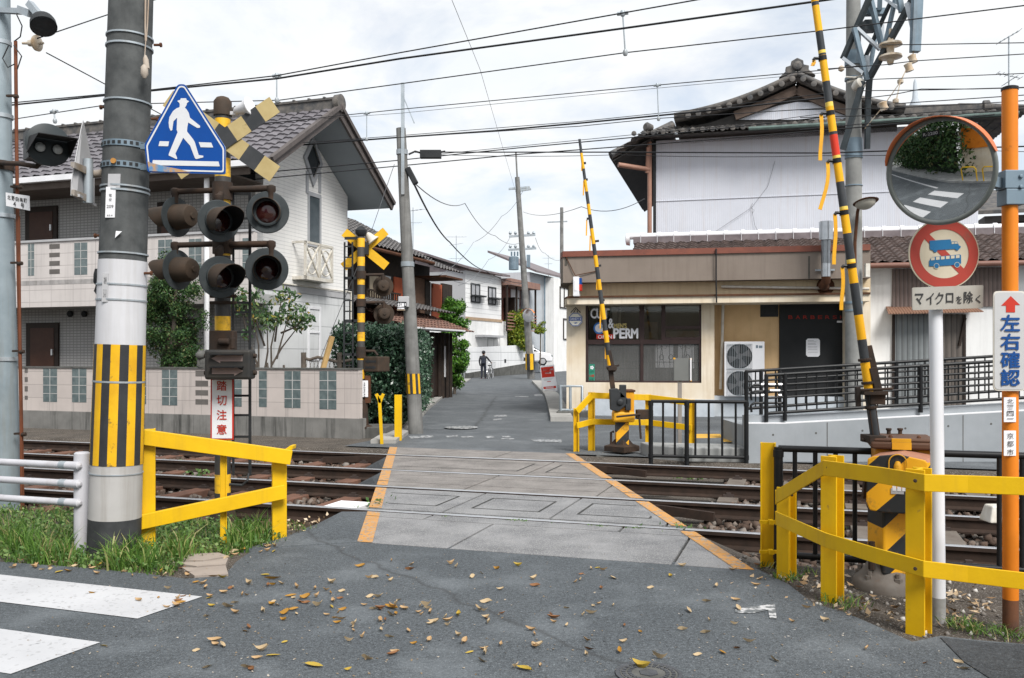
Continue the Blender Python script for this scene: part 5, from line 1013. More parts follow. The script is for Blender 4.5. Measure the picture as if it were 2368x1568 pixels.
# ---------------------------------------------------------------- tall green shrub, white house, wall, far buildings
def shrub(name, lab, x0, x1, y0, y1, Y, n, sz, m, cat='tree', hw=None, nb=30, cut=-.4, base_=0.0, sh=.4):
    bx, bz = P((x0 + x1) / 2, 0, Y).x, base_; t = thing(name, lab, cat, (bx, Y, base_)); W_ = (x1 - x0) / 2 * Y / F; z0, z1 = P(0, y1, Y).z, P(0, y0, Y).z; zc, hz = (z0 + z1) / 2, (z1 - z0) / 2; bl = []
    for k in range(nb):
        f = random.uniform(-.9, .9); w = math.sqrt(1 - abs(f) ** 3) * W_; r = W_ * random.uniform(.28, .5); bl.append((bx + random.uniform(-1, 1) * max(.05, w - r * .7), Y + random.uniform(-1, 1) * W_ * .6, zc + f * (hz - r * .5), r, r, r * random.uniform(.7, 1)))
    p, d = blob_pts(n, bl, sh); k = gaps(p, 1.6 / max(.5, W_), cut); leaf_cards('crown', p[k], sz, m, t, .5, d[k])
    mb = MB(); mb.tube([V((bx, Y, base_ - .1)), V((bx + .05, Y, zc)), V((bx, Y, z1 - hz * .4))], [W_ * .10, W_ * .07, .02], 8); mb.build('trunk', BARK, t, smooth=50); return t
shrub('green_shrub', 'tall bright green shrub beside the porch in the street', 1014, 1088, 678, 905, 33.6, 15000, .12, LF_BRIGHT, 'shrub', nb=70, cut=-1.5, sh=.25)
shrub('garden_shrub', 'low reddish-green bush at the foot of the tall shrub', 1030, 1082, 840, 890, 43.5, 1800, .12, LF_CON, 'shrub', nb=12)
WHX, WHY = -2.95, 56.0; WP = Pl(WHX, WHY, .395, .92); WRZ = math.atan2(.92, .395) - PI / 2
wh = thing('white_house', 'white weatherboard house with two barred windows and a brown balcony bay', 'house', (WHX, WHY, 0), WRZ)
SID = bands('weatherboard', (.76, .76, .76), (.72, .72, .72), (.38, .38, .39), 9, .30, .012, 0, .6, .05, .5, 'YZ', .1)
zmid_ = WP.z(1100, 738); mb = MB(); WP.mbox(mb, 0, 5.6, zmid_, 6.85, -8, 0); mb.build('upper_wall', SID, wh)
mb = MB(); WP.mbox(mb, 0, 6.5, -.05, zmid_, -7.9, .04); mb.build('wall', PLAST, wh); mb = MB(); WP.mbox(mb, 0, 5.6, zmid_ - .08, zmid_ + .1, .0, .08); mb.build('string_course', mat('tan_trim', (.42, .30, .2)), wh)
mb = MB(); mb.prism([WP.w(-.4, 6.85, .5), WP.w(6, 6.85, .5), WP.w(6, 7.5, -4), WP.w(-.4, 8.3, -4)], (0, 0, .14)); mb.prism([WP.w(6, 6.85, -8.5), WP.w(-.4, 6.85, -8.5), WP.w(-.4, 8.3, -4), WP.w(6, 7.5, -4)], (0, 0, .14)); mb.prism([WP.w(-.01, 6.8, 0), WP.w(-.01, 6.8, -8), WP.w(-.01, 8.1, -4)], WP.d * .2); mb.build('roof', TILEG, wh)
for x0, y0, x1, y1 in ((1088, 654, 1109, 699), (1128, 662, 1146, 704)):
    w_ = window(WP, x0, y0, x1, y1, wh, BLKP, mat('curtained_pane', (.42, .42, .44), (.25, .26, .28), 1.2, .15) if 'curtained_pane' not in bpy.data.materials else bpy.data.materials['curtained_pane'], .09, (('v', .5), ('h', .38)), .06)
    mb = MB(); a0, a1 = sorted((WP.a(x0), WP.a(x1))); z = WP.z(x0, y0 + (y1 - y0) * .64); WP.mbox(mb, a0 - .1, a1 + .25, z - .05, z + .03, .06, .4)
    for k in range(9): a = a0 + (a1 - a0) * k / 8; WP.mbox(mb, a - .015, a + .015, WP.z(x0, y1), z, .3, .33)
    mb.build('window_rail', BLKP, w_)
window(WP, 1126, 780, 1155, 812, wh, GREYP, mat('green_pane', (.22, .30, .29), (.30, .36, .35)), .09, (('v', .5),), .05); mb = MB(); WP.box(mb, 1120, 774, 1170, 779, 0, .7); mb.build('canopy', GREYP, wh)
mb = MB(); WP.mbox(mb, 5.62, 11.2, 2.8, 6.5, -6, -.9); mb.build('bay_wall', mat('red_brown_panel', (.20, .075, .055), (.14, .06, .05), 5, .7), wh)
mb = MB(); WP.mbox(mb, 5.62, 11.2, 6.3, 6.75, -5, .7); mb.build('bay_eave', mat('brown_eave', (.27, .155, .12), (.2, .12, .1), 3, .7), wh)
mb = MB()
for a in (5.7, 7.4, 9.2, 11.0): WP.mbox(mb, a, a + .12, 3.1, 6.3, .3, .42)
mb.build('bay_post', DBROWN, wh); mb = MB()
for k in range(6): WP.mbox(mb, 5.7, 11.1, 3.2 + k * .22, 3.28 + k * .22, .42, .46)
mb.build('bay_rail', mat('brown_rail', (.28, .15, .11)), wh); mb = MB(); WP.mbox(mb, 6.5, 11.2, -.05, 3.1, -6, -2.4); mb.build('bay_base', PLAST, wh)
window_m(WP, 8.0, 8.9, 3.3, 5.6, wh, DBROWN, GLS, .1, (), -.8); mb = MB(); WP.mbox(mb, 9.3, 10.9, 3.1, 6.3, -.95, -.85); mb.build('white_panel', WHT, wh)
GWp = Pl(-2.73, 54.9, .395, .92); gz0 = .35
mb = MB(); mb.hexa([GWp.w(a, z, t) for z in (-.1, 1) for a, t in ((0, 0), (11, 0), (11, -.15), (0, -.15))]); vv = mb.v
mb.v = [(x, y, (.45 if i < 4 else 0)) for i, (x, y, z) in enumerate(vv)]; mb.v = [tuple(GWp.w(a, z, t)) for (a, z, t) in ((0, .35, 0), (11, .95, 0), (11, .95, -.15), (0, .35, -.15), (0, 1.93, 0), (11, 2.24, 0), (11, 2.24, -.15), (0, 1.93, -.15))]
gwt = thing('boundary_wall', 'white rendered boundary wall along the bending street behind the cyclist', 'wall', GWp.w(5, 0), WRZ); mb.build('wall', bands('render_panels', (.70, .705, .71), (.66, .67, .68), (.34, .35, .36), 30, .55, .02, 0, .8, .07, .3, 'YZ', .25), gwt)
mb = MB(); mb.v = [tuple(GWp.w(a, z, t)) for (a, z, t) in ((0, -.3, .06), (11, -.1, .06), (11, -.1, -.2), (0, -.3, -.2), (0, .36, .06), (11, .96, .06), (11, .96, -.2), (0, .36, -.2))]; mb.f = [(3, 2, 1, 0), (4, 5, 6, 7), (0, 1, 5, 4), (1, 2, 6, 5), (2, 3, 7, 6), (3, 0, 4, 7)]; mb.m = [0] * 6; mb.build('footing', CONCD, gwt)
mb = MB()
for a in (5.6, 9.0): GWp.mbox(mb, a, a + .28, .78 + .03 * a, 1.02 + .03 * a, 0, .02)
mb.build('vent', BLKP, gwt)
gh = thing('grey_house', 'pale grey house with ribbed corner windows beyond the white house', 'house', WP.w(12, 0), WRZ)
mb = MB(); WP.mbox(mb, 11.3, 20, -.05, 7.7, -9, -.2); mb.build('wall', corrug('pale_grey', (.46, .49, .52), (.40, .43, .46), 1.1, 'Y', .8, .5, .35, (.25, .26, .27), 0, .25), gh)
mb = MB(); mb.prism([WP.w(10.9, 7.6, .5), WP.w(20.5, 7.6, .5), WP.w(19, 9.4, -4), WP.w(12, 9.4, -4)], (0, 0, .16)); mb.build('roof', TILEG, gh)
mb = MB(); WP.mbox(mb, 14.3, 20.4, -.05, 7.5, -5, .6); mb.build('bay', PLAST, gh); mb = MB(); c = WP.w(13.9, 0, .0); mb.tube([c, c + V((0, 0, 7.6))], .06, 8); mb.build('downpipe', BLUEST, gh)
window_m(WP, 15.6, 17.6, 5.2, 6.9, gh, DBROWN, mat('tan_curtain', (.45, .30, .22), (.5, .5, .52), .8, .2), .08, (('v', .5),), .68); window_m(WP, 16.4, 17.6, 2.7, 4.4, gh, DBROWN, bpy.data.materials['tan_curtain'], .08, (), .68)
shrub('garden_shrub', 'rounded yellow-green tree behind the white boundary wall', 1158, 1242, 716, 812, 62.9, 9000, .20, LF_YG, 'tree', nb=36, base_=.5, cut=-1.0, sh=.25)
shrub('garden_shrub', 'thin orange-green bush beside the street pole mirror', 1232, 1266, 738, 775, 66, 900, .16, LF_YG, 'shrub', nb=8, base_=.5)
# far utility pole with transformer
Yv = 53.5; root = thing('utility_pole', 'distant street utility pole with transformer and crossarms', 'utility pole', (P(1229, 0, Yv).x, Yv, .05)); b0_, t0_ = P(1229, 885, Yv), P(1193, 352, Yv)
mb = MB(); mb.tube([b0_, P(1196, 410, Yv)], [.23, .14], 16); mb.tube([P(1196, 410, Yv), t0_], .05, 8); mb.build('shaft', UPM, root, smooth=40)
mb = MB()
for y, x0, x1 in ((437, 1176, 1225), (441, 1200, 1228), (547, 1177, 1238), (578, 1175, 1240)): mb.bar(P(x0, y, Yv), P(x1, y - 4, Yv), .12, .12)
for x in (1180, 1192, 1222, 1234):
    for y in (543, 574): mb.lathe(P(x, y, Yv), (0, 0, 1), [(0, .05), (.1, .1), (.2, .05)], 8)
mb.build('crossarm', GALV, root)
mb = MB(); mb.lathe(P(1188, 624, Yv - .3), (0, 0, 1), [(0, .30), (.75, .30), (.8, .2)], 14); mb.box(P(1222, 604, Yv), (.22, .25, .75))
for x in (1183, 1190, 1197): mb.tube([P(x, 592, Yv - .3), P(x, 582, Yv - .3)], .06, 6)
mb.build('transformer', BLUEST, root, smooth=40)
mb = MB(); a, b = P(1226, 855, Yv - .3), P(1225, 818, Yv - .3); mb.tube([a, b], .28, 16); 
n = 16; mb.m = [(j % n) // 2 % 2 for j in range(len(mb.f))]; mb.build('stripe_wrap', [AMB, BLKS], root, smooth=40)
root = thing('traffic_mirror', 'small convex mirror with orange hood on the distant pole', 'traffic mirror', P(1226, 730, Yv - .5)); mb = MB(); c = P(1222, 730, Yv - .5); mb.lathe(c, (-.5, -.85, -.1), [(0, .36), (.03, .38), (.07, .25), (.09, .02)], 24); mb.build('mirror', ALU, root, smooth=60)
mb = MB(); q = [c + V((math.cos(t) * .42, -.05, math.sin(t) * .42)) for t in np.linspace(.35, PI - .35, 12)]; mb.add([p + V((-.1, -.3, 0)) for p in q] + q, [(i, i + 1, i + 13, i + 12) for i in range(11)]); mb.build('hood', ORG, root)
root = thing('utility_pole', 'thin distant pole with one crossarm above the barber shop roof', 'utility pole', (P(1299, 0, 75).x, 75, 0)); mb = MB(); mb.tube([V((P(1299, 0, 75).x, 75, 0)), P(1299, 480, 75)], [.2, .14], 10); mb.build('shaft', UPM, root, smooth=40); mb = MB(); mb.bar(P(1266, 514, 75), P(1312, 512, 75), .1, .1); mb.build('crossarm', GALV, root)
# ---------------------------------------------------------------- person pushing a bicycle
Yb = 54.3; pb_ = P(1118, 877, Yb); gx, gz = pb_.x, pb_.z
def skin_body(chains, name):      # chains: list of [(point, radius)...]; first point of later chains joins an existing joint
    vs, es, rs = [], [], []; idx = {}
    for ch in chains:
        pr = None
        for p, r in ch:
            k = tuple(round(c, 3) for c in p)
            if k not in idx: idx[k] = len(vs); vs.append(p); rs.append(r)
            if pr is not None: es.append((pr, idx[k]))
            pr = idx[k]
    me = bpy.data.meshes.new('b'); me.from_pydata(vs, es, []); o = bpy.data.objects.new('b', me); C.objects.link(o); o.modifiers.new('s', 'SKIN'); sv = me.skin_vertices[0].data
    for i, r in enumerate(rs): sv[i].radius = (r, r) if isinstance(r, float) else r; sv[i].use_root = i == 0
    s = o.modifiers.new('u', 'SUBSURF'); s.levels = s.render_levels = 2
    e = o.evaluated_get(bpy.context.evaluated_depsgraph_get()); m = e.to_mesh(); V_, F_ = [v.co.copy() for v in m.vertices], [tuple(p.vertices) for p in m.polygons]; e.to_mesh_clear(); bpy.data.objects.remove(o); return V_, F_
def hand_chain(w, d, s):           # five short fingers rooted in the palm
    w, d = V(w), V(d).normalized(); x = d.cross(V((0, 0, 1))).normalized(); out = []
    pm = w + d * .06
    for i, (u, l) in enumerate(((-.03, .075), (-.01, .085), (.01, .08), (.03, .065))):
        k = pm + x * u; out.append([(tuple(pm), .022), (tuple(k + d * .03), .011), (tuple(k + d * (.03 + l * .6) - V((0, 0, .02))), .009), (tuple(k + d * (.02 + l * .7) - V((0, 0, .05))), .007)])
    out.append([(tuple(pm), .022), (tuple(w + d * .03 + x * -.045 * s), .011), (tuple(w + d * .07 + x * -.055 * s - V((0, 0, .03))), .008)]); return out
pelv, chest, neck = (0, 0, .92), (0, .02, 1.30), (.01, .03, 1.47); rh = (.52, .10, .98); lh = (-.20, .06, .80)
CH = [[(pelv, .155), ((0, .01, 1.08), .150), (chest, (.185)), ((.005, .03, 1.40), .12), (neck, .062), ((.01, .02, 1.56), .085), ((.01, .01, 1.64), .095), ((.01, .01, 1.71), .06)],
      [(chest, .185), ((.19, .03, 1.37), .075), ((.34, .05, 1.17), .058), ((.46, .09, 1.03), .043), (rh, .030)], [(chest, .185), ((-.19, .03, 1.37), .075), ((-.25, .02, 1.10), .058), ((-.22, .05, .90), .043), (lh, .030)],
      [(pelv, .155), ((.09, .0, .86), .105), ((.10, .02, .48), .072), ((.11, -.01, .09), .048), ((.12, .12, .04), .045), ((.12, .19, .03), .03)], [(pelv, .155), ((-.09, .0, .86), .105), ((-.10, .0, .48), .072), ((-.11, -.04, .09), .048), ((-.12, .09, .04), .045), ((-.12, .16, .03), .03)]]
CH += hand_chain(rh, (.8, .3, -.2), 1) + hand_chain(lh, (.05, .2, -1), -1)
vv, ff = skin_body(CH, 'person'); pr = thing('person', 'person in dark jacket, cap and backpack walking away with a bicycle', 'person', (gx, Yb, gz))
vw = [V((gx + v.x, Yb + v.y, gz + v.z)) for v in vv]; mi = []
for f in ff:
    c = sum((vv[i] for i in f), V()) / len(f)
    mi.append(3 if c.z < .085 else 0 if c.z > 1.50 or (abs(c.x) > .17 and (V(rh) - c).length < .02) or (c.x > .5) or (c.x < -.15 and c.z < .80 and c.z > .6 and abs(c.y - .06) < .12 and c.x < -.17) else 2 if c.z < .88 else 1)
SKIN = mat('skin', (.45, .26, .18), (.40, .22, .15)); CLOTH = mat('black_cloth', (.022, .023, .027), (.045, .046, .052), 6, .9); CLOTH2 = mat('dark_trousers', (.02, .024, .036), (.035, .04, .055), 6, .9); SHOE = mat('red_shoe', (.32, .06, .05))
mb = MB(); mb.add(vw, ff, mi); mb.build('body', [SKIN, CLOTH, CLOTH2, SHOE], pr, smooth=80)
hp = lambda x, y, z: V((gx + x, Yb + y, gz + z))
mb = MB(); mb.lathe(hp(.01, .0, 1.62), (0, 0, 1), [(0, .105), (.06, .108), (.11, .085), (.135, .03)], 16); mb.prism([hp(.01 + .1 * math.cos(t), .05 + .15 * math.sin(t), 1.63) for t in np.linspace(0, PI, 9)], (0, 0, .012)); mb.build('cap', CLOTH, pr, smooth=50)
mb = MB(); mb.lathe(hp(.01, .0, 1.55), (0, 0, 1), [(0, .07), (.04, .10), (.07, .104)], 14); mb.build('hair', mat('black_hair', (.015, .013, .012)), pr, smooth=60)
mb = MB(); mb.box(hp(0, -.16, 1.14), (.26, .13, .40)); mb.box(hp(0, -.235, 1.06), (.20, .04, .18)); mb.build('backpack', CLOTH2, pr, bevel=.04)
for s in (-1, 1):
    mb = MB(); mb.lathe(hp(.01 + s * .098, .01, 1.60), (s, -.3, 0), [(0, .022), (.012, .026), (.018, .012)], 10); mb.build('ear', SKIN, pr, smooth=60)
bk = thing('bicycle', 'grey city bicycle with a front basket pushed along the street', 'bicycle', (gx + .42, Yb, gz)); bx = lambda x, y, z: V((gx + .42 + x, Yb + y, gz + z)); BKM = mat('bicycle_frame', (.16, .17, .18), (.12, .13, .14), 5, .35, m=.4)
dirb = V((.22, .97, 0)).normalized(); bp = lambda l, z, s=0: bx(dirb.x * l + .97 * s, dirb.y * l - .22 * s, z)
for l in (-.52, .55):
    mb = MB(); mb.tube([bp(l + math.cos(t) * .31, .33 + math.sin(t) * .31) for t in np.linspace(0, 2 * PI, 28)[:-1]], .020, 8, closed=True); o = mb.build('wheel', BLKP, bk, smooth=50)
    mb = MB(); mb.tube([bp(l + math.cos(t) * .285, .33 + math.sin(t) * .285) for t in np.linspace(0, 2 * PI, 28)[:-1]], .012, 6, closed=True)
    for t in np.linspace(0, 2 * PI, 15)[:-1]: mb.tube([bp(l, .33), bp(l + math.cos(t) * .285, .33 + math.sin(t) * .285)], .003, 4)
    mb.lathe(bp(l, .33, -.04), V((.97, -.22, 0)), [(0, .03), (.08, .03)], 8); mb.build('rim', ALU, o)
    mb = MB(); mb.tube([bp(l + math.cos(t) * .345, .33 + math.sin(t) * .345) for t in np.linspace(.3, PI - .1, 12)], .018, 5); mb.build('mudguard', ALU, bk)
mb = MB()
for a, b in (((-.52, .33), (-.05, .30)), ((-.05, .30), (-.18, .78)), ((-.05, .30), (.40, .62)), ((-.15, .62), (.38, .78)), ((-.52, .33), (-.16, .70)), ((.55, .33), (.40, .62)), ((.40, .60), (.33, .98))): mb.tube([bp(*a), bp(*b)], .020, 7)
mb.build('frame', BKM, bk, smooth=40); mb = MB(); mb.tube([bp(.22, 1.02, -.28), bp(.32, 1.03, -.2), bp(.33, .98, 0), bp(.32, 1.03, .2), bp(.22, 1.02, .28)], .014, 7); mb.build('handlebar', ALU, bk, smooth=40)
mb = MB(); mb.lathe(bp(-.20, .80), (0, 0, 1), [(0, .05), (.03, .11), (.06, .12), (.07, .09)], 12); mb.build('saddle', BLKP, bk, smooth=50)
mb = MB()
for zz_ in (.72, .80, .88, .95):
    k = .12 + (zz_ - .72) * .15; mb.tube([bp(.55 + u * k, zz_, v * k * 1.1) for u, v in ((-1, -1), (1, -1), (1, 1), (-1, 1))], .006, 4, closed=True)
for u in (-1, 0, 1):
    for v in (-1, 0, 1): mb.tube([bp(.55 + u * .12, .72, v * .13), bp(.55 + u * .155, .95, v * .17)], .005, 4)
mb.build('basket', ALU, bk); mb = MB(); mb.box(bp(-.55, .62), (.14, .34, .02), -.22); mb.build('rack', ALU, bk)
# white parked car beyond
Yk = 66; ck = P(1262, 845, Yk); car = thing('parked_car', 'white car parked beside the grey house, front end showing', 'car', ck); CARP = mat('car_white', (.72, .72, .74), (.70, .70, .72), 2, .2, spec=.6)
cp = lambda l, w, z: V((ck.x - .6 + l, ck.y + w, ck.z + z)); prof = [(-3.2, .28), (-3.25, .75), (-2.6, 1.0), (-2.2, 1.42), (-.6, 1.46), (.25, 1.02), (1.0, .86), (1.12, .55), (1.08, .25)]
mb = MB(); mb.prism([cp(l, 0, z) for l, z in prof], (0, 1.65, 0)); mb.build('body', CARP, car, bevel=.12)
for l in (-2.3, .38):
    for w in (-.01, 1.48):
        mb = MB(); mb.lathe(cp(l, w, .30), (0, 1, 0), [(0, .24), (0.02, .31), (.17, .31), (.19, .24)], 20); o = mb.build('wheel', BLKP, car, smooth=40); mb = MB(); mb.lathe(cp(l, w - .012 + (.2 if w > 1 else 0), .30), (0, 1, 0), [(0, .19), (.01, .2)], 14); mb.build('rim', ALU, o)
mb = MB(); mb.prism([cp(-2.0, -.015, 1.05), cp(.05, -.015, 1.05), cp(-.6, -.015, 1.36), cp(-1.9, -.015, 1.36)], (0, .02, 0)); mb.build('side_window', GLASSD, car); mb = MB(); mb.prism([cp(-.55, .12, 1.47), cp(.24, .08, 1.06), cp(.24, 1.57, 1.06), cp(-.55, 1.53, 1.47)], (.02, 0, .02)); mb.build('windscreen', GLASSD, car)
for w in (.05, 1.3):
    mb = MB(); mb.box(cp(1.02, w + .14, .70), (.2, .3, .16)); mb.build('headlight', GLASSB, car, bevel=.04)
mb = MB(); mb.box(cp(1.11, .82, .42), (.03, .34, .16)); mb.build('number_plate', PAPER, car)
# A-board on the pavement
ab = P(1272, 908, 34.5); bd = thing('a_board_sign', 'red and white clinic A-board standing on the pavement', 'sign board', (ab.x, ab.y, 0))
xd, yd = V((.96, -.2, .10)).normalized(), V((-.12, .14, .99)).normalized(); nn = xd.cross(yd); o0 = V((ab.x - .27, ab.y, .05)); bp2 = lambda u, v, d=0: o0 + xd * u + yd * v + nn * d
mb = MB(); mb.prism([bp2(0, 0), bp2(.56, 0), bp2(.56, 1.02), bp2(0, 1.02)], -nn * .03); mb.prism([bp2(0, 0) + V((0, .4, -.03)), bp2(.56, 0) + V((0, .4, -.03)), bp2(.56, 1.0, -.03), bp2(0, 1.0, -.03)], nn * -.02); mb.build('panel', PAPER, bd)
mb = MB(); mb.poly([bp2(.03, .55, .003), bp2(.53, .55, .003), bp2(.53, .96, .003), bp2(.03, .96, .003)]); mb.poly([bp2(.03, .10, .003), bp2(.53, .10, .003), bp2(.53, .19, .003), bp2(.03, .19, .003)]); mb.poly([bp2(.20, .365, .003), bp2(.36, .365, .003), bp2(.36, .39, .003), bp2(.20, .39, .003)]); mb.build('red_field', RED, bd)
mb = MB()
for n_, u0, v0, w in ((5, .065, .81, .075), (3, .155, .69, .075)):
    for i in range(n_): mb.poly([bp2(u0 + i * .088 + du, v0 + dv, .003) for du, dv in ((.0, .01), (.02, 0), (w, .0), (w, .07), (.05, .075), (.0, .07))])
for v0 in (.155, .125): mb.poly([bp2(.12, v0, .0045), bp2(.44, v0, .0045), bp2(.44, v0 + .012, .0045), bp2(.12, v0 + .012, .0045)])
mb.build('lettering', PAPER, bd)
mb = MB()
for k, w in enumerate((.40, .34, .30)): mb.poly([bp2(.08, .50 - k * .035, .003), bp2(.08 + w, .50 - k * .035, .003), bp2(.08 + w, .51 - k * .035, .003), bp2(.08, .51 - k * .035, .003)])
mb.poly([bp2(.08, .05, .003), bp2(.48, .05, .003), bp2(.48, .07, .003), bp2(.08, .07, .003)]); mb.build('fine_print', GREYP, bd)
# ---------------------------------------------------------------- barber shop
BP = Pl(1.35, 22.0, 1, -.2); BRZ = math.atan2(-.2, 1)
bs = thing('barber_shop', 'single-storey beige barber shop with a deep brown fascia', 'barber shop', (4.6, 21.5, 0), BRZ)
BWALL = mat('cream_render', (.74, .665, .55), (.64, .53, .38), 1.3, .85, bmp=.25, bs=60, streak=.30, sc=(.34, .22, .11))
BORNG = mat('ochre_render', (.66, .46, .25), (.56, .37, .19), 1.4, .85, bmp=.3, bs=50, streak=.25, sc=(.25, .16, .09))
FASC = mat('fascia_brown', (.235, .195, .165), (.20, .165, .138), 1.0, .9, bmp=.35, bs=80, streak=.35, sc=(.13, .10, .085))
PLINTH = mat('grey_plinth', (.50, .54, .58), (.42, .46, .50), 5, .9, bmp=.8, bs=22)
aL, aR = BP.a(1310), BP.a(2013); zt = BP.z(1310, 703)
zs = BP.z(1354, 884); zpl = BP.z(1354, 921)
wa0, wa1, wz1 = BP.a(1354), BP.a(1622), BP.z(1354, 701)
mb = MB(); BP.mbox(mb, aL, wa0, -.05, zt, -.4, 0); BP.mbox(mb, wa0, wa1, zpl, zs, -.4, -.002); BP.mbox(mb, wa1, BP.a(1652), -.05, zt, -.4, 0); BP.mbox(mb, aL, aL + .3, -.05, 3.9, -7, -.4); BP.mbox(mb, BP.a(1955), aR, -.05, 3.9, -6, 0); mb.build('wall', BWALL, bs)
mb = MB(); BP.mbox(mb, BP.a(1652) - .05, BP.a(1806), -.05, 3.0, -.75, -.45); mb.build('recess_wall', BORNG, bs)
mb = MB(); BP.mbox(mb, wa0, BP.a(1652), -.05, zpl, -.38, .02); mb.build('plinth', PLINTH, bs)
mb = MB(); BP.mbox(mb, BP.a(1652), aR, -.05, .5, -.5, -.2); mb.build('plinth', PLINTH, bs)
# canopy lip, soffit band, fascia: swept round the corner on the left
def band_poly(off, setb, xl):      # footprint polygon of a band that sticks out by off
    a0 = BP.a(xl, off); return [BP.w(a0, 0, off), BP.w(BP.a(2013, off), 0, off), BP.w(BP.a(2013, off), 0, -setb), BP.w(a0 - .16, 0, -4.5), BP.w(a0 - .22, 0, off - 1.1), BP.w(a0 - .12, 0, off - .45)]
def band(name, off, xl, yb, yt, m, z=None):
    z0, z1 = (BP.z(xl, yb, off), BP.z(xl, yt, off)) if z is None else z; mb = MB(); mb.prism([p + V((0, 0, z0)) for p in band_poly(off, .3, xl)], (0, 0, z1 - z0)); mb.build(name, m, bs); return z0, z1
band('canopy_lip', .60, 1312, 704, 689, BWALL); band('canopy_edge', .64, 1312, 689, 685, RUST); zb0, zb1 = band('upper_band', .32, 1322, 685, 652, mat('beige_band', (.68, .55, .37), (.58, .46, .30), 1.5, .85, bmp=.2, bs=60, streak=.35, sc=(.30, .18, .08)))
zf0, zf1 = band('fascia', .66, 1302, 654, 594, FASC); band('fascia_cap', .70, 1301, 594, 581, mat('red_brown_cap', (.215, .075, .05), (.16, .06, .045), 4, .6, spot=((.10, .05, .04), 6, .62)))
mb = MB(); ap = BP.p(1672, 662, .34).z; mb.tube([BP.p(1668, 663, .40), BP.p(2010, 668, .40)], .035, 10); mb.build('conduit', IVORY, bs, smooth=40)
mb = MB(); mb.tube([BP.p(1656, 575, .74), BP.p(1656, 650, .72), BP.p(1657, 700, .66)], .018, 8); mb.build('cable', WIRE, bs, smooth=40)
mb = MB(); mb.tube([BP.p(1307, 590, .68), BP.p(1330, 637, .70), BP.p(1385, 626, .68)], .012, 6); mb.build('cable', RUST, bs)
mb = MB(); BP.box(mb, 1306, 589, 1311, 614, .66, .667); BP.box(mb, 1869, 592, 1873, 645, .66, .667); mb.build('stain', mat('mould', (.07, .065, .055), (.11, .10, .085), 12, .9), bs)
# shop window: dark frame, glass, room behind
FRM = mat('window_frame_brown', (.05, .03, .028), (.034, .021, .02), 5, .5)
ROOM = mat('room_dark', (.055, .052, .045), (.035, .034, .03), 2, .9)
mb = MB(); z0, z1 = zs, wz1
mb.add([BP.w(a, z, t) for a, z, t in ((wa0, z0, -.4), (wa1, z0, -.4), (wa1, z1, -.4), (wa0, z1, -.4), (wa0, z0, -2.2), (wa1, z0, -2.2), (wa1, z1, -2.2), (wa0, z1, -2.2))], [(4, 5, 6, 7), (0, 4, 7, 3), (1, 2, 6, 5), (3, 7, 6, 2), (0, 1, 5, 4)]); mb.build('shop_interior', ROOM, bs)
zm = BP.z(1354, 791); mb = MB(); fr = .075; ff_ = (-.09, -.03)
xm = BP.a(1484); x2 = BP.a(1537); x3 = BP.a(1534)
for a0, a1, b0_, b1_ in ((wa0, wa1, z0, z0 + .04), (wa0, wa1, z1 - .06, z1), (wa0, wa0 + .06, z0, z1), (wa1 - .05, wa1, z0, z1), (wa0, wa1, zm - .055, zm + .055)): BP.mbox(mb, a0, a1, b0_, b1_, *ff_)
for a, w, b0_, b1_ in ((BP.a(1484), .035, z0, zm), (BP.a(1484), .06, zm, z1), (BP.a(1534), .05, zm, z1)): BP.mbox(mb, a - w, a + w, b0_, b1_, -.092, -.026)
BP.box(mb, 1536, 754, 1620, 761, -.09, -.028); BP.box(mb, 1536, 780, 1620, 785, -.09, -.028); wn = mb.build('window', FRM, bs, bevel=.004)
mb = MB(); BP.mbox(mb, wa0, wa1, zm, z1, -.075, -.07); mb.build('pane', CLEAR, wn)
WG = corrug('wired_glass', (.17, .17, .165), (.12, .12, .115), 9, 'X', .35, .3); nt_w = WG.node_tree; tr_ = nt_w.nodes.new('ShaderNodeBsdfTransparent'); mx_w = nt_w.nodes.new('ShaderNodeMixShader'); mx_w.inputs[0].default_value = .42; nt_w.links.new(tr_.outputs[0], mx_w.inputs[1]); nt_w.links.new(nt_w.nodes['Principled BSDF'].outputs[0], mx_w.inputs[2]); nt_w.links.new(mx_w.outputs[0], nt_w.nodes['Material Output'].inputs[0])
mb = MB(); BP.mbox(mb, wa0, wa1, z0, zm, -.075, -.07); mb.build('pane', WG, wn)
CURT = corrug('curtain', (.26, .255, .235), (.20, .195, .18), 14, 'X', .9, .7, groove=.5)
for x0, x1, y0, y1 in ((1362, 1382, 705, 790), (1362, 1388, 795, 880), (1416, 1428, 705, 880), (1430, 1436, 705, 880)):
    mb = MB(); BP.box(mb, x0, y0, x1, y1, -.55, -.5); mb.build('curtain', CURT, wn)
mb = MB(); BP.mbox(mb, wa0, wa1, z0, zm, -.42, -.40); mb.build('lace_screen', corrug('lace', (.135, .13, .12), (.085, .083, .078), 9, 'X', .9, .4, groove=.4), wn)
for x0, x1, y0, y1 in ((1516, 1557, 797, 850), (1568, 1605, 797, 852)):
    mb = MB(); BP.box(mb, x0, y0, x1, y1, -.10, -.09); mb.build('poster', PAPER, wn)
mb = MB()
def gr(pts): mb.tube([BP.p(x, y, -.085) for x, y in pts], .007, 5)
for x0 in (1395, 1440, 1494, 1520, 1548, 1578, 1600): gr([(x0, 797), (x0 + 2, 880)])
for x0 in (1530, 1585): gr([(x0, 800), (x0 - 6, 850)]); gr([(x0, 800), (x0 + 6, 850)]); gr([(x0 - 12, 800), (x0 - 10, 806), (x0 - 3, 804), (x0, 798)]); gr([(x0 + 12, 800), (x0 + 10, 806), (x0 + 3, 804), (x0, 798)])
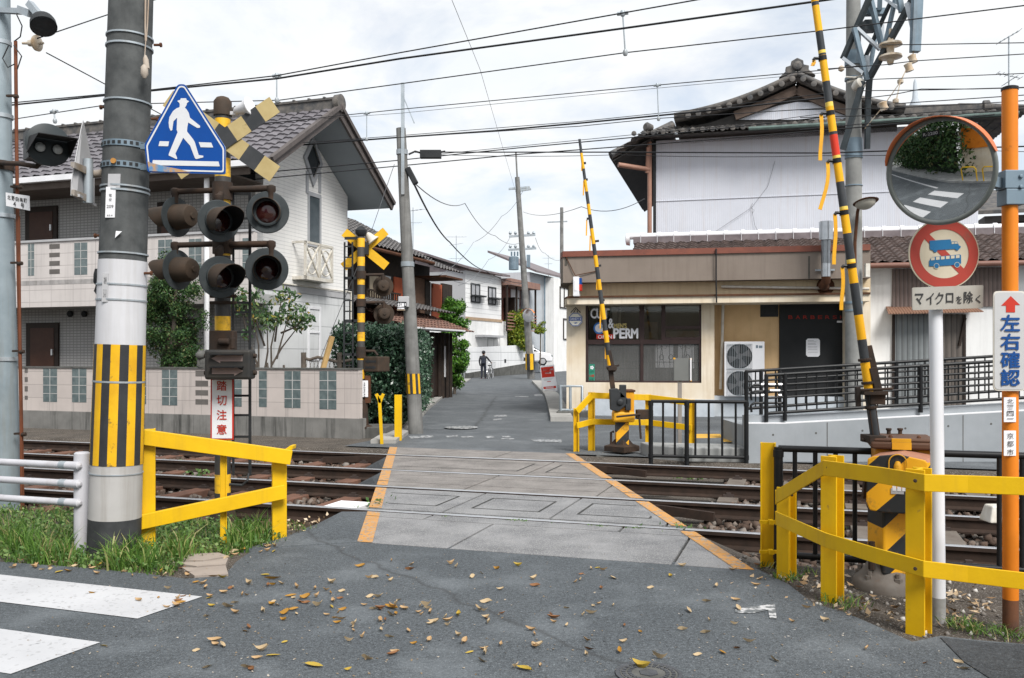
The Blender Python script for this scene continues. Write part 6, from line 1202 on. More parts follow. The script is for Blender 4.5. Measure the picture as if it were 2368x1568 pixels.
for cx_ in (1530, 1551, 1590): mb.tube([BP.p(cx_ + 5 * math.cos(t), 826 + 6 * math.sin(t), -.085) for t in np.linspace(0, 2 * PI, 13)[:-1]], .007, 5, closed=True)
gr([(1360, 836), (1620, 838)]); gr([(1360, 852), (1620, 853)]); mb.build('window_grille', BLKP, wn)
mb = MB()
for x in (1558, 1565): mb.bar(BP.p(x, 704, -1.4), BP.p(x + 3, 705, -2.0), .08, .05)
LMP = bpy.data.materials.new('ceiling_tube'); LMP.use_nodes = True; LMP.node_tree.nodes['Principled BSDF'].inputs['Emission Color'].default_value = (.9, .95, 1, 1); LMP.node_tree.nodes['Principled BSDF'].inputs['Emission Strength'].default_value = 3; mb.build('ceiling_lamp', LMP, bs)
mb = MB(); BP.box(mb, 1490, 745, 1520, 788, -1.6, -1.3); BP.box(mb, 1540, 766, 1618, 779, -.5, -.3); BP.box(mb, 1436, 770, 1470, 788, -1.5, -1.2); mb.build('shop_furniture', mat('shop_wood', (.10, .06, .035), (.14, .12, .1), 4, .6), wn)
xd, yd = BP.d, V((0, 0, 1))
def blk(c, w, h, pts, m): mb.poly([c + xd * (u * w) + yd * (v * h) for u, v in pts])
LW = PAPER; mb = MB(); tb = lambda t, x0, y0, x1, y1, b=.05, off=-.066: mb.text(t, (BP.p(x0, y0, off) + BP.p(x1, y1, off)) / 2, xd, yd, abs(BP.a(x1, off) - BP.a(x0, off)), abs(BP.z(x0, y0, off) - BP.z(x0, y1, off)), 0, b)
tb('C', 1366, 714, 1379, 736, .04); tb('U', 1380, 714, 1393, 736, .045); tb('T', 1394, 714, 1409, 736, .05); tb('&', 1407, 737, 1419, 759, .03)
for i, ch in enumerate('PERM'): tb(ch, (1419, 1433, 1447, 1460)[i], 760, (1431, 1445, 1459, 1475)[i], 782, .05)
mb.build('lettering', LW, wn); mb = MB(); tb("MEN'S", 1420, 748, 1449, 759, .05); mb.build('lettering', mat('gold_letter', (.52, .42, .16)), wn)
mb = MB(); BP.box(mb, 1379, 773, 1419, 784, -.068, -.064); o = mb.build('open_sign', RED, wn); mb = MB(); tb('OPEN', 1383, 775, 1415, 783, .01, -.062); mb.build('lettering', PAPER, o)
mb = MB(); c = BP.p(1386, 759, -.066); mb.poly(circ(c, xd, yd, .145)); o = mb.build('round_sticker', mat('sticker_blue', (.05, .20, .55)), wn); mb = MB(); mb.poly(circ(c + BP.n * .002, xd, yd, .105)); mb.build('disc', PAPER, o); mb = MB(); mb.poly(circ(c + BP.n * .004 + xd * .03 + yd * .03, xd, yd, .05)); mb.build('emblem', mat('pale_blue', (.35, .45, .55)), o)
mb = MB(); BP.box(mb, 1362, 842, 1375, 882, -.068, -.064); o = mb.build('green_sticker', mat('sticker_green', (.03, .24, .16)), wn)
mb = MB(); c = BP.p(1369, 850, -.062); 
for k in range(5): a = k * 2 * PI / 5; mb.poly(circ(c + xd * .028 * math.cos(a) + yd * .028 * math.sin(a), xd, yd, .02, 10))
mb.build('flower', PAPER, o); mb = MB(); tb('こども', 1364, 857, 1373, 861, .02, -.062); tb('いえ', 1364, 875, 1373, 880, .02, -.062); mb.build('lettering', INK, o); mb = MB(); tb('110番', 1363, 866, 1374, 872, .02, -.062); mb.build('lettering', RED, o)
# octagonal light sign, barber lamp
root = thing('octagon_sign', 'octagonal hanging sign with blue band reading DANDY II', 'shop sign', BP.p(1331, 755, .2)); c = BP.p(1331, 739, .18)
octo = lambda r, off: [c + BP.n * off + xd * (r * math.cos(rad(22.5 + 45 * i))) + yd * (r * math.sin(rad(22.5 + 45 * i))) for i in range(8)]
mb = MB(); mb.prism(octo(.185, .05), -BP.n * .12); mb.build('case', GREYP, root, bevel=.01); mb = MB(); mb.poly(octo(.165, .052)); mb.build('panel', mat('milky_panel', (.62, .60, .52), (.55, .53, .46), 3, .3), root)
mb = MB(); k = .165 * math.cos(rad(22.5)); mb.poly([c + BP.n * .054 + xd * u * k + yd * v for u, v in ((-1, -.03), (1, -.03), (1, .055), (-1, .055))]); mb.poly([c + BP.n * .054 + xd * u + yd * v for u, v in ((-.05, -.085), (.0, -.105), (.06, -.085), (.02, -.07))])
rim = octo(.168, .054); rim2 = octo(.155, .054); mb.add(rim + rim2, [(i, (i + 1) % 8, 8 + (i + 1) % 8, 8 + i) for i in range(8)]); mb.build('blue_band', BLUE, root); mb = MB(); mb.text('DANDY II', c + BP.n * .054 + yd * .014, xd, yd, .27, .055, 0, .02); mb.build('lettering', PAPER, root)
mb = MB(); mb.tube([c + xd * -.12 + yd * .17, c + yd * .30, c + xd * .12 + yd * .17], .012, 6); mb.tube([c + xd * -.05 + yd * .17, c + yd * .30 - BP.n * .2, c + xd * .05 + yd * .17], .012, 6); mb.build('hanger', BLKP, root)
root = thing('barber_lamp', 'white box lamp with red and blue stripe under the shop fascia', 'barber lamp', BP.p(1333, 685, .75)); mb = MB(); BP.box(mb, 1325, 640, 1339, 685, .55, .80); mb.build('case', WHT, root, bevel=.01); mb = MB(); BP.box(mb, 1328, 648, 1335, 672, .80, .81); mb.build('tube', PAPER, root)
a1 = BP.a(1339, .8); mb = MB(); zq0, zq1 = BP.z(1333, 672, .8), BP.z(1333, 643, .8); BP.mbox(mb, a1, a1 + .055, (zq0 + zq1) / 2, zq1, .6, .78); mb.build('stripe', BLUE, root); mb = MB(); BP.mbox(mb, a1, a1 + .055, zq0, (zq0 + zq1) / 2, .6, .78); mb.build('stripe', RED, root)
# recess: air conditioner, vent, black door
mb = MB(); BP.box(mb, 1758, 701, 1800, 733, -.5, -.44); mb.build('vent', BLKP, bs); mb = MB(); BP.mbox(mb, BP.a(1803, -.4), BP.a(1955, -.4), -.05, zt, -.6, -.40); dr_ = mb.build('door', mat('door_black', (.010, .011, .012), (.016, .017, .018), 1.2, .55), bs)
mb = MB()
for i, ch in enumerate('BARBERSHOP'): mb.text(ch, BP.p(1828 + i * 17.1, 733.5, -.398), xd, yd, .095, .082, 0, .03)
mb.build('lettering', mat('sign_red', (.32, .03, .02)), dr_)
mb = MB(); q = [(1864, 787), (1868, 783), (1892, 783), (1896, 787), (1896, 821), (1892, 825), (1868, 825), (1864, 821)]; mb.prism([BP.p(x, y, -.392) for x, y in q][::-1], BP.n * .003); nt_ = mb.build('notice', PAPER, dr_)
mb = MB()
for y, w in ((787, 14), (790, 20), (794, 18), (796, 20), (801, 22), (804, 21), (808, 22), (814, 23)): mb.add([BP.p(x, yy, -.387) for x, yy in ((1868, y + 1), (1868 + w, y + 1), (1868 + w, y), (1868, y))], [(0, 1, 2, 3)])
mb.build('print', GREYP, nt_); mb = MB(); BP.box(mb, 1936, 742, 1952, 746, -.4, -.34); mb.build('handle', ALU, dr_)
root = thing('air_conditioner', 'white twin-fan outdoor air conditioner unit in the shop recess', 'air conditioner', BP.p(1721, 916, -.1), BRZ)
mb = MB(); BP.box(mb, 1675, 790, 1768, 917, -.36, -.02); ac = mb.build('case', WHT, root, bevel=.012)
for (cx_, cy_, y0, y1) in ((1710, 824, 796, 852), (1710, 887, 858, 914)):
    mb = MB(); c = BP.p(cx_, cy_, -.02); mb.poly(circ(c + BP.n * .003, xd, yd, .30)); o = mb.build('fan', BLKP, ac); mb = MB()
    for k in range(4):
        a = k * PI / 2 + .3; mb.poly([c + BP.n * .005 + xd * r * math.cos(a + t) + yd * r * math.sin(a + t) for r, t in ((.06, 0), (.28, -.35), (.28, .35), (.06, .5))])
    mb.poly(circ(c + BP.n * .007, xd, yd, .07, 16)); mb.build('fan_blade', mat('fan_grey', (.13, .13, .135)), o); mb = MB(); a0, a1, z0_, z1_ = BP.a(1682), BP.a(1739), BP.z(1682, y1), BP.z(1682, y0)
    for i in range(15): a = a0 + (a1 - a0) * i / 14; BP.mbox(mb, a - .003, a + .003, z0_, z1_, .0, .012)
    for zz_ in (z0_, z1_): BP.mbox(mb, a0, a1, zz_ - .006, zz_ + .006, .0, .013)
    mb.build('grille', GALV, o)
mb = MB(); BP.box(mb, 1748, 798, 1753, 805, -.02, -.017); BP.box(mb, 1755, 799, 1763, 805, -.02, -.017); mb.build('badge', BLUEST, ac); mb = MB(); BP.box(mb, 1680, 854, 1766, 856, -.02, -.018); mb.build('seam', GREYP, ac)
mb = MB(); p0 = BP.p(1672, 702, -.3); mb.tube([p0, BP.p(1670, 790, -.3), BP.p(1666, 900, -.3)], .035, 8); mb.build('pipe', IVORY, bs, smooth=40)
# stove pipe
root = thing('flue_pipe', 'shiny metal stove pipe rising in front of the brown fascia', 'flue pipe', BP.p(1911, 660, .9)); SHN = mat('shiny_flue', (.55, .57, .60), (.42, .45, .48), 6, .28, m=.8); c = BP.p(1910, 640, .95); zt_, zb_ = BP.z(1911, 512, .95), BP.z(1911, 640, .95)
mb = MB(); mb.lathe((c.x, c.y, zb_), (0, 0, 1), [(0, .105), (.88, .105), (.881, .15)], 20); mb.lathe((c.x, c.y, zt_ - .42), (0, 0, 1), [(0, .15), (.41, .15), (.42, .13)], 20); mb.tube([V((c.x, c.y, zb_ + .3)), V((c.x, c.y, zt_ - .3))], .105, 20); mb.build('pipe', SHN, root, smooth=40)
mb = MB(); mb.tube([V((c.x, c.y, zb_ + .02)), V((c.x, c.y, zb_ - .10)), V((c.x - .03, c.y + .10, zb_ - .20)), BP.p(1909, 664, .35)], .10, 14); mb.lathe(BP.p(1909, 662, .36), BP.n, [(0, .2), (.01, .2)], 20); mb.build('elbow', RUST, root, smooth=50)
mb = MB(); mb.bar(BP.p(1885, 625, .7), BP.p(1930, 624, .7), .03, .04); mb.build('bracket', GALV, root)
# ---------------------------------------------------------------- low tiled house and big white house behind
LP = Pl(8.6, 21.2, 1, -.2); lz = LP.z(2020, 611, .5)
lh = thing('tiled_house', 'low white house with brown tile roof, white ridge and brown shutters', 'house', LP.w(2, 0), BRZ); a_l, a_r = LP.a(1468, -3) , 9.0
mb = MB(); LP.mbox(mb, -.35, 9, -.05, lz, -5, 0); LP.mbox(mb, a_l + .6, -.35, 3.4, lz - .1, -5, -.8); mb.build('wall', PLAST, lh)
rz0, rzt = lz, LP.z(2100, 548, -2.4)
mb = MB(); tile_roof(mb, LP.w(-.5, rz0, .5), LP.w(9.2, rz0, .5), LP.w(-.5, rzt, -2.4), LP.w(9.2, rzt, -2.4), .29, .27, .055, .045); tile_roof(mb, LP.w(a_l, rz0 + .42, -.72), LP.w(-.5, rz0 + .42, -.72), LP.w(a_l + .1, rzt, -2.4), LP.w(-.5, rzt, -2.4), .29, .27, .055, .045); tile_roof(mb, LP.w(9.2, rz0, -5.3), LP.w(a_l, rz0, -5.3), LP.w(9.2, rzt, -2.4), LP.w(a_l, rzt, -2.4), .29, .27, .055, .045); rf = mb.build('roof', TILEB, lh, smooth=40)
mb = MB(); mb.bar(LP.w(a_l, rzt + .08, -2.4), LP.w(9.2, rzt + .08, -2.4), .25, .18)
for k in range(42):
    a = a_l + .2 + k * .45
    if a < 9.2: LP.mbox(mb, a, a + .012, rzt, rzt + .17, -2.54, -2.26, 1)
rd = mb.build('ridge', [TILEG, WHT], rf); mb = MB(); mb.tube([LP.w(a_l - .1, rzt + .20, -2.4), LP.w(9.2, rzt + .20, -2.4)], .085, 10)
for k in range(42):
    a = a_l + .2 + k * .45
    if a < 9.2: mb.tube([LP.w(a, rzt + .20, -2.4), LP.w(a + .1, rzt + .20, -2.4)], .11, 10)
mb.lathe(LP.w(a_l - .1, rzt + .12, -2.4), -LP.d, [(0, .18), (.1, .16), (.12, .08)], 10); mb.build('ridge_cap', WHT, rd, smooth=50)
mb = MB(); mb.tube([LP.w(-.5, rz0 - .04, .56), LP.w(9.2, rz0 - .04, .56)], .065, 10); mb.build('gutter', mat('brown_gutter', (.20, .10, .075), (.16, .08, .06), 4, .5), lh, smooth=40)
BCOR = corrug('brown_corrugated', (.155, .115, .10), (.125, .09, .08), 3.4, 'X', .6, .7, .2, (.1, .07, .06), 0, .8)
lp = lambda x0, y0, x1, y1, t0, t1, name, m, root=None: (lambda mb: (LP.box(mb, x0, y0, x1, y1, t0, t1), mb.build(name, m, root or lh))[1])(MB())
lp(2064, 622, 2322, 711, -.02, .05, 'corrugated_panel', BCOR)
mb = MB(); a0, a1 = LP.a(2050, .3), LP.a(2268, .3); z0_, z1_ = LP.z(2050, 727, .45), LP.z(2050, 711, 0); mb.prism([LP.w(a0 + .05, z1_, 0), LP.w(a0, z0_, .5), LP.w(a1, z0_ + .03, .5), LP.w(a1 - .1, z1_, 0)], (0, 0, .025)); mb.build('awning', corrug('rust_corrugated', (.23, .12, .075), (.17, .09, .06), 5, 'X', .7, .7, .3), lh)
lp(2070, 727, 2150, 940, 0, .04, 'shutter', corrug('grey_shutter', (.19, .205, .21), (.13, .145, .15), 2.6, 'X', .6, .6, .4, (.08, .08, .08), 0, .9)); lp(2150, 727, 2228, 940, 0, .035, 'shutter', corrug('brown_shutter', (.12, .10, .085), (.09, .075, .065), 2.6, 'X', .6, .6, .3, (.06, .05, .045), 0, .9))
mb = MB(); LP.box(mb, 2064, 727, 2070, 940, 0, .06); LP.box(mb, 2228, 727, 2234, 940, 0, .06); mb.bar(LP.p(2232, 735, .08), LP.p(2218, 800, .06), .05, .05); mb.build('door_frame', DBROWN, lh)
BGP = Pl(4.4, 27.5, 1, -.25); bg_ = thing('white_corrugated_house', 'large house clad in white corrugated sheet under a dark Japanese tiled roof', 'house', BGP.w(5, 0), math.atan2(-.25, 1))
WCOR = corrug('white_corrugated', (.575, .595, .655), (.53, .55, .605), 5.2, 'X', .6, .16, .45, (.46, .40, .37), 0, .05)
ztop = BGP.z(1512, 326); a_r = BGP.a(2262)
mb = MB(); BGP.mbox(mb, 0, a_r, -.05, ztop, -9, 0); mb.build('wall', WCOR, bg_)
mb = MB(); BGP.mbox(mb, -.02, .07, 2, ztop, -.1, .05); mb.build('corner_trim', BLKP, bg_)
zsk = BGP.z(1720, 276, .1); OH_ = .85; e0, e1 = BGP.w(-.35, ztop - .02, OH_), BGP.w(a_r + 1.0, ztop - .05, OH_); r0, r1 = BGP.w(.55, zsk + .02, -.55), BGP.w(a_r - .4, zsk, -.55)
mb = MB(); tile_roof(mb, e0, e1, r0, r1, .29, .27, .06, .055); eL = BGP.w(-1.28, ztop - .60, .45); tile_roof(mb, BGP.w(-1.28, ztop - .60, -9.8), eL, BGP.w(.55, zsk + .02, -8.4), r0, .29, .27, .06, .055); tile_roof(mb, eL, e0, r0 - BGP.d * .02, r0 + BGP.d * .02, .29, .27, .06, .055); tile_roof(mb, e1, BGP.w(a_r + 1, ztop, -9.8), r1, BGP.w(a_r - .4, zsk, -8.4), .29, .27, .06, .055)
apx = BGP.a(1843, .2); zap = BGP.z(1843, 186, .2); gl, gr_ = BGP.a(1560, .2), BGP.a(2090, .2); zgl, zgr = BGP.z(1560, 282, .2), BGP.z(2090, 262, .2)
cv = lambda f, s: -.16 * math.sin(f * PI) * 1.0        # a slight hollow in the slopes
segs_ = [0, .35, .7, 1]
for (ga, gz_) in ((gl, zgl), (gr_, zgr)):
    for f0, f1 in zip(segs_, segs_[1:]):
        p = lambda f, t: BGP.w(apx + (ga - apx) * f, zap + (gz_ - zap) * f + cv(f, 1), t)
        tile_roof(mb, p(f1, .45), p(f1, -8.5), p(f0, .45), p(f0, -8.5), .29, .27, .06, .05)
rf = mb.build('roof', TILED, bg_, smooth=40)
mb = MB()
for (ga, gz_) in ((gl, zgl), (gr_, zgr)):
    pts_ = [BGP.w(apx + (ga - apx) * f, zap + (gz_ - zap) * f + cv(f, 1) + .13, .42) for f in np.linspace(0, 1, 14)]; mb.tube(pts_, .085, 10)
    pts_ = [BGP.w(apx + (ga - apx) * f, zap + (gz_ - zap) * f + cv(f, 1) + .06, .30) for f in np.linspace(0, 1, 14)]; mb.tube(pts_, .12, 8)
    L_ = abs(ga - apx)
    for k in range(int(L_ / .30)):
        f = (k + .5) * .30 / L_; c = BGP.w(apx + (ga - apx) * f, zap + (gz_ - zap) * f + cv(f, 1) + .02, .50); mb.lathe(c, BGP.n, [(0, .075), (.05, .085), (.06, .05)], 10)
nn_ = int((a_r + 2) / .29)
for k in range(2, nn_): c = BGP.w(-1.1 + k * .29, ztop + .05, OH_ - .02); mb.lathe(c, BGP.n, [(0, .07), (.06, .08), (.07, .04)], 8, 0)
for (a, b) in ((eL, r0), (e1, r1)): mb.tube([V(a) + V((0, 0, .12)), V(a).lerp(V(b), .5) + V((0, 0, .13)), V(b) + V((0, 0, .12))], .13, 8)
mb.lathe(BGP.w(-.1, ztop + .3, .5), (BGP.n - BGP.d), [(-.1, .1), (.1, .15), (.16, .10)], 10)
mb.bar(BGP.w(gr_ - .2, zgr + .10, .1), BGP.w(a_r + .1, zgr + .02, .1), .22, .26); mb.lathe(BGP.w(a_r + .1, zgr + .05, .1), BGP.d, [(0, .2), (.15, .2), (.2, .1)], 10)
rd = mb.build('ridge_tiles', TILED, rf, smooth=50)
mb = MB(); c = BGP.w(apx, zap + .18, .35); mb.prism([c + BGP.d * u + V((0, 0, v)) for u, v in ((-.52, -.10), (-.32, .08), (-.33, .20), (-.18, .24), (-.17, .36), (0, .45), (.17, .36), (.18, .24), (.33, .20), (.32, .08), (.52, -.10), (0, .03))], -BGP.n * .3); mb.lathe(c + V((0, 0, .2)), BGP.n, [(0, .15), (.08, .13), (.1, .06)], 14); mb.build('ridge_ornament', TILED, rf, bevel=.02)
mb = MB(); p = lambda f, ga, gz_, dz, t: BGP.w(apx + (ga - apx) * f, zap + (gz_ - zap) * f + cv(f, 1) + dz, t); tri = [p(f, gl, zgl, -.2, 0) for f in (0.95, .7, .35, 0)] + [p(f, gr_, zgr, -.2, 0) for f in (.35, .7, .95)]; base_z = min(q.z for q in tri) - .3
mb.prism([V((tri[0].x, tri[0].y, base_z))] + tri + [V((tri[-1].x, tri[-1].y, base_z))], -BGP.n * .2); mb.build('gable_board', mat('gable_dark_timber', (.055, .052, .05), (.085, .08, .075), 3, .8), bg_)  # board in a darker timber tone than the gable beams
ga0, ga1 = BGP.a(1700, .05), BGP.a(1962, .05); mb = MB(); top = [BGP.p(x, y, .05) for x, y in ((1700, 277), (1745, 262), (1800, 244), (1843, 236), (1900, 238), (1962, 256), (1962, 276))]; mb.prism(top[::-1], -BGP.n * .02); mb.build('gable_sheet', WCOR, bg_)
mb = MB(); TIM = mat('gable_timber', (.16, .115, .09), (.11, .08, .065), 4, .7)
for ga, gz_ in ((gl, zgl), (gr_, zgr)):
    for f0, f1 in ((0, .25), (.25, .5)): mb.bar(p(f0, ga, gz_, -.26, .12), p(f1, ga, gz_, -.26, .12), .12, .26)
mb.build('gable_beam', TIM, bg_)
mb = MB(); mb.prism([BGP.w(-.3, ztop - .06, OH_ - .05), BGP.w(a_r + .9, ztop - .08, OH_ - .05), BGP.w(a_r, ztop + .05, 0), BGP.w(0, ztop + .05, 0)], (0, 0, .04)); mb.prism([BGP.w(-1.22, ztop - .66, .40), BGP.w(0, ztop + .0, .40), BGP.w(0, ztop + .0, -9), BGP.w(-1.22, ztop - .66, -9.6)], (0, 0, .04)); mb.build('eave_boards', mat('eave_dark', (.045, .042, .04), (.06, .055, .05), 4, .8), bg_)
mb = MB(); a = BGP.w(-.12, 0, .12); COPP = mat('copper_pipe_paint', (.33, .18, .13), (.27, .15, .11), 4, .5); mb.tube([V((a.x, a.y, 3)), V((a.x, a.y, ztop - .05))], .07, 10); mb.tube([BGP.p(1430, 381, .6), BGP.p(1502, 392, .14)], .075, 10); mb.tube([BGP.p(1500, 340, .3), BGP.p(1497, 400, .14)], .07, 10); mb.build('downpipe', COPP, bg_, smooth=40)
mb = MB(); wp = lambda *q: mb.tube([BGP.p(x, y, .05) for x, y in q], .005, 4); wp((1792, 372), (1776, 430), (1738, 480), (1640, 545)); wp((1738, 480), (1745, 520), (1766, 560)); wp((1740, 470), (1736, 480), (1744, 486), (1740, 494)); mb.build('service_wire', WIREG, bg_); mb = MB(); BGP.box(mb, 1515, 465, 2250, 466.2, 0, .022, zr=1515); mb.build('sheet_seam', WCOR, bg_)
mb = MB(); mb.tube([BGP.w(BGP.a(1730), ztop - .02, .9), BGP.w(a_r + .8, ztop - .03, .9)], .06, 8); mb.build('gutter', mat('verdigris', (.11, .16, .145), (.075, .10, .095), 6, .7), bg_, smooth=40)
# dark house at the far right edge
rh_ = thing('dark_house', 'dark timber house edge with gutter pipe behind the orange post', 'house', P(2330, 560, 30)); mb = MB(); R_P = Pl(P(2277, 0, 30).x, 30, 1, -.3); R_P.mbox(mb, 0, 5, -.05, R_P.z(2280, 500), -4, 0); mb.build('wall', mat('dark_house_wall', (.10, .095, .09), (.15, .145, .14), 2, .8), rh_)
mb = MB(); mb.prism([R_P.w(-.5, R_P.z(2280, 502), .7), R_P.w(6, R_P.z(2280, 502), .7), R_P.w(6, R_P.z(2280, 420), -2.5), R_P.w(-.2, R_P.z(2280, 420), -2.5)], (0, 0, .12)); mb.build('roof', TILED, rh_); mb = MB(); mb.tube([P(2243, 500, 29), P(2247, 512, 29), P(2268, 520, 29), P(2272, 535, 29)], .05, 8); mb.build('downpipe', WIRE, rh_); window_m(R_P, .25, 1.4, R_P.z(2280, 550), R_P.z(2280, 515), rh_, DBROWN, GLS, .08)
mb = MB(); c = P(2116, 245, 300); mb.lathe((c.x, 300, 0), (0, 0, 1), [(0, 2.4), (c.z - 2, 2.2), (c.z, 2.0), (c.z + 2.5, .9), (c.z + 8, .5), (c.z + 9, .2)], 12); tag(mb.build('tower', mat('hazy_tower', (.42, .46, .50), (.38, .42, .46), 1, .9), smooth=40), 'pale tapering tower top far behind the tiled roof', 'tower')
# ---------------------------------------------------------------- far-side barrier, fences, board, ramp
def striped_boom(root, a, b, r0, r1, segs, mats=(YEL2, BLKP), name='boom'):
    a, b = V(a), V(b); tot = sum(s for s, c in segs); f = 0; mb = MB()
    for s, c in segs: mb.tube([a.lerp(b, f / tot), a.lerp(b, (f + s) / tot)], [r0 + (r1 - r0) * f / tot, r0 + (r1 - r0) * (f + s) / tot], 16, c, caps=True); f += s
    return mb.build(name, list(mats), root, smooth=40)
Yg2 = 13.5; root = thing('barrier_machine', 'rusty orange barrier machine with raised boom before the barber shop', 'crossing barrier', V((P(1436, 0, Yg2).x, Yg2, 0)))
BOOMY = mat('boom_yellow', (.78, .40, .012), (.70, .35, .012), 3, .45, spot=((.35, .18, .04), 7, .68)); BOOMK = mat('boom_black', (.03, .034, .039), (.05, .054, .058), 5, .45)
striped_boom(root, P(1411, 845, Yg2), P(1340, 322, Yg2), .040, .020, [(27, 0), (32, 1), (30, 0), (29, 1), (40, 0), (36, 1)] * 3, (BOOMY, BOOMK))
mb = MB(); mb.bar(P(1418, 905, Yg2), P(1411, 850, Yg2), .07, .07); mb.bar(P(1420, 860, Yg2 - .03), P(1409, 810, Yg2 - .03), .03, .05); mb.box(P(1415, 852, Yg2), (.13, .2, .06)); mb.bar(P(1402, 850, Yg2), P(1432, 845, Yg2), .03, .03); mb.build('boom_holder', RUSTY, root, bevel=.004)
mb = MB()
for x, y0, y1 in ((1346, 380, 395), (1350, 418, 452), (1357, 508, 545), (1365, 545, 580), (1376, 560, 610), (1381, 617, 670), (1389, 697, 760), (1396, 720, 770), (1401, 790, 830)):
    mb.bar(P(x, y0, Yg2), P(x - 1, y1, Yg2), .02, .005)
mb.build('warning_strap', YEL2, root); mb = MB()
for x, y0 in ((1346, 378), (1350, 416), (1357, 506), (1376, 558), (1381, 615), (1389, 695), (1401, 788)): mb.bar(P(x, y0, Yg2), P(x + 9, y0 - 1, Yg2), .035, .03)
mb.build('strap_hook', BLKP, root)
def stripe_box(root, c, sz, rz, name, mats, bev=.03, k=.16):
    mb = MB(); mb.box(c, sz, rz); return mb.build(name, mats, root, bevel=bev)
def diag(name, a, c, period, slope=1.0, ph=0.0, axh=0):
    M, nt, b, vec = base(name); sp = nt.nodes.new('ShaderNodeSeparateXYZ'); nt.links.new(vec, sp.inputs[0])
    def mm(op, x, y):
        n = nt.nodes.new('ShaderNodeMath'); n.operation = op; nt.links.new(x, n.inputs[0])
        if isinstance(y, (int, float)): n.inputs[1].default_value = y
        else: nt.links.new(y, n.inputs[1])
        return n.outputs[0]
    u = mm('SUBTRACT', mm('MULTIPLY', sp.outputs[axh], slope), sp.outputs[2]); f = mm('LESS_THAN', mm('FRACT', mm('ADD', mm('DIVIDE', u, period), 20 + ph), 0), .5)
    col = mixc(nt, f, c, a); col = mixc(nt, ramp(nt, noise(nt, vec, 9, 6, .7), [(.54, (0, 0, 0)), (.70, (.6,) * 3)]), col, (.16, .09, .045)); nt.links.new(col, b.inputs['Base Color']); b.inputs['Roughness'].default_value = .5; return M
DG = diag('hazard_diagonal', (.78, .38, .01), (.02, .022, .024), .30, 1.0, .35)
mb = MB(); mb.box(P(1441, 930, Yg2 + .05), (.30, .34, .36)); mb.build('case', [mat('machine_orange', (.66, .30, .015), (.55, .24, .02), 5, .5, spot=((.30, .11, .03), 6, .58))], root, bevel=.03)
mb = MB(); mb.box(P(1441, 903, Yg2 + .05), (.33, .37, .03)); mb.build('lid', RUST, root, bevel=.008); mb = MB(); mb.box(P(1441, 963, Yg2 - .02), (.32, .30, .16)); mb.build('lower_case', YEL2, root, bevel=.03)
mb = MB(); q = [(1410, 900), (1428, 898), (1452, 922), (1452, 934), (1430, 952), (1412, 948)]; mb.prism([P(x, y, Yg2 - .2) for x, y in q][::-1], (0, .12, 0)); mb.lathe(P(1434, 930, Yg2 - .2), (0, -1, 0), [(0, .05), (.02, .05), (.03, .02)], 12); mb.box(P(1440, 905, Yg2 - .16), (.10, .08, .2)); mb.box(P(1452, 935, Yg2 - .15), (.08, .1, .18)); mb.build('drive_arm', mat('drive_dark', (.024, .026, .028), (.038, .041, .044), 6, .5), root, bevel=.012)
mb = MB(); mb.box(P(1438, 1000, Yg2), (.19, .19, .40)); mb.build('pedestal', DG, root); mb = MB(); mb.lathe(P(1438, 1040, Yg2), (0, 0, 1), [(-.02, .27), (.06, .27), (.09, .17), (.16, .11)], 4); mb.tube([P(1413, 1030, Yg2), P(1413, 1000, Yg2), P(1420, 998, Yg2)], .02, 6); mb.build('base', RUSTY, root)
mb = MB(); mb.bar(P(1425, 964, Yg2 - .25), P(1482, 958, Yg2 - .22), .025, .03); mb.box(P(1490, 958, Yg2 - .05), (.25, .16, .14)); mb.bar(P(1478, 960, Yg2 - .2), P(1482, 1015, Yg2 - .2), .03, .04); mb.build('counterweight', RUSTY, root, bevel=.01)
mb = MB(); c = P(1438, 1043, Yg2); mb.prism([V((c.x - .42, c.y - .3, -.2)), V((c.x + .42, c.y - .3, -.2)), V((c.x + .42, c.y + .4, -.2)), V((c.x - .42, c.y + .4, -.2))], (0, 0, .2)); tag(mb.build('footing', CONCD, bevel=.02), 'stained concrete footing under the far barrier machine', 'concrete footing')
# far yellow fence
root = thing('yellow_fence', 'yellow fence curving behind the far barrier machine', 'fence', P(1465, 1035, 14))
fp = [(1333, 944, 13.7), (1368, 907, 13.85), (1499, 912, 14.0), (1598, 924, 13.6)]
for (x, y, Y), w in zip(fp, (.07, .09, .08, .10)):
    p = P(x, y, Y); mb = MB(); hbeam(mb, p, -.05, p.z, w, .09, (1, -.2, 0)); mb.build('post', YEL, root, bevel=.003)
ft = V((0, -.06, 0)); mb = MB(); beam(mb, [P(x, y, Y) + ft for x, y, Y in fp], .095, .03); mb.build('beam', YEL, root, bevel=.004); lo = [P(x, y, Y) + ft for (x, Y), y in zip(((1333, 13.7), (1368, 13.85), (1499, 14.0), (1598, 13.6)), (977, 968, 970, 982))]; mb = MB(); beam(mb, lo, .09, .03); mb.build('beam', YEL, root, bevel=.004)
# back of a sign board on a steel post
root = thing('sign_board', 'grey back of a board on a slim post before the shop window', 'sign board', G(1573, 1015)); Yk2 = 14.6; mb = MB(); mb.box(P(1577, 854, Yk2), (.27, .03, .37), rad(4)); mb.build('panel', mat('board_grey', (.15, .155, .15), (.125, .13, .125), 3, .5), root); mb = MB(); mb.box(P(1597, 854, Yk2 - .02), (.02, .04, .37), rad(4)); mb.build('edge', WHT, root); mb = MB()
for x, y in ((1559, 829), (1597, 830), (1597, 880)): mb.box(P(x, y, Yk2), (.03, .05, .025))
mb.build('corner_cap', YEL2, root); mb = MB(); a = P(1573, 830, Yk2); mb.bar(V((a.x, a.y + .04, 0)), V((a.x, a.y + .04, a.z)), .06, .05); mb.build('post', mat('post_taupe', (.25, .23, .21), (.2, .18, .16), 5, .5), root)
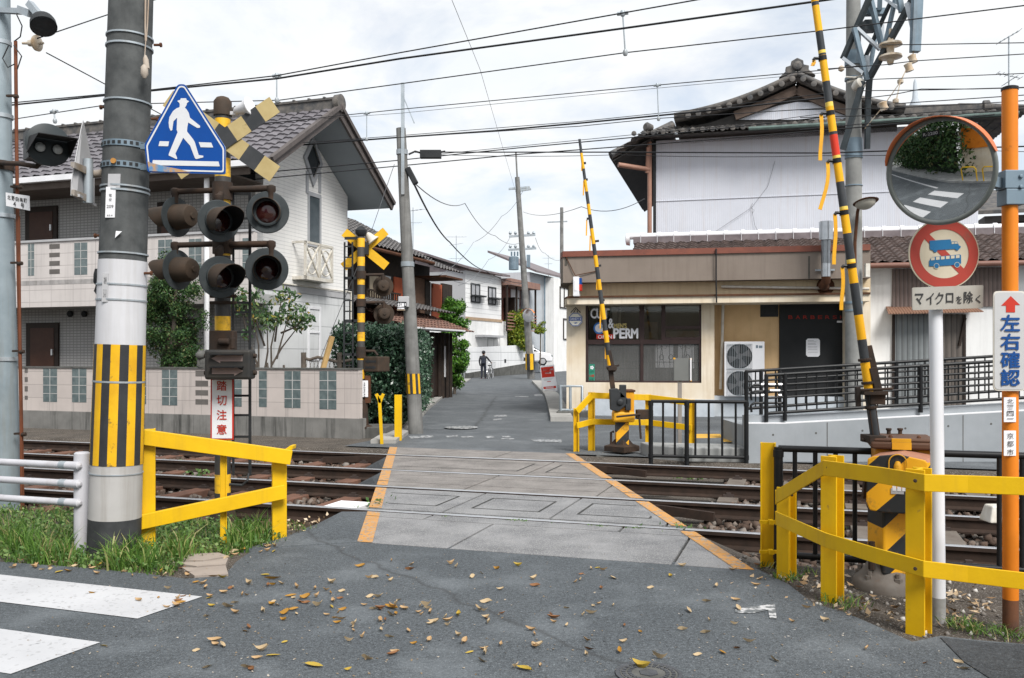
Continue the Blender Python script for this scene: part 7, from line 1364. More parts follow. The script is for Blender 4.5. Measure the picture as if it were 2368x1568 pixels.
# black fence by the ramp
def black_fence(lab, a, b, z0, z1, posts, bal, r=.028, lean=None, wv=.016):
    root = thing('black_fence', lab, 'fence', (V(a) + V(b)) / 2); a, b = V(a), V(b); at = lambda f, z: V((a.x + (b.x - a.x) * f, a.y + (b.y - a.y) * f, z))
    for z, nm in ((z1, 'top_rail'), (z0, 'bottom_rail')): mb = MB(); mb.tube([at(0, z), at(1, z)], r * .85, 12); mb.build(nm, BLK, root, smooth=40)
    for f in posts: mb = MB(); mb.tube([at(f, -.2), at(f, z1 + .01)], r * 1.15, 12); mb.lathe(at(f, z0 - .03), (0, 0, 1), [(0, r * 1.35), (.06, r * 1.35)], 12); mb.lathe(at(f, z1 - .06), (0, 0, 1), [(0, r * 1.35), (.05, r * 1.35)], 12); mb.build('post', BLK, root, smooth=40)
    for f in bal: mb = MB(); mb.tube([at(f, z0), at(f, z1)], wv, 10); mb.build('baluster', BLK, root, smooth=40)
    return root, at
a, b = P(1505, 928, 12.6), P(1726, 928, 12.4); z1 = a.z
black_fence('black tubular fence between the far yellow fence and the ramp', V((a.x, a.y, 0)), V((b.x, b.y, 0)), .06, z1, (0, .38, 1), [k / 100 for k in (13, 25.5, 47, 61, 75, 89)])
mb = MB(); kp = [G(1480, 1010), G(1488, 1020), G(1600, 1052), G(1728, 1062)]; kq = [G(1488, 1003), G(1600, 1020), G(1728, 1024)]
mb.prism([V((p.x, p.y, -.2)) for p in ([P(1480, 1012, 13.4), P(1500, 1030, 13.0), P(1580, 1055, 12.62), P(1730, 1060, 12.5), P(1730, 1010, 13.1), P(1600, 1010, 13.2)])], (0, 0, .38)); tag(mb.build('low_wall', CONC, bevel=.02), 'low rounded concrete kerb wall below the black fence', 'low wall')
TAC = mat('tactile_yellow', (.62, .36, .06), (.54, .31, .06), 4, .8, bmp=.3, bs=60)
mb = MB()
for q in ([(1600, 1004), (1665, 1004), (1672, 1013), (1600, 1014)], [(1676, 1000), (1730, 1000), (1730, 1022), (1670, 1022)]): mb.poly([G(*p, .19) + V((0, 0, .004)) for p in q][::-1])
tag(mb.build('tactile_paving', TAC), 'yellow tactile paving at the foot of the ramp', 'tactile paving')
rp = thing('ramp', 'pale concrete wheelchair ramp rising along the tracks', 'ramp', (6.5, 12.6, 0)); Yr = 12.4; RP_ = Pl(P(1730, 0, Yr).x, Yr, 1, 0.0)
CONCR = mat('ramp_concrete', (.30, .32, .34), (.24, .26, .275), 1.6, .88, bmp=.15, bs=70, streak=.25, sc=(.24, .25, .26), spot=((.22, .23, .24), 14, .72))
zA, zB = RP_.z(1731, 979), RP_.z(1731, 979) + .0; x_r = 10.5; slope_ = (RP_.z(2316, 948) - zA) / RP_.a(2316); zl = lambda a: zA + max(0, a - .5) * slope_
mb = MB(); mb.v = []; pts_ = [RP_.w(0, -.25, 0), RP_.w(x_r, -.25, 0), RP_.w(x_r, zl(x_r), 0), RP_.w(.5, zA, 0), RP_.w(0, zA, 0)]; mb.prism(pts_, (0, .12, 0)); pts_ = [RP_.w(0, -.25, -.115), RP_.w(x_r, -.25, -.115), RP_.w(x_r, zl(x_r) + .10, -.115), RP_.w(.5, zA + .10, -.115), RP_.w(0, zA + .10, -.115)]; mb.prism(pts_, (0, .2, 0)); mb.prism([RP_.w(0, -.25, -.3), RP_.w(x_r, -.25, -.3), RP_.w(x_r, zl(x_r) - .05, -.3), RP_.w(0, zA - .05, -.3)], (0, 1.3, 0)); mb.build('wall', CONCR, rp)
mb = MB(); mb.bar(RP_.w(.5, zA + .0, -.06), RP_.w(x_r, zl(x_r) + .0, -.06), .121, .012); mb.bar(RP_.w(0, zA + .0, -.06), RP_.w(.5, zA + .0, -.06), .121, .012); mb.build('ledge', WHT, rp)  # sunlit top of the concrete ledge, its brightness put in as white colour
for a in (1.1, 3.0):
    mb = MB(); mb.poly([RP_.w(a, -.1, .002), RP_.w(a + .012, -.1, .002), RP_.w(a + .012, zl(a) - .02, .002), RP_.w(a, zl(a) - .02, .002)]); mb.build('joint', CONCD, rp)
for a in (.35, .95, 1.6, 2.2, 2.8, 3.4, 4.0):
    for z in (.12, zl(a) - .16): mb = MB(); mb.lathe(RP_.w(a, z, -.001), RP_.n, [(0, .016), (.004, .014)], 10); mb.build('tie_hole', CONCD, rp)
mb = MB(); mb.bar(V((P(1600, 0, 12.3).x, 12.3, -.16)), V((14, 12.3, -.16)), .22, .12); mb.build('toe_kerb', KERB, rp)
def railing(lab, off, xa, ya0, ya1, xb, yb0, yb1, posts, Yv, loops=False):
    root = thing('ramp_railing', lab, 'railing', P(2000, 950, Yv)); A0, A1, B0, B1 = P(xa, ya0, Yv), P(xa, ya1, Yv), P(xb, yb0, Yv), P(xb, yb1, Yv); ext = lambda p, q, f: p + (q - p) * f
    for nm, f in (('top_rail', 0), ('rail', .27), ('rail', .44), ('rail', .60), ('bottom_rail', 1)):
        p, q = A0.lerp(A1, f), B0.lerp(B1, f); mb = MB(); mb.tube([p, ext(p, q, 1.25)], .024 if f in (0, 1) else .017, 10); mb.build(nm, BLK, root, smooth=40)
    n = int((xb - xa) * 1.25 / 22.8)
    for k in range(n + 1):
        f = k / n * 1.25; p, q = ext(A0, B0, f), ext(A1, B1, f); mb = MB(); mb.tube([p, q], .0105, 6); mb.build('baluster', BLK, root)
    for x in posts:
        f = (x - xa) / (xb - xa); p, q = ext(A0, B0, f), ext(A1, B1, f); mb = MB(); mb.tube([q - V((0, 0, .12)), p + V((0, 0, .01))], .030, 12); mb.build('post', BLK, root, smooth=40)
    return root
r_ = railing('nearer black ramp railing standing on the concrete ledge', 0, 1772, 868, 956, 2296, 836, 924, (1772, 1815, 2129), 12.47)
mb = MB()
for y0, y1 in ((890, 902), (905, 918), (932, 945)): mb.tube([P(1815, y0, 12.5), P(1745, y0, 12.5), P(1738, y0 + 4, 12.5), P(1736, (y0 + y1) / 2, 12.5), P(1738, y1 + 8, 12.5)], .017, 8)
mb.build('handrail_loop', BLK, r_, smooth=40); mb = MB()
for x0, x1, y in ((1760, 1766, 889), (1777, 1792, 889), (1800, 1808, 889), (1780, 1803, 903), (1760, 1766, 914), (1800, 1807, 914)): mb.tube([P(x0, y, 12.46), P(x1, y, 12.46)], .0195, 8)
mb.build('reflective_band', ALU, r_)
railing('farther black ramp railing behind the nearer one', 0, 1724, 859, 945, 2296, 824, 905, (1726, 1760, 1803, 2073), 13.6)
# galvanised guard and stone wall at the shop corner
root = thing('guard_fence', 'small galvanised pipe guard on a low stone wall at the shop corner', 'guard fence', P(1320, 955, 21)); GU = Pl(P(1297, 0, 21.3).x, 21.3, 1, -.12); mb = MB(); a1 = GU.a(1346); zt_ = GU.z(1297, 893); zb_ = GU.z(1297, 952)
mb.tube([GU.w(0, zb_, 0), GU.w(0, zt_, 0), GU.w(a1, zt_, 0), GU.w(a1, zb_, 0)], .04, 10); mb.tube([GU.w(a1 * .45, zb_, 0), GU.w(a1 * .45, zt_, 0)], .035, 10); mb.tube([GU.w(0, zb_ + .04, 0), GU.w(a1, zb_ + .04, 0)], .035, 10); mb.build('rail', GALV, root, smooth=40)
mb = MB(); GU.mbox(mb, -.1, a1 + .2, -.05, zb_ + .02, -.3, .12); tag(mb.build('low_wall', CONCD, bevel=.03), 'short mossy stone wall under the galvanised guard', 'low wall')
# ---------------------------------------------------------------- near barrier machine and boom
Yn = 5.78; nb_ = P(2050, 1352, Yn); root = thing('barrier_machine', 'striped crossing barrier machine with raised boom by the near yellow fence', 'crossing barrier', (nb_.x, Yn, 0))
Q = lambda u, v, Y=Yn: P(1907.8 + u * .2766, 953.9 + v * .2766, Y)
MCASE = mat('machine_brown', (.105, .052, .03), (.075, .04, .026), 4, .6, spot=((.30, .13, .03), 5, .62)); DG2 = diag('hazard_diagonal_near', (.82, .40, .008), (.016, .019, .022), .33, .95, .424)
mb = MB(); c0, c1 = Q(385, 300, Yn - .02), Q(862, 820, Yn - .02); mb.hexa([V((c0.x, Yn - .06, c1.z)), V((c1.x - .01, Yn - .06, c1.z)), V((c1.x - .01, Yn + .32, c1.z)), V((c0.x, Yn + .32, c1.z)), V((c0.x - .01, Yn - .06, c0.z)), V((c1.x, Yn - .06, c0.z)), V((c1.x, Yn + .32, c0.z)), V((c0.x - .01, Yn + .32, c0.z))]); mb.build('case', mat('machine_orange_side', (.56, .25, .02), (.38, .16, .018), 4, .55, spot=((.10, .07, .05), 4, .56)), root, bevel=.02)
mb = MB(); c0, c1 = Q(355, 225, Yn - .05), Q(876, 300, Yn - .05); cx_ = (c0.x + c1.x) / 2; mb.box((cx_, Yn + .12, c1.z + .02), (c1.x - c0.x, .44, .045)); mb.box((cx_ - .0, Yn + .12, c1.z + .052), (c1.x - c0.x - .03, .40, .026))
lid = mb.build('lid', MCASE, root, bevel=.012); mb = MB(); xl_, xr2 = Q(545, 0, Yn - .1).x, Q(695, 0, Yn - .1).x; mb.box(((xl_ + xr2) / 2, Yn - .102, c1.z + .02), (xr2 - xl_, .004, .046)); mb.box(((xl_ + xr2) / 2, Yn - .075, c1.z + .052), (xr2 - xl_, .022, .0265)); mb.build('orange_patch', YEL2, lid)
mb = MB()
for u in (490, 708): c = Q(u, 215, Yn + .0); mb.lathe(c, (0, 0, 1), [(-.02, .012), (.01, .014), (.02, .008)], 8)
mb.build('bolt', RUST, lid)
front = [(425, 395), (470, 372), (660, 348), (870, 392), (893, 415), (893, 800), (860, 850), (545, 848), (440, 832), (412, 760)]
back = [(392, 370), (440, 338), (640, 308), (885, 352), (905, 380), (905, 800), (860, 840), (530, 838), (420, 822), (388, 740)]
A_ = [Q(u, v, Yn - .26) for u, v in front]; B_ = [Q(u, v, Yn - .06) for u, v in back]; n = len(A_); mb = MB(); mb.add(A_ + B_, [tuple(range(n))[::-1]] + [(i, (i + 1) % n, n + (i + 1) % n, n + i) for i in range(n)] + [tuple(range(n, 2 * n))], [0] + [1 if i in (0, 1, 2, 3) else 0 for i in range(n)] + [0])
fp_ = mb.build('front_cover', [DG2, mat('faded_top', (.42, .21, .14), (.30, .13, .08), 3, .55, spot=((.15, .08, .05), 5, .62))], root, bevel=.008)
mb = MB(); c = Q(667, 465, Yn - .27); mb.tube([c + V((math.cos(t) * .052, 0, .03 + math.sin(t) * .052)) for t in np.linspace(0, PI, 12)] , .004, 6); mb.tube([c + V((-.052, 0, -.045)), c + V((-.052, 0, .03))], .004, 6); mb.tube([c + V((.052, 0, -.045)), c + V((.052, 0, .03))], .004, 6); mb.lathe(c + V((0, .01, -.05)), (0, 0, 1), [(0, .024), (.06, .024), (.085, .014), (.09, .006)], 12); mb.build('bell_emblem', YEL2, fp_, smooth=50)
mb = MB(); q0, q1 = Q(612, 686, Yn - .266), Q(712, 640, Yn - .266); mb.prism([q0, V((q1.x, q0.y, q0.z)), q1, V((q0.x, q0.y, q1.z))], (0, .005, 0)); o = mb.build('type_plate', GREYP, fp_); mb = MB()
for k in range(3): mb.poly([V((q0.x + .008 + k * .028, q0.y - .002, q0.z + .02)), V((q0.x + .03 + k * .028, q0.y - .002, q0.z + .02)), V((q0.x + .03 + k * .028, q0.y - .002, q0.z + .05)), V((q0.x + .008 + k * .028, q0.y - .002, q0.z + .05))])
mb.build('print', PAPER, o)
mb = MB(); c0, c1 = Q(475, 845, Yn - .12), Q(700, 1290, Yn - .12); mb.hexa([V((x, y, z)) for z in (c1.z - .05, c0.z + .02) for x, y in ((c0.x, Yn - .14), (c1.x, Yn - .14), (c1.x, Yn + .12), (c0.x, Yn + .12))]); mb.build('pedestal', DG2, root, bevel=.015)
mb = MB(); c = V(((c0.x + c1.x) / 2, Yn, 0)); prof = [(-.03, .215), (.02, .215), (.05, .20), (.09, .155), (.14, .125), (.21, .11)]; mb.lathe(c, (0, 0, 1), [(d, r * 1.0) for d, r in prof], 28); 
for a in range(6): t = a * PI / 3 + .5; mb.lathe(c + V((math.cos(t) * .17, math.sin(t) * .17, .05)), (0, 0, 1), [(0, .028), (.03, .028), (.031, .015), (.06, .015)], 6)
mb.build('base', mat('base_grey_brown', (.16, .145, .13), (.12, .10, .085), 6, .75, bmp=.3, bs=40, spot=((.2, .12, .08), 6, .6)), root, smooth=40)
mb = MB(); mb.box(Q(402, 218, Yn + .05), (.11, .16, .05)); mb.tube([Q(305, 230, Yn + .05), Q(350, 230, Yn + .05)], .012, 8); mb.box(Q(585, 205, Yn + .25), (.10, .05, .03)); mb.box(Q(590, 190, Yn + .25), (.10, .04, .02))
for u in (533, 628): mb.lathe(Q(u, 205, Yn + .25), (0, 0, 1), [(0, .014), (.045, .014), (.046, .020), (.06, .020)], 8)
mb.build('hinge_block', RUSTY, root, bevel=.005); mb = MB(); mb.bar(Q(345, 560, Yn - .05), Q(330, 720, Yn - .05), .03, .03); mb.box(Q(372, 600, Yn - .03), (.05, .05, .04)); mb.tube([Q(390, 1080, Yn - .08), Q(390, 1310, Yn - .08)], .022, 8); mb.build('side_rod', RUSTY, root)
pv = Matrix.Translation(V((P(2087, 0, Yn - .15).x - nb_.x, -.15, 0)))
for ch in root.children:
    if ch.name.split('.')[0] in ('case', 'lid', 'front_cover'): ch.matrix_local = pv @ Matrix.Rotation(rad(-18), 4, 'Z') @ pv.inverted()
ba, bb = P(2024, 1008, Yn + .05), P(1848, -260, Yn + .05); bl_ = lambda y: ba.lerp(bb, (1008 - y) / 1268)
segY = [(1008, 905, 1), (905, 838, 0), (838, 785, 1), (785, 728, 0), (728, 655, 1), (655, 607, 0), (607, 600, 2), (600, 540, 1), (540, 485, 0), (485, 478, 2), (478, 421, 1), (421, 367, 0), (367, 360, 2), (360, 312, 3), (312, 305, 1), (305, 247, 0), (247, 237, 2), (237, 189, 1), (189, 129, 0), (129, 124, 1), (124, 117, 2), (117, 73, 1), (73, 14, 0), (14, 5, 1), (5, -55, 0), (-55, -110, 1), (-110, -170, 0), (-170, -260, 1)]
mb = MB(); br = lambda y: .031 - .010 * (1008 - y) / 1268
for y0, y1, m in segY: mb.tube([bl_(y0), bl_(y1)], [br(y0), br(y1)], 18, m)
mb.build('boom', [BOOMY, BOOMK, mat('pale_yellow_band', (.78, .56, .10), (.72, .50, .10), 4, .4), mat('red_band', (.62, .045, .02), (.55, .04, .02), 4, .4)], root, smooth=40)
mb = MB()
for y in (135, 262, 372, 492, 615): c = bl_(y); mb.tube([c + V((-.02, 0, 0)), c + V((-.055, 0, .0)), c + V((-.062, 0, -.012))], .0105, 8); mb.lathe(c - V((0, 0, .015)), bb - ba, [(0, br(y) + .003), (.03, br(y) + .003)], 16)
mb.build('strap_hook', BLK, root, smooth=40)
for y, ln, sw in ((135, .04, 0), (262, .30, 0), (372, .31, -.045), (492, .33, .0), (615, .28, .0)):
    c = bl_(y) + V((-.062, 0, -.01)); mb = MB(); ps = [c + V((sw * f ** 2.2 + .006 * math.sin(f * 5), 0, -ln * f)) for f in np.linspace(0, 1, 8)]
    for p, q in zip(ps, ps[1:]): mb.bar(p, q, .024, .004, up=(0, 1, 0))
    mb.build('warning_strap', YEL2, root)
mb = MB(); c = bl_(905); mb.box(c + V((.02, 0, -.01)), (.16, .13, .025)); mb.box(c + V((.045, .0, -.05)), (.10, .07, .07)); mb.bar(bl_(850) + V((.035, -.02, 0)), bl_(910) + V((.055, -.02, 0)), .03, .05); mb.bar(bl_(905) + V((.06, 0, 0)), bl_(800) + V((.03, 0, 0)), .012, .06); mb.bar(c + V((-.075, 0, .03)), c + V((-.07, 0, -.10)), .03, .03); mb.tube([c + V((-.08, -.06, .01)), c + V((.13, -.06, .02))], .010, 6)
for y in (888, 835, 945): mb.lathe(bl_(y), bb - ba, [(0, .042), (.018, .042)], 16)
mb.bar(bl_(1012), bl_(912), .05, .05); mb.build('boom_holder', RUSTY, root, bevel=.004)
# ---------------------------------------------------------------- orange post with boards, mirror
Yo = 4.86; ob_ = P(2337, 1455, Yo); root = thing('sign_post', 'orange post with a white vertical character board and two small plates', 'sign post', (ob_.x, Yo, 0))
mb = MB(); zt_ = P(0, 205, Yo).z; zd = .16; mb.tube([V((ob_.x, Yo, -.05)), V((ob_.x, Yo, zd))], .0405, 24, 1); mb.tube([V((ob_.x, Yo, zd)), V((P(2335, 0, Yo).x, Yo, zt_))], .0405, 24); mb.build('post', [ORG, mat('post_foot', (.16, .065, .03), (.08, .05, .04), 5, .8, bmp=.3)], root, smooth=40); mb = MB(); mb.lathe((P(2335, 0, Yo).x, Yo, zt_), (0, 0, 1), [(-.01, .044), (.006, .044), (.012, .03)], 20); mb.build('cap', BLK, root)
def rrect(x0, y0, x1, y1, Y, r=.02): return rounded([P(x0, y1, Y), P(x1, y1, Y), P(x1, y0, Y), P(x0, y0, Y)], r)
Yp2 = Yo - .055; mb = MB(); mb.prism(rrect(2297.5, 673, 2373, 904, Yp2, .028), (0, .008, 0), 0); bd_ = mb.build('board', IVORY, root); mb = MB(); mb.prism(rrect(2300, 676, 2370.5, 901, Yp2 - .002, .026), (0, .002, 0)); mb.build('panel', mat('board_panel', (.50, .50, .50), (.42, .42, .42), 3, .5, spot=((.28, .25, .2), 9, .68)), bd_)
mb = MB(); mb.poly([P(1994.6 + u * .387, 491.4 + v * .387, Yp2 - .004) for u, v in ((858, 597), (912, 597), (912, 553), (942, 553), (886, 499), (828, 557), (858, 557))]); mb.build('arrow', RED, bd_)
mb = MB()
for ch, v in zip('左右確認', (660, 773, 880, 986)): mb.text(ch, P(1994.6 + 881 * .387, 491.4 + v * .387, Yp2 - .003), (1, 0, 0), (0, 0, 1), .102, .086, 0, .035)
mb.build('lettering', BLUED, bd_)
for y0, y1, txt, vs in ((919, 976, '北一三四一', (1127, 1151, 1174, 1202, 1232)), (996, 1054, '京都市', (1335, 1382, 1431))):
    mb = MB(); mb.prism([P(2322, y1, Yo - .044), P(2349.5, y1, Yo - .044), P(2349.5, y0, Yo - .044), P(2322, y0, Yo - .044)], (0, .006, 0)); o = mb.build('plate', PAPER, root); mb = MB()
    for ch, v in zip(txt, vs): mb.text(ch, P(1994.6 + 882 * .387, 491.4 + v * .387, Yo - .045), (1, 0, 0), (0, 0, 1), .036, .033 if len(txt) == 3 else .026, 0, .0)
    mb.build('lettering', INK, o)
mb = MB(); mb.box(P(2345, 418, Yo - .005), (.15, .10, .10)); mb.box(P(2338, 458, Yo - .005), (.105, .10, .085))
for x, y in ((2360, 408), (2360, 432)): mb.lathe(P(x, y, Yo - .055), (0, -1, 0), [(0, .012), (.012, .010)], 10)
mb.bar(P(2350, 455, Yo), P(2420, 452, Yo), .05, .06); mb.build('clamp', BLUEST, root, bevel=.004)
MC = P(2174, 396, 4.78); MN = V((-.704, -.679, -.208)).normalized(); root = thing('traffic_mirror', 'large round convex traffic mirror with an orange visor on the orange post', 'traffic mirror', MC)
MIR = bpy.data.materials.new('mirror_glass'); MIR.use_nodes = True; b_ = MIR.node_tree.nodes['Principled BSDF']; b_.inputs['Base Color'].default_value = (.80, .81, .81, 1); b_.inputs['Metallic'].default_value = 1; b_.inputs['Roughness'].default_value = .015
Rm = .27; Rc = 2.2; MF = V((-.10, -.99, -.04)).normalized()
u_ = V((0, 0, 1)); mx_ = u_.cross(MN).normalized(); my_ = MN.cross(mx_)
mb = MB(); prof = [(math.sqrt(Rc * Rc - r * r) - math.sqrt(Rc * Rc - Rm * Rm), r) for r in np.linspace(Rm, .0005, 24)]; mb.lathe(MC, MN, prof, 72); mb.build('mirror_face', MIR, root, smooth=60)
mb = MB(); RIM = mat('mirror_rim', (.12, .135, .125), (.16, .17, .16), 5, .35, spec=.6); n = 60; mb.tube([MC + mx_ * math.cos(t) * (Rm + .006) + my_ * math.sin(t) * (Rm + .006) for t in np.linspace(0, 2 * PI, n + 1)[:-1]], .014, 10, closed=True); mb.lathe(MC - MN * .05, MN, [(0, Rm * .6), (.02, Rm * .9), (.048, Rm + .006)], 48); mb.build('rim', RIM, root, smooth=50)
mb = MB(); ts = np.linspace(rad(12), rad(166), 30); vs_ = []
for dr_, off in ((.014, -.03), (.019, .08), (.023, .08), (.018, -.03)):
    for t in ts: k = math.sin((t - rad(12)) / rad(154) * PI) ** .55; o2 = off if off < 0 else .015 + (off - .015) * k; vs_.append(MC + (mx_ * math.cos(t) + my_ * math.sin(t)) * (Rm + dr_) + MN * o2)
m = len(ts); fs = [(r * m + i, r * m + i + 1, ((r + 1) % 4) * m + i + 1, ((r + 1) % 4) * m + i) for r in range(4) for i in range(m - 1)] + [(0, m, 2 * m, 3 * m), (m - 1, 4 * m - 1, 3 * m - 1, 2 * m - 1)]; mb.add(vs_, fs); mb.build('visor', mat('visor_orange', (.60, .17, .06), (.52, .14, .05), 3, .45), root, smooth=40)
mb = MB(); c = MC + my_ * .205 - mx_ * .03 + MN * (math.sqrt(Rc ** 2 - .207 ** 2) - math.sqrt(Rc * Rc - Rm * Rm) + .001); mb.prism([c + mx_ * u * .045 + my_ * v * .014 for u, v in ((-1, -1), (1, -1), (1, 1), (-1, 1))], MN * .001); o = mb.build('sticker', BLK, root); mb = MB(); mb.text('R-2200', c + MN * .001, mx_, my_, .075, .016); mb.build('lettering', GREYP, o)
mb = MB(); mb.bar(MC - MN * .06, P(2312, 425, Yo), .045, .055); mb.build('arm', BLUEST, root)
# ---------------------------------------------------------------- round no-lorry sign on the white post
Yw = 5.04; wb = P(2171, 1430, Yw); root = thing('road_sign', 'white post with round red-ringed no lorries or buses sign and a plate', 'road sign', (wb.x, Yw, 0))
mb = MB(); mb.tube([V((wb.x, Yw, -.05)), V((wb.x, Yw, .12))], .0365, 24, 1); mb.tube([V((wb.x, Yw, .12)), V((P(2161, 0, Yw).x, Yw, P(0, 480, Yw).z))], .0365, 24); mb.build('post', [mat('post_white', (.68, .69, .72), (.62, .63, .66), 2, .4, spot=((.42, .42, .42), 7, .70)), mat('post_grime', (.22, .22, .21), (.32, .32, .32), 9, .8)], root, smooth=40)
Z = lambda u, v, d=0.0: P(1994.6 + u * .2212, 491.4 + v * .2212, Yw - .05 - d); c = Z(852, 432); X_, Z_ = V((1, 0, 0)), V((0, 0, 1)); pxm = .2212 * (Yw - .05) / F
mb = MB(); mb.prism(circ(c, X_, Z_, 368 * pxm, 64), (0, .01, 0), 0); disc = mb.build('disc', mat('disc_ivory', (.52, .47, .36), (.46, .40, .30), 4, .5, streak=.3, sc=(.30, .22, .12)), root)
def annulus(mb, c, r0, r1, off, n=64):
    a, b = circ(c + V((0, -off, 0)), X_, Z_, r0, n), circ(c + V((0, -off, 0)), X_, Z_, r1, n); mb.add(a + b, [(i, (i + 1) % n, n + (i + 1) % n, n + i) for i in range(n)])
REDF = mat('sign_red', (.36, .045, .03), (.29, .04, .028), 3, .5, spot=((.25, .06, .04), 4, .6)); mb = MB(); annulus(mb, c, 356 * pxm, 256 * pxm, .0022); mb.build('red_ring', REDF, disc)
mb = MB(); rr_ = 258 * pxm; k = .5 ** .5; w = 36 * pxm; mb.poly([c + V((0, -.0016, 0)) + X_ * (a * k * rr_ + b * k * w) + Z_ * (-a * k * rr_ + b * k * w) for a, b in ((-1, -1), (1, -1), (1, 1), (-1, 1))]); mb.build('red_slash', REDF, disc)
SB = mat('pictogram_blue', (.01, .12, .27), (.012, .10, .22), 3, .5); mb = MB()
mb.poly([Z(u, v, .004) for u, v in ((700, 295), (922, 280), (926, 303), (990, 302), (1010, 345), (1028, 352), (1024, 372), (1008, 378), (960, 382), (785, 393), (735, 397), (705, 385))][::-1])
mb.poly([Z(u, v, .004) for u, v in ((697, 505), (725, 466), (1018, 438), (1030, 446), (1032, 530), (1015, 546), (760, 562), (697, 562))][::-1])
for u, v, r in ((757, 396, 22), (985, 376, 22), (770, 560, 24), (985, 548, 24)): annulus(mb, Z(u, v), r * pxm, .2 * pxm, .0045, 20)
mb.build('pictogram', SB, disc); mb = MB()
for q in ([(932, 310), (956, 308), (956, 328), (932, 330)], [(962, 308), (988, 306), (996, 325), (962, 328)]): mb.poly([Z(u, v, .0052) for u, v in q][::-1])
for k in range(6): u = 716 + k * 52; v = 470 - k * 4.6; mb.poly([Z(a, b, .0052) for a, b in ((u, v), (u + 38, v - 3), (u + 38, v + 27), (u, v + 31))][::-1])
for u, v, r in ((770, 560, 29), (985, 548, 29)): annulus(mb, Z(u, v), r * pxm, 24.5 * pxm, .0048, 20)
mb.build('pictogram_window', mat('pictogram_pale', (.52, .48, .38)), disc)
mb = MB(); q = [Z(522, 1022, .02), Z(1258, 1000, .02), Z(1265, 758, .02), Z(520, 785, .02)]; mb.prism(rounded(q, .008, 3), (0, .008, 0)); pl_ = mb.build('plate', mat('plate_grey', (.40, .385, .35), (.32, .30, .26), 5, .6, spot=((.45, .38, .26), 6, .62), streak=.4, sc=(.24, .2, .14)), root)
xd = (q[1] - q[0]).normalized(); yd = V((0, 0, 1)); mb = MB()
for ch, u, v, w, h in (('マ', 592, 905, 86, 112), ('イ', 705, 902, 78, 118), ('ク', 803, 897, 84, 120), ('ロ', 910, 893, 74, 100), ('を', 1007, 912, 58, 76), ('除', 1105, 885, 92, 120), ('く', 1207, 905, 50, 82)): mb.text(ch, Z(u, v, .021), xd, yd, w * pxm, h * pxm, 0, .015, .002)
mb.build('lettering', INK, pl_)
mb = MB(); mb.bar(P(2161, 540, Yw - .03), P(2161, 575, Yw - .03), .05, .03); mb.bar(P(2162, 680, Yw - .035), P(2162, 700, Yw - .035), .05, .03); mb.build('bracket', RUSTY, root)
# ---------------------------------------------------------------- near yellow fence, black fence, yellow post
root = thing('yellow_fence', 'large bent yellow steel fence in front of the striped barrier machine', 'fence', P(2000, 1440, 5.4))
FP = [(1823, 1130, 5.94, .112), (1931, 1062, 5.385, .125), (2135, 1093, 4.745, .125), (2900, 1120, 4.30, .125)]
for i, (x, y, Y, w) in enumerate(FP):
    p = P(x, y, Y); mb = MB(); d_ = V((.72, .69, 0)); hbeam(mb, p + V((.015, .085, 0)), -.08, p.z + (.012 if i else 0), .095, w * .82, d_); mb.build('post', YEL, root, bevel=.003)
ft = V((-.02, -.03, 0)); top = [P(1797, 1132, 5.96), P(1907, 1063, 5.40), P(2040, 1079, 5.0), P(2140, 1095, 4.73), P(2240, 1098, 4.68), P(2480, 1106, 4.50), P(3000, 1122, 4.24)]; mb = MB(); top = [p + ft for p in top]
def strip(mb, pts, h, t):
    vs = []; fs = []; n = len(pts)
    for i, p in enumerate(pts):
        a = pts[max(0, i - 1)]; b = pts[min(n - 1, i + 1)]; d = b - a; d.z = 0; d.normalize(); nn = V((d.y, -d.x, 0)); vs += [p + nn * 0, p - V((0, 0, h)), p - V((0, 0, h)) - nn * t, p - nn * t]
    for i in range(n - 1):
        for k in range(4): fs.append((i * 4 + k, i * 4 + (k + 1) % 4, (i + 1) * 4 + (k + 1) % 4, (i + 1) * 4 + k))
    fs += [(0, 1, 2, 3), (4 * n - 1, 4 * n - 2, 4 * n - 3, 4 * n - 4)]; mb.add(vs, fs)
mb = MB(); strip(mb, top, .092, .012); mb.build('beam', YEL, root, bevel=.003)
lo = [P(1797, 1181, 5.96), P(1912, 1230, 5.38), P(2030, 1265, 5.0), P(2138, 1294, 4.73), P(2240, 1306, 4.68), P(2480, 1334, 4.50), P(3000, 1366, 4.24)]; mb = MB(); strip(mb, [p + ft for p in lo], .088, .012); mb.build('beam', YEL, root, bevel=.003)
mb = MB()
for i, (x, y, Y, w) in enumerate(FP):
    for yy in (y + 14, (1205, 1247, 1310, 1362)[i]):
        for dx in (-12, 14): mb.lathe(P(x + dx, yy + (4 if i else 0), Y - .02) + V((-.02, -.01, 0)), (-.35, -1, 0), [(0, .010), (.006, .010), (.007, .006), (.014, .006)], 8)
mb.build('bolt', RUSTY, root)
p = P(1781, 1025, 6.3); root = thing('yellow_post', 'single yellow channel post with clamps beside the black fence end', 'post', (p.x, 6.3, 0)); mb = MB(); hbeam(mb, p + V((0, .05, 0)), -.1, p.z, .095, .08, (1, -.3, 0)); mb.build('post', YEL, root, bevel=.003)
mb = MB()
for y in (1207, 1276): mb.box(P(1778, y, 6.24), (.13, .02, .022)); mb.box(P(1783, y, 6.22), (.03, .05, .03))
mb.build('clamp', YEL, root)
a, b = P(1800, 1037, 6.28), P(2360, 1050, 5.82); a.z = b.z = .84; e_ = (b - a); root, at = black_fence('black tubular fence along the tracks behind the near barrier machine', a, a + e_ * 1.35, .085, .835, (0,), [k * .0985 for k in (.55, 1.22, 1.88, 2.5, 3.15, 3.8, 4.45)] + [.68, .745, .81, .875, .94])
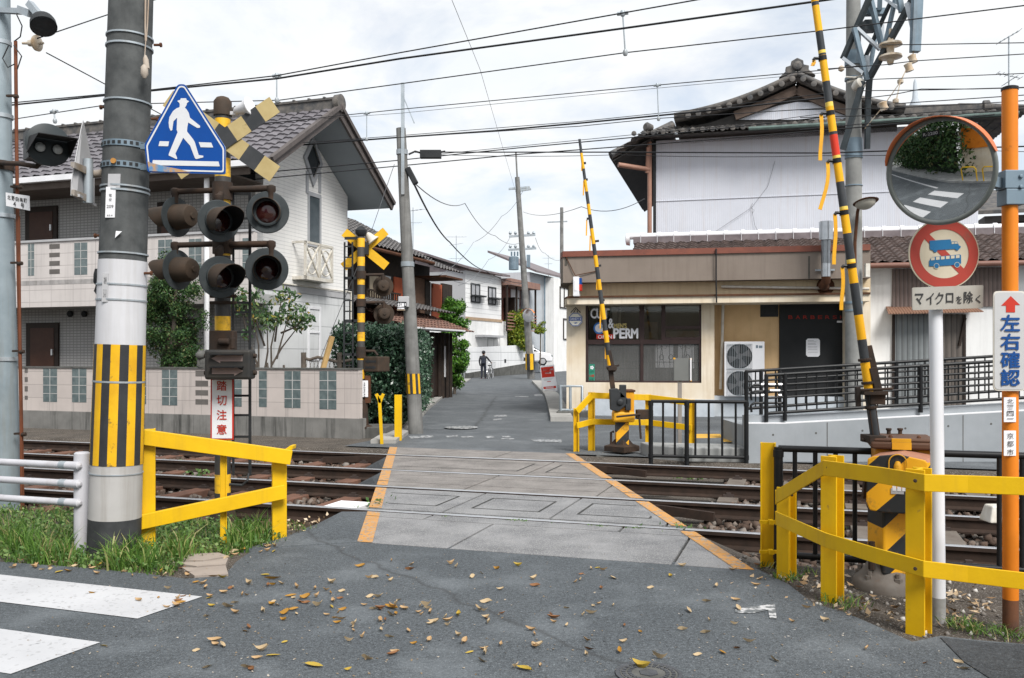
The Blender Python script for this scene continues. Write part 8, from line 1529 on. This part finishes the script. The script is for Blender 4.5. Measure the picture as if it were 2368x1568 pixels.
mb = MB(); mb.bar(at(.385, .835), at(.395, .085), .028, .028); mb.bar(at(.40, .835), at(.445, .05), .028, .028); mb.build('brace', BLK, root)
# ---------------------------------------------------------------- catenary pole with steel truss, lamp
Yt = 19.0; tb_ = V((P(1975, 0, Yt).x, Yt, 0)); root = thing('catenary_pole', 'tall round concrete pole with a blue-grey steel truss arm for the overhead lines', 'catenary pole', tb_)
mb = MB(); mb.tube([tb_ - V((0, 0, .1)), V((P(1974, 0, Yt).x, Yt, P(0, 350, Yt).z)), V((P(1973, 0, Yt).x, Yt, P(0, -260, Yt).z))], [.185, .165, .13], 28); mb.build('shaft', mat('catenary_concrete', (.27, .272, .26), (.19, .192, .185), 3, .8, bmp=.2, bs=50, streak=.45, sc=(.15, .15, .14)), root, smooth=40)
mb = MB()
for y, h in ((344, .42), (136, .3), (183, .06), (430, .02), (700, .05), (718, .04)): mb.lathe(V((P(1974, 0, Yt).x, Yt, P(0, y, Yt).z - h / 2)), (0, 0, 1), [(0, .185), (h, .182)], 24)
mb.build('clamp_band', BLUEST, root, smooth=40)
K = lambda u, v, Y=18.6: P(1878.9 + u * .2582, v * .2582, Y); DKS = mat('truss_dark', (.03, .038, .043), (.055, .066, .072), 4, .5); LTS = mat('truss_light', (.50, .54, .58), (.40, .44, .48), 4, .5); mb = MB()
for (u0, v0, Y0), (u1, v1, Y1), w, m in (((580, -180, 18.2), (272, 530, 18.75), .11, 0), ((960, -120, 17.6), (515, 690, 18.5), .12, 0), ((512, 690, 18.5), (498, 880, 18.6), .11, 0), ((498, 880, 18.6), (490, 1335, 18.75), .10, 0), ((452, 730, 18.5), (272, 1340, 18.75), .12, 0), ((385, 240, 18.5), (605, 445, 18.5), .075, 2), ((272, 520, 18.7), (455, 655, 18.5), .075, 2), ((515, -20, 18.4), (630, 445, 18.5), .10, 1), ((372, 250, 18.5), (490, 720, 18.5), .10, 1), ((700, 20, 18.2), (470, 520, 18.9), .07, 0), ((745, -20, 18.1), (655, 380, 18.3), .08, 1), ((575, 260, 18.9), (510, 640, 18.9), .08, 1), ((640, -20, 18.3), (790, 90, 18.0), .07, 2), ((605, -60, 18.4), (600, 90, 18.5), .09, 1), ((775, -40, 17.9), (800, 110, 17.9), .10, 1), ((850, 30, 17.7), (905, 260, 17.6), .10, 2), ((470, 110, 18.6), (640, 108, 18.6), .16, 1), ((450, 240, 18.7), (560, 235, 18.7), .26, 0), ((485, 500, 18.8), (490, 650, 18.8), .09, 2), ((620, 220, 18.6), (625, 400, 18.6), .08, 2)): mb.bar(K(u0, v0, Y0), K(u1, v1, Y1), w, w * .8, m)
mb.bar(K(945, -160, 17.5), K(918, 465, 17.5), .19, .14, 1, w2=.17); mb.build('truss_arm', [DKS, BLUEST, LTS], root)
mb = MB(); c = K(698, 280, 18.1); mb.lathe(c, (0, 0, -1), [(-.05, .03), (.10, .03), (.18, .06), (.24, .09), (.25, .22), (.29, .23), (.33, .08), (.42, .07), (.48, .10), (.50, .22), (.54, .23), (.58, .08), (.68, .05)], 20)
for u, v, r in ((885, 530, .09), (850, 605, .09), (625, 950, .09)): mb.lathe(K(u, v, 17.5) + V((0, 0, r)), (.3, 0, -1), [(0, .03), (.02, r * .9), (r, r * .75), (r * 1.9, r * .9), (r * 2, .03)], 12)
for u, v in ((258, 615), (745, 905), (787, 730)): mb.lathe(K(u, v, 18), (0, 0, 1), [(-.06, .02), (-.03, .06), (.03, .06), (.06, .02)], 10)
mb.tube([K(905, 465, 17.5), K(890, 510, 17.5), K(850, 600, 17.5), K(785, 735, 17.5), K(750, 900, 17.5)], .012, 5); mb.tube([K(785, 735, 17.5), K(620, 970, 17.7), K(470, 1150, 18)], .010, 5); mb.build('insulator', CERAM, root, smooth=50)
mb = MB(); mb.lathe(K(405, 765, 18.6), (.4, -.8, .3), [(-.1, .08), (0, .12), (.1, .12), (.13, .09)], 14); mb.tube([K(300, 690, 18.7), K(370, 695, 18.6), K(455, 675, 18.6)], .02, 6); mb.tube([K(310, 740, 18.75), K(380, 720, 18.7), K(440, 730, 18.7)], .02, 6); mb.box(P(2005, 625, 18.7), (.09, .1, .28)); mb.build('fitting', IVORY, root, smooth=40)
root = thing('street_lamp', 'small rusty gooseneck street lamp on the catenary pole', 'street lamp', P(1990, 600, 18.7)); mb = MB(); mb.tube([P(1977, 620, 18.75), P(1977, 560, 18.72), P(1983, 490, 18.6), P(1987, 475, 18.55), P(1994, 468, 18.5)], .035, 8); mb.build('arm', RUST, root, smooth=40); mb = MB(); c = P(2001, 462, 18.45); mb.lathe(c, (.1, -.25, -1), [(0, .05), (.02, .2), (.05, .26), (.06, .25)], 20); mb.build('shade', RUST, root, smooth=50); mb = MB(); mb.lathe(c + V((0, 0, -.06)), (.1, -.25, -1), [(0, .21), (.06, .19), (.12, .10), (.14, .02)], 18); mb.build('lens', mat('lamp_glass', (.45, .42, .36)), root, smooth=60)
# ---------------------------------------------------------------- overhead wires, antennas
def wire(lab, pts, r=.008, m=WIRE, sag=0.0, name='overhead_wire', drops=()):
    ps = [V(p) for p in pts]; out = []
    for a, b in zip(ps, ps[1:]):
        for k in range(12): f = k / 12; out.append(a.lerp(b, f) - V((0, 0, sag * 4 * f * (1 - f))))
    out.append(ps[-1]); mb = MB(); mb.tube(out, r, 5); o = mb.build(name, m, smooth=60); return tag(o, lab, 'wire', 'overhead railway and street wires')
def rw(lab, px, t, r=.008, sag=0.0, m=WIRE): return wire(lab, [RT(x, y, t) for x, y in px], r, m, sag)
rw('messenger wire highest above the near track, rising steeply to the top edge', [(-60, 246), (340, 209), (640, 175), (925, 122), (1250, 64), (1610, 0), (1900, -48)], 8.4, .007)
rw('thick feeder wire just below the highest line, running to the boom tip', [(-60, 252), (340, 211), (640, 182), (925, 136), (1440, 66), (1884, 4), (2500, -82)], 8.5, .011)
rw('contact wire hung below the feeder on droppers', [(-60, 288), (30, 276), (251, 242), (645, 232), (925, 194), (1446, 122), (1908, 70), (2368, 13), (2500, -4)], 11.3, .008)
rw('messenger wire over the far track between both droppers', [(-60, 330), (620, 285), (925, 253), (1520, 197), (1908, 162), (1990, 152)], 14.4, .008)
rw('thin wire just under the far messenger', [(600, 285), (925, 262), (1520, 204), (1908, 168)], 14.5, .004)
rw('thick bundled cable sagging past the leaning pole towards the roof', [(400, 362), (557, 346), (920, 318), (1140, 303), (1340, 285), (1620, 258), (1908, 226)], 17.0, .018)
rw('thin wire twisted along the bundled cable', [(557, 340), (920, 314), (1340, 281), (1620, 252), (1908, 216)], 16.9, .007)
rw('lower contact wire over the far track', [(700, 330), (925, 318), (1340, 292), (1520, 274), (1908, 250)], 14.4, .007)
rw('upper of two dark wires crossing the gable wall', [(300, 425), (642, 396), (920, 371), (1200, 342), (1518, 313), (1908, 271)], 16.5, .011)
rw('lower of two dark wires crossing the gable wall', [(300, 440), (631, 411), (922, 384), (1200, 357), (1518, 333), (1960, 297), (2300, 265)], 16.4, .011)
rw('taut cable from the grey cable box to the white house roof', [(960, 352), (1020, 352), (1430, 352), (1908, 354), (2056, 349), (2290, 341), (2500, 335)], 16.6, .013)
rw('thin cable looping under the taut cable', [(1020, 358), (1430, 358), (1908, 360), (2290, 348), (2500, 345)], 16.6, .006, .03)
rw('spotted wire rising away from the cable box', [(1020, 356), (1340, 324), (1480, 310), (1700, 290), (1908, 262)], 16.8, .006)
for lab, px, t in (('dark wire beyond the truss at the level of its hanger', [(2040, 104), (2134, 103), (2368, 99), (2500, 96)], 15), ('wire joining the brown insulator beyond the pole', [(1890, 161), (2045, 150), (2115, 141), (2368, 125), (2500, 117)], 15), ('faint wire above the tower top', [(2010, 184), (2368, 170), (2500, 165)], 17), ('sagging black cable beyond the truss passing the tower', [(1992, 228), (2060, 220), (2130, 206), (2250, 206), (2368, 203), (2500, 200)], 16), ('pale wire level with the tower spire', [(1992, 210), (2160, 208), (2368, 202), (2500, 198)], 16.5), ('thin wire ending on the lowest brown insulator', [(2070, 240), (2368, 220), (2500, 210)], 15.5), ('upper dark line crossing the dark roof to the orange post', [(1850, 254), (2060, 250), (2260, 240), (2368, 233), (2500, 226)], 16.2), ('lower dark line crossing the dark roof to the orange post', [(1850, 272), (2060, 266), (2250, 253), (2368, 246), (2500, 238)], 16.3), ('dark line over the white gable sheet', [(1850, 300), (2000, 286), (2240, 262), (2318, 256), (2500, 240)], 16.1)):
    rw(lab, px, t, .008)
wire('guy wire slanting from the insulator to the striped pole', [P(107, 122, 8.6), P(251, 199, 9.5), P(420, 290, 11)], .006); wire('black wire rising from the insulator past the striped pole', [P(86, 89, 8.6), P(255, 32, 9.2), P(420, -20, 9.8)], .006)
wire('stay wire from the leaning pole down to the garden', [P(912, 380, 16.8), P(850, 560, 17), P(720, 880, 17.3)], .006, WIREG)
wire('cable from the leaning pole down the street to the distant pole', [P(955, 420, 17), P(1040, 560, 28), P(1120, 625, 45), P(1208, 655, 53)], .02, WIRE, .15)
wire('upper street wire falling to the distant pole', [P(1600, -60, 14), P(1330, 250, 24), P(1235, 440, 53)], .006, WIREG) if 0 else None
wire('long faint wire across the open sky to the street', [P(1045, 0, 12), P(1110, 160, 16), P(1200, 470, 40)], .004, WIREG)
for k, (lab, pts) in enumerate((('service wire hanging between the pole and the timber house', [(950, 415, 17), (1075, 470, 30), (1145, 545, 42), (1205, 560, 53)]), ('service wire dropping to the white house eave', [(1210, 440, 53), (1160, 500, 53), (1095, 560, 55), (1010, 640, 33)]), ('service wire between the distant pole and the bay', [(1238, 550, 53), (1260, 585, 60), (1300, 600, 70)]), ('string of drop wires from the distant pole to the far roofs', [(1210, 490, 53), (1345, 478, 30), (1490, 460, 27)]), ('low wire over the boundary wall to the timber house', [(1210, 655, 53), (1150, 640, 50), (1050, 650, 36)]), ('looped wire between distant crossarms and the pole', [(1180, 548, 53), (1130, 600, 50), (1060, 660, 38)]))): wire(lab, [P(*p) for p in pts], .012, WIREG, .25)
mb = MB(); i = 0
for (x0, y0, x1, y1, t) in ((1440, 31, 1446, 122, 9.4), (640, 175, 640, 232, 9.8), (1520, 197, 1523, 275, 14.4), (848, 262, 848, 322, 14.4), (125, 258, 127, 280, 9.5)):
    mb = MB(); a, b = RT(x0, y0, t), RT(x1, y1, t); mb.tube([a, b], .009, 6); mb.lathe(a, (0, 0, 1), [(-.03, .02), (.0, .035), (.03, .02)], 8); mb.lathe(b, (0, 0, 1), [(-.03, .02), (.0, .03), (.03, .02)], 8); mb.tube([a - EX * .06, a + EX * .06], .02, 6); tag(mb.build('dropper', GALV, smooth=50), ('dropper hanging from the high line near the picture centre', 'dropper above the striped crossing mast', 'dropper in front of the sky beside the big dark roof', 'dropper above the gable of the white house', 'tiny dropper above the railway signal')[i], 'dropper'); i += 1
def antenna(lab, x, y0, y1, Y, els, dx=30):
    mb = MB(); mb.tube([P(x, y1, Y), P(x, y0, Y)], .02, 5)
    for y, w, sl in els:
        c = P(x, y, Y); mb.tube([P(x - w, y + sl, Y), P(x + w, y - sl, Y)], .012, 4)
        for k in range(6): f = -1 + k * .4; q = P(x + f * w, y - f * sl, Y); mb.tube([q - V((.1, .3, .05)), q + V((.1, .3, .05))], .008, 4)
    tag(mb.build('antenna', GALV), lab, 'antenna')
antenna('slanted television antenna with a second one below, beside the orange post', 2333, 85, 205, 24, ((85, 24, 14), (175, 26, -6), (188, 12, 8))); antenna('thin television antenna behind the leaning pole', 955, 480, 600, 40, ((487, 22, 3), (515, 14, 0))); antenna('television antenna over the white house roof', 1055, 545, 622, 58, ((548, 20, 0), (565, 12, 2), (598, 14, 0)))
antenna('faint television antenna near the far roofs', 1268, 590, 640, 75, ((597, 12, 0), (610, 8, 0)))
# ---------------------------------------------------------------- grass verge, weeds
def blades(name, pos, h, w, m, lean=.35):
    n = len(pos); a = RNG.uniform(0, 2 * PI, n); dx = np.stack([np.cos(a), np.sin(a), 0 * a], 1); ln = RNG.normal(0, lean, (n, 2)); up = np.stack([ln[:, 0], ln[:, 1], np.ones(n)], 1); hh = (h * RNG.uniform(.45, 1.15, n))[:, None]; ww = (w * RNG.uniform(.6, 1.3, n))[:, None]
    b0, b1 = pos - dx * ww, pos + dx * ww; mid = pos + up * hh * .55; tip = pos + up * hh * .92 + np.stack([ln[:, 0], ln[:, 1], -.2 * np.ones(n)], 1) * hh * .55
    vs = np.stack([b0, b1, mid + dx * ww * .7, mid - dx * ww * .7, tip], 1).reshape(-1, 3); i = (np.arange(n) * 5)[:, None]
    q = np.concatenate([i + np.array([[0, 1, 2]]), i + np.array([[0, 2, 3]]), i + np.array([[3, 2, 4]])], 0); o = np_mesh(name, vs, q, m, loc=(0, 0, 0)); o['kind'] = 'stuff'; return o
def verge(n, xr, yr, cond):
    out = []
    while len(out) < n:
        x = RNG.uniform(*xr, 4000); y = RNG.uniform(*yr, 4000); k = cond(x, y) & (RNG.random(4000) < ((y - HY) / 500) ** -1.5 * .8); Y = H * F / (y - HY); out += list(np.stack([(x - CX) / F * Y, Y, np.zeros(4000)], 1)[k])
    p = np.array(out[:n]); t = p[:, 0] * EN.x + p[:, 1] * EN.y; p[:, 2] = np.interp(t, [6.7, 7.0], [-.02, -.2]); return p
front_y = lambda x: np.interp(x, [-60, 0, 180, 330, 400, 440, 520, 590, 640, 680], [1296, 1300, 1312, 1326, 1330, 1290, 1284, 1268, 1262, 1240])
def cnd(x, y): return (y < front_y(x) - 2 + RNG.normal(0, 3, len(x))) & (y > 1172 + .02 * x)
blades('grass', verge(9000, (-120, 660), (1165, 1330), cnd), .085, .0042, LF_GRASS)
def cnd2(x, y): c = np.minimum.reduce([np.hypot((x - a) / w, (y - b) / 22) for a, b, w in ((325, 1298, 45), (265, 1306, 26), (560, 1255, 35), (420, 1288, 30), (120, 1290, 50), (40, 1262, 40), (600, 1245, 25))]); return (c < 1) & cnd(x, y)
blades('grass', verge(1100, (-120, 660), (1200, 1330), cnd2), .25, .0058, LF_GRASS, .28)
p = verge(4500, (-120, 650), (1180, 1325), cnd); p[:, 2] += RNG.uniform(.01, .09, len(p)); o = leaf_cards('weeds', p, .035, LF_LOW, None, .7, np.tile([0, 0, 1.2], (len(p), 1)), loc=(0, 0, 0)); o['kind'] = 'stuff'
def tufts(cs, n, sp):
    out = []
    for (x, y, k, z) in cs: c = G(x, y, z); out += [(c.x + random.gauss(0, sp), c.y + random.gauss(0, sp), c.z - .01) for _ in range(int(n * k))]
    return np.array(out)
blades('grass', tufts([(1822, 1335, 1, 0), (1850, 1325, .5, 0), (1790, 1310, .7, 0), (1935, 1392, .8, 0), (1960, 1400, .5, 0), (2075, 1352, 1.3, 0), (2040, 1355, .8, 0), (2250, 1455, 1.5, 0), (2330, 1465, 1.2, 0), (2200, 1440, .8, 0), (1480, 1062, 1.2, -.1), (1530, 1064, .8, -.1), (1960, 1290, .4, 0), (700, 1225, .5, 0), (672, 1215, .5, 0)], 60, .055), .07, .0035, LF_GRASS, .6)
p = tufts([(470, 1100, 1, -.15), (425, 1075, .8, -.15), (745, 1095, 1, -.2), (170, 1005, 2, -.15), (250, 1000, 1.5, -.15), (100, 1005, 1.2, -.15), (690, 1015, 2, -.15), (720, 1022, 2, -.15), (600, 1010, 1, -.15), (1605, 1105, 1, -.2), (1595, 1140, .5, -.2), (2010, 1215, .6, -.2), (2030, 1220, .6, -.2), (760, 1025, 1.2, -.15), (870, 1175, .6, -.05), (1560, 1225, .7, -.03)], 70, .10); p[:, 2] += RNG.uniform(0, .16, len(p)) ** 1.3; o = leaf_cards('weeds', p, .045, LF_LOW, None, .6, loc=(0, 0, 0)); o['kind'] = 'stuff'
st_, tt_ = RNG.uniform(-3.2, -1.1, 400), R4 - .075 + RNG.normal(0, .02, 400); p = st_[:, None] * ex + tt_[:, None] * en; k = np.sin(st_ * 7) + np.sin(st_ * 17) > .3; p[:, 2] = .004; o = leaf_cards('weeds', p[k], .022, LF_LOW, None, .6, loc=(0, 0, 0)); o['kind'] = 'stuff'
# ---------------------------------------------------------------- fallen leaves, each one a thing of its own
LM = [mat('leaf_tan', (.44, .31, .17), (.32, .20, .10), 30, .75), mat('leaf_ochre', (.36, .20, .035), (.27, .13, .02), 30, .65), mat('leaf_pale', (.46, .36, .23), (.35, .26, .15), 30, .8), mat('leaf_brown', (.24, .115, .05), (.16, .075, .035), 30, .75), mat('leaf_green_yellow', (.32, .29, .05), (.42, .22, .03), 25, .6)]
def leaf_mesh(m, cu, tw):
    vs, fs = [], []; prof = [(-.5, .0), (-.36, .10), (-.12, .165), (.12, .16), (.33, .09), (.5, .0)]
    for i, (u, w) in enumerate(prof):
        z = cu * (u * u) * 1.9 + .02; ed = cu * .5 + tw * u
        for s in (-1, 0, 1): vs.append((u, s * w, z + (abs(s) * w * (2.2 * ed + .5)) + s * w * tw * .8))
    for i in range(5):
        for j in range(2): q = i * 3 + j; fs.append((q, q + 1, q + 4, q + 3))
    vs.append((-.68, .02, .06)); vs.append((-.5, .018, vs[0][2])); fs.append((0, len(vs) - 1, len(vs) - 2)); mb = MB(); mb.add([(x, y, max(z, .004)) for x, y, z in vs], fs); o = mb.build('fallen_leaf', m, loc=(0, 0, 0), smooth=60); return o
protos = [(leaf_mesh(LM[i % 5], cu, tw), i % 5) for i, (cu, tw) in enumerate(((.5, .5), (.25, .3), (.8, -.5), (.35, .7), (.15, -.2), (.9, .2), (.6, -.7), (.3, .9), (.5, .1), (.7, .4)))]
used_ = set(); LN = ('tan', 'ochre', 'pale', 'brown', 'yellow-green')
def drop_leaf(x, y, sz, k=None):
    src, c = protos[random.choices(range(10), (4, 1.5, 5, 1.2, .8, 5, 1.6, 5, 1.2, .8))[0] if k is None else k]
    if src.name in used_: o = src.copy(); C.objects.link(o)
    else: o = src; used_.add(src.name)
    p = G(x, y, 0); o.matrix_world = Matrix.Translation(V((p.x, p.y, .003 if y > 1255 else .005))) @ Matrix.Rotation(random.uniform(0, 6.28), 4, 'Z') @ Matrix.Rotation(random.uniform(-.18, .18), 4, 'X') @ Matrix.Diagonal((sz, sz * random.uniform(.7, 1.1), sz * random.uniform(.7, 1.2), 1))
    tag(o, 'dry fallen %s leaf lying on the asphalt before the crossing' % LN[c], 'fallen leaf', 'dry fallen %s leaves' % LN[c])
pl = []
def okp(x, y): return not (y < 1345 and x < 400) and not (x > 1850 and y < 1390 + (x - 1900) * .35) and not (x > 2160 and y < 1500)
while len(pl) < 95:
    f = random.random(); x = random.gauss(340 + f * 800, 130); y = random.gauss(1345 + f * 110, 32)
    if 1290 < y < 1560 and x > 0 and okp(x, y): pl.append((x, y))
while len(pl) < 215:
    x, y = random.uniform(450, 2250), random.uniform(1275, 1565)
    if okp(x, y) and y > 1300 + max(0, x - 1700) * .1: pl.append((x, y))
for _ in range(45): x = random.uniform(20, 640); pl.append((x, front_y(x) + random.uniform(-8, 16)))
for x, y in pl: drop_leaf(x, y, random.uniform(.04, .08))
for x, y, k, s in ((726, 1541, 4, .11), (1212, 1550, 4, .10), (1482, 1548, 9, .10), (905, 1408, 1, .12), (630, 1340, 1, .12), (240, 1495, 4, .05), (150, 1268, 1, .12)): drop_leaf(x, y, s, k)
def flit(n):
    x = RNG.uniform(60, 2250, n); y = RNG.uniform(1265, 1568, n); Y = H * F / (y - HY); return np.stack([(x - CX) / F * Y, Y, np.full(n, .004)], 1)
p = flit(700); k = np.array([okp(a * F / b + CX, HY + H * F / b) for a, b, _ in p]); p = p[k]; o = leaf_cards('leaf_litter', p, .014, leafmat('crumb', [(0, (.16, .11, .06)), (.6, (.28, .22, .15)), (1, (.42, .39, .35))], .8, 0), None, .7, np.tile([0, 0, 3.0], (len(p), 1)), loc=(0, 0, 0)); o['kind'] = 'stuff'
p = np.concatenate([tufts([(700, 1215, 1, 0), (715, 1205, 1, 0), (655, 1240, .8, 0), (1960, 1350, 1, 0), (2000, 1400, 1.2, 0), (2060, 1420, 1, 0), (1820, 1345, .8, 0), (2200, 1380, 1, 0), (2290, 1400, 1, 0), (2240, 1430, 1, 0)], 26, .16)]); p[:, 2] += .012; o = leaf_cards('leaf_litter', p, .05, leafmat('litter_leaf', [(0, (.22, .13, .06)), (.6, (.45, .33, .2)), (1, (.6, .5, .38))], .8, 0), None, .5, np.tile([0, 0, 1.6], (len(p), 1)), loc=(0, 0, 0)); o['kind'] = 'stuff'
# ---------------------------------------------------------------- the other side of the road, seen in the mirror
mb = MB(); mb.prism([ST(-40, -30, -.05), ST(40, -30, -.05), ST(40, -1.0, -.05), ST(0, -1.0, -.05), ST(-5.2, -.55, -.05), ST(-40, -7.1, -.05)], (0, 0, .16)); struct(mb, 'pavement', CONC, loc=(0, 0, 0))
mb = MB(); mb.poly([ST(-40, -6.4, .0045), ST(-5.25, .16, .0045), ST(-5.25, .29, .0045), ST(-40, -6.27, .0045)]); struct(mb, 'edge_line', ZEB, loc=(0, 0, 0))
p_, d_ = blob_pts(20000, [(*(EX * s + EN * (-1.75 + (s + 5.2) * .19 + random.uniform(-.4, .4))).xy, random.uniform(.7, 4.3), 1.0, .9, 1.1) for s in np.arange(-26, -4.5, .17)], .4); bsh = thing('roadside_bush', 'big dark bush across the road, seen only in the traffic mirror', 'bush', ST(-8, -2.6, .1)); leaf_cards('foliage', p_, .26, LF_CON, bsh, .5, d_)
mb = MB(); mb.prism([ST(-15, -4.3, .1), ST(-6.1, -2.5, .1), ST(-6.1, -1.9, .1), ST(-15, -3.6, .1)], (0, 0, 2.6)); mb.build('stems', bpy.data.materials['hedge_inside'], bsh)
bd2 = thing('corner_building', 'beige building with an orange panel across the road, seen only in the mirror', 'building', ST(-1, -5, .1), rz_); mb = MB(); mb.prism([ST(-5.4, -2.0, .1), ST(-5.4, -7, .1), ST(5, -7, .1), ST(5, -3.5, .1), ST(-1.5, -2.6, .1)][::-1], (0, 0, 3.6)); mb.build('wall', BWALL, bd2); mb = MB(); mb.prism([ST(-5.2, -2.0, 1.5), ST(-3.7, -2.24, 1.5), ST(-3.7, -2.24, 2.8), ST(-5.2, -2.0, 2.8)], EN * .08); mb.build('orange_panel', ORG, bd2)
for s in (-4.4, -3.2):
    mb = MB(); mb.tube([ST(s, -.75, .1), ST(s, -.75, .7), ST(s + .1, -.75, .8), ST(s + .75, -.75, .8), ST(s + .85, -.75, .7), ST(s + .85, -.75, .1)], .03, 8); tag(mb.build('cycle_stand', YEL, smooth=50), 'yellow hoop stand %s the beige building, seen in the mirror' % ('at the bush end of' if s < -4 else 'before'), 'cycle stand')
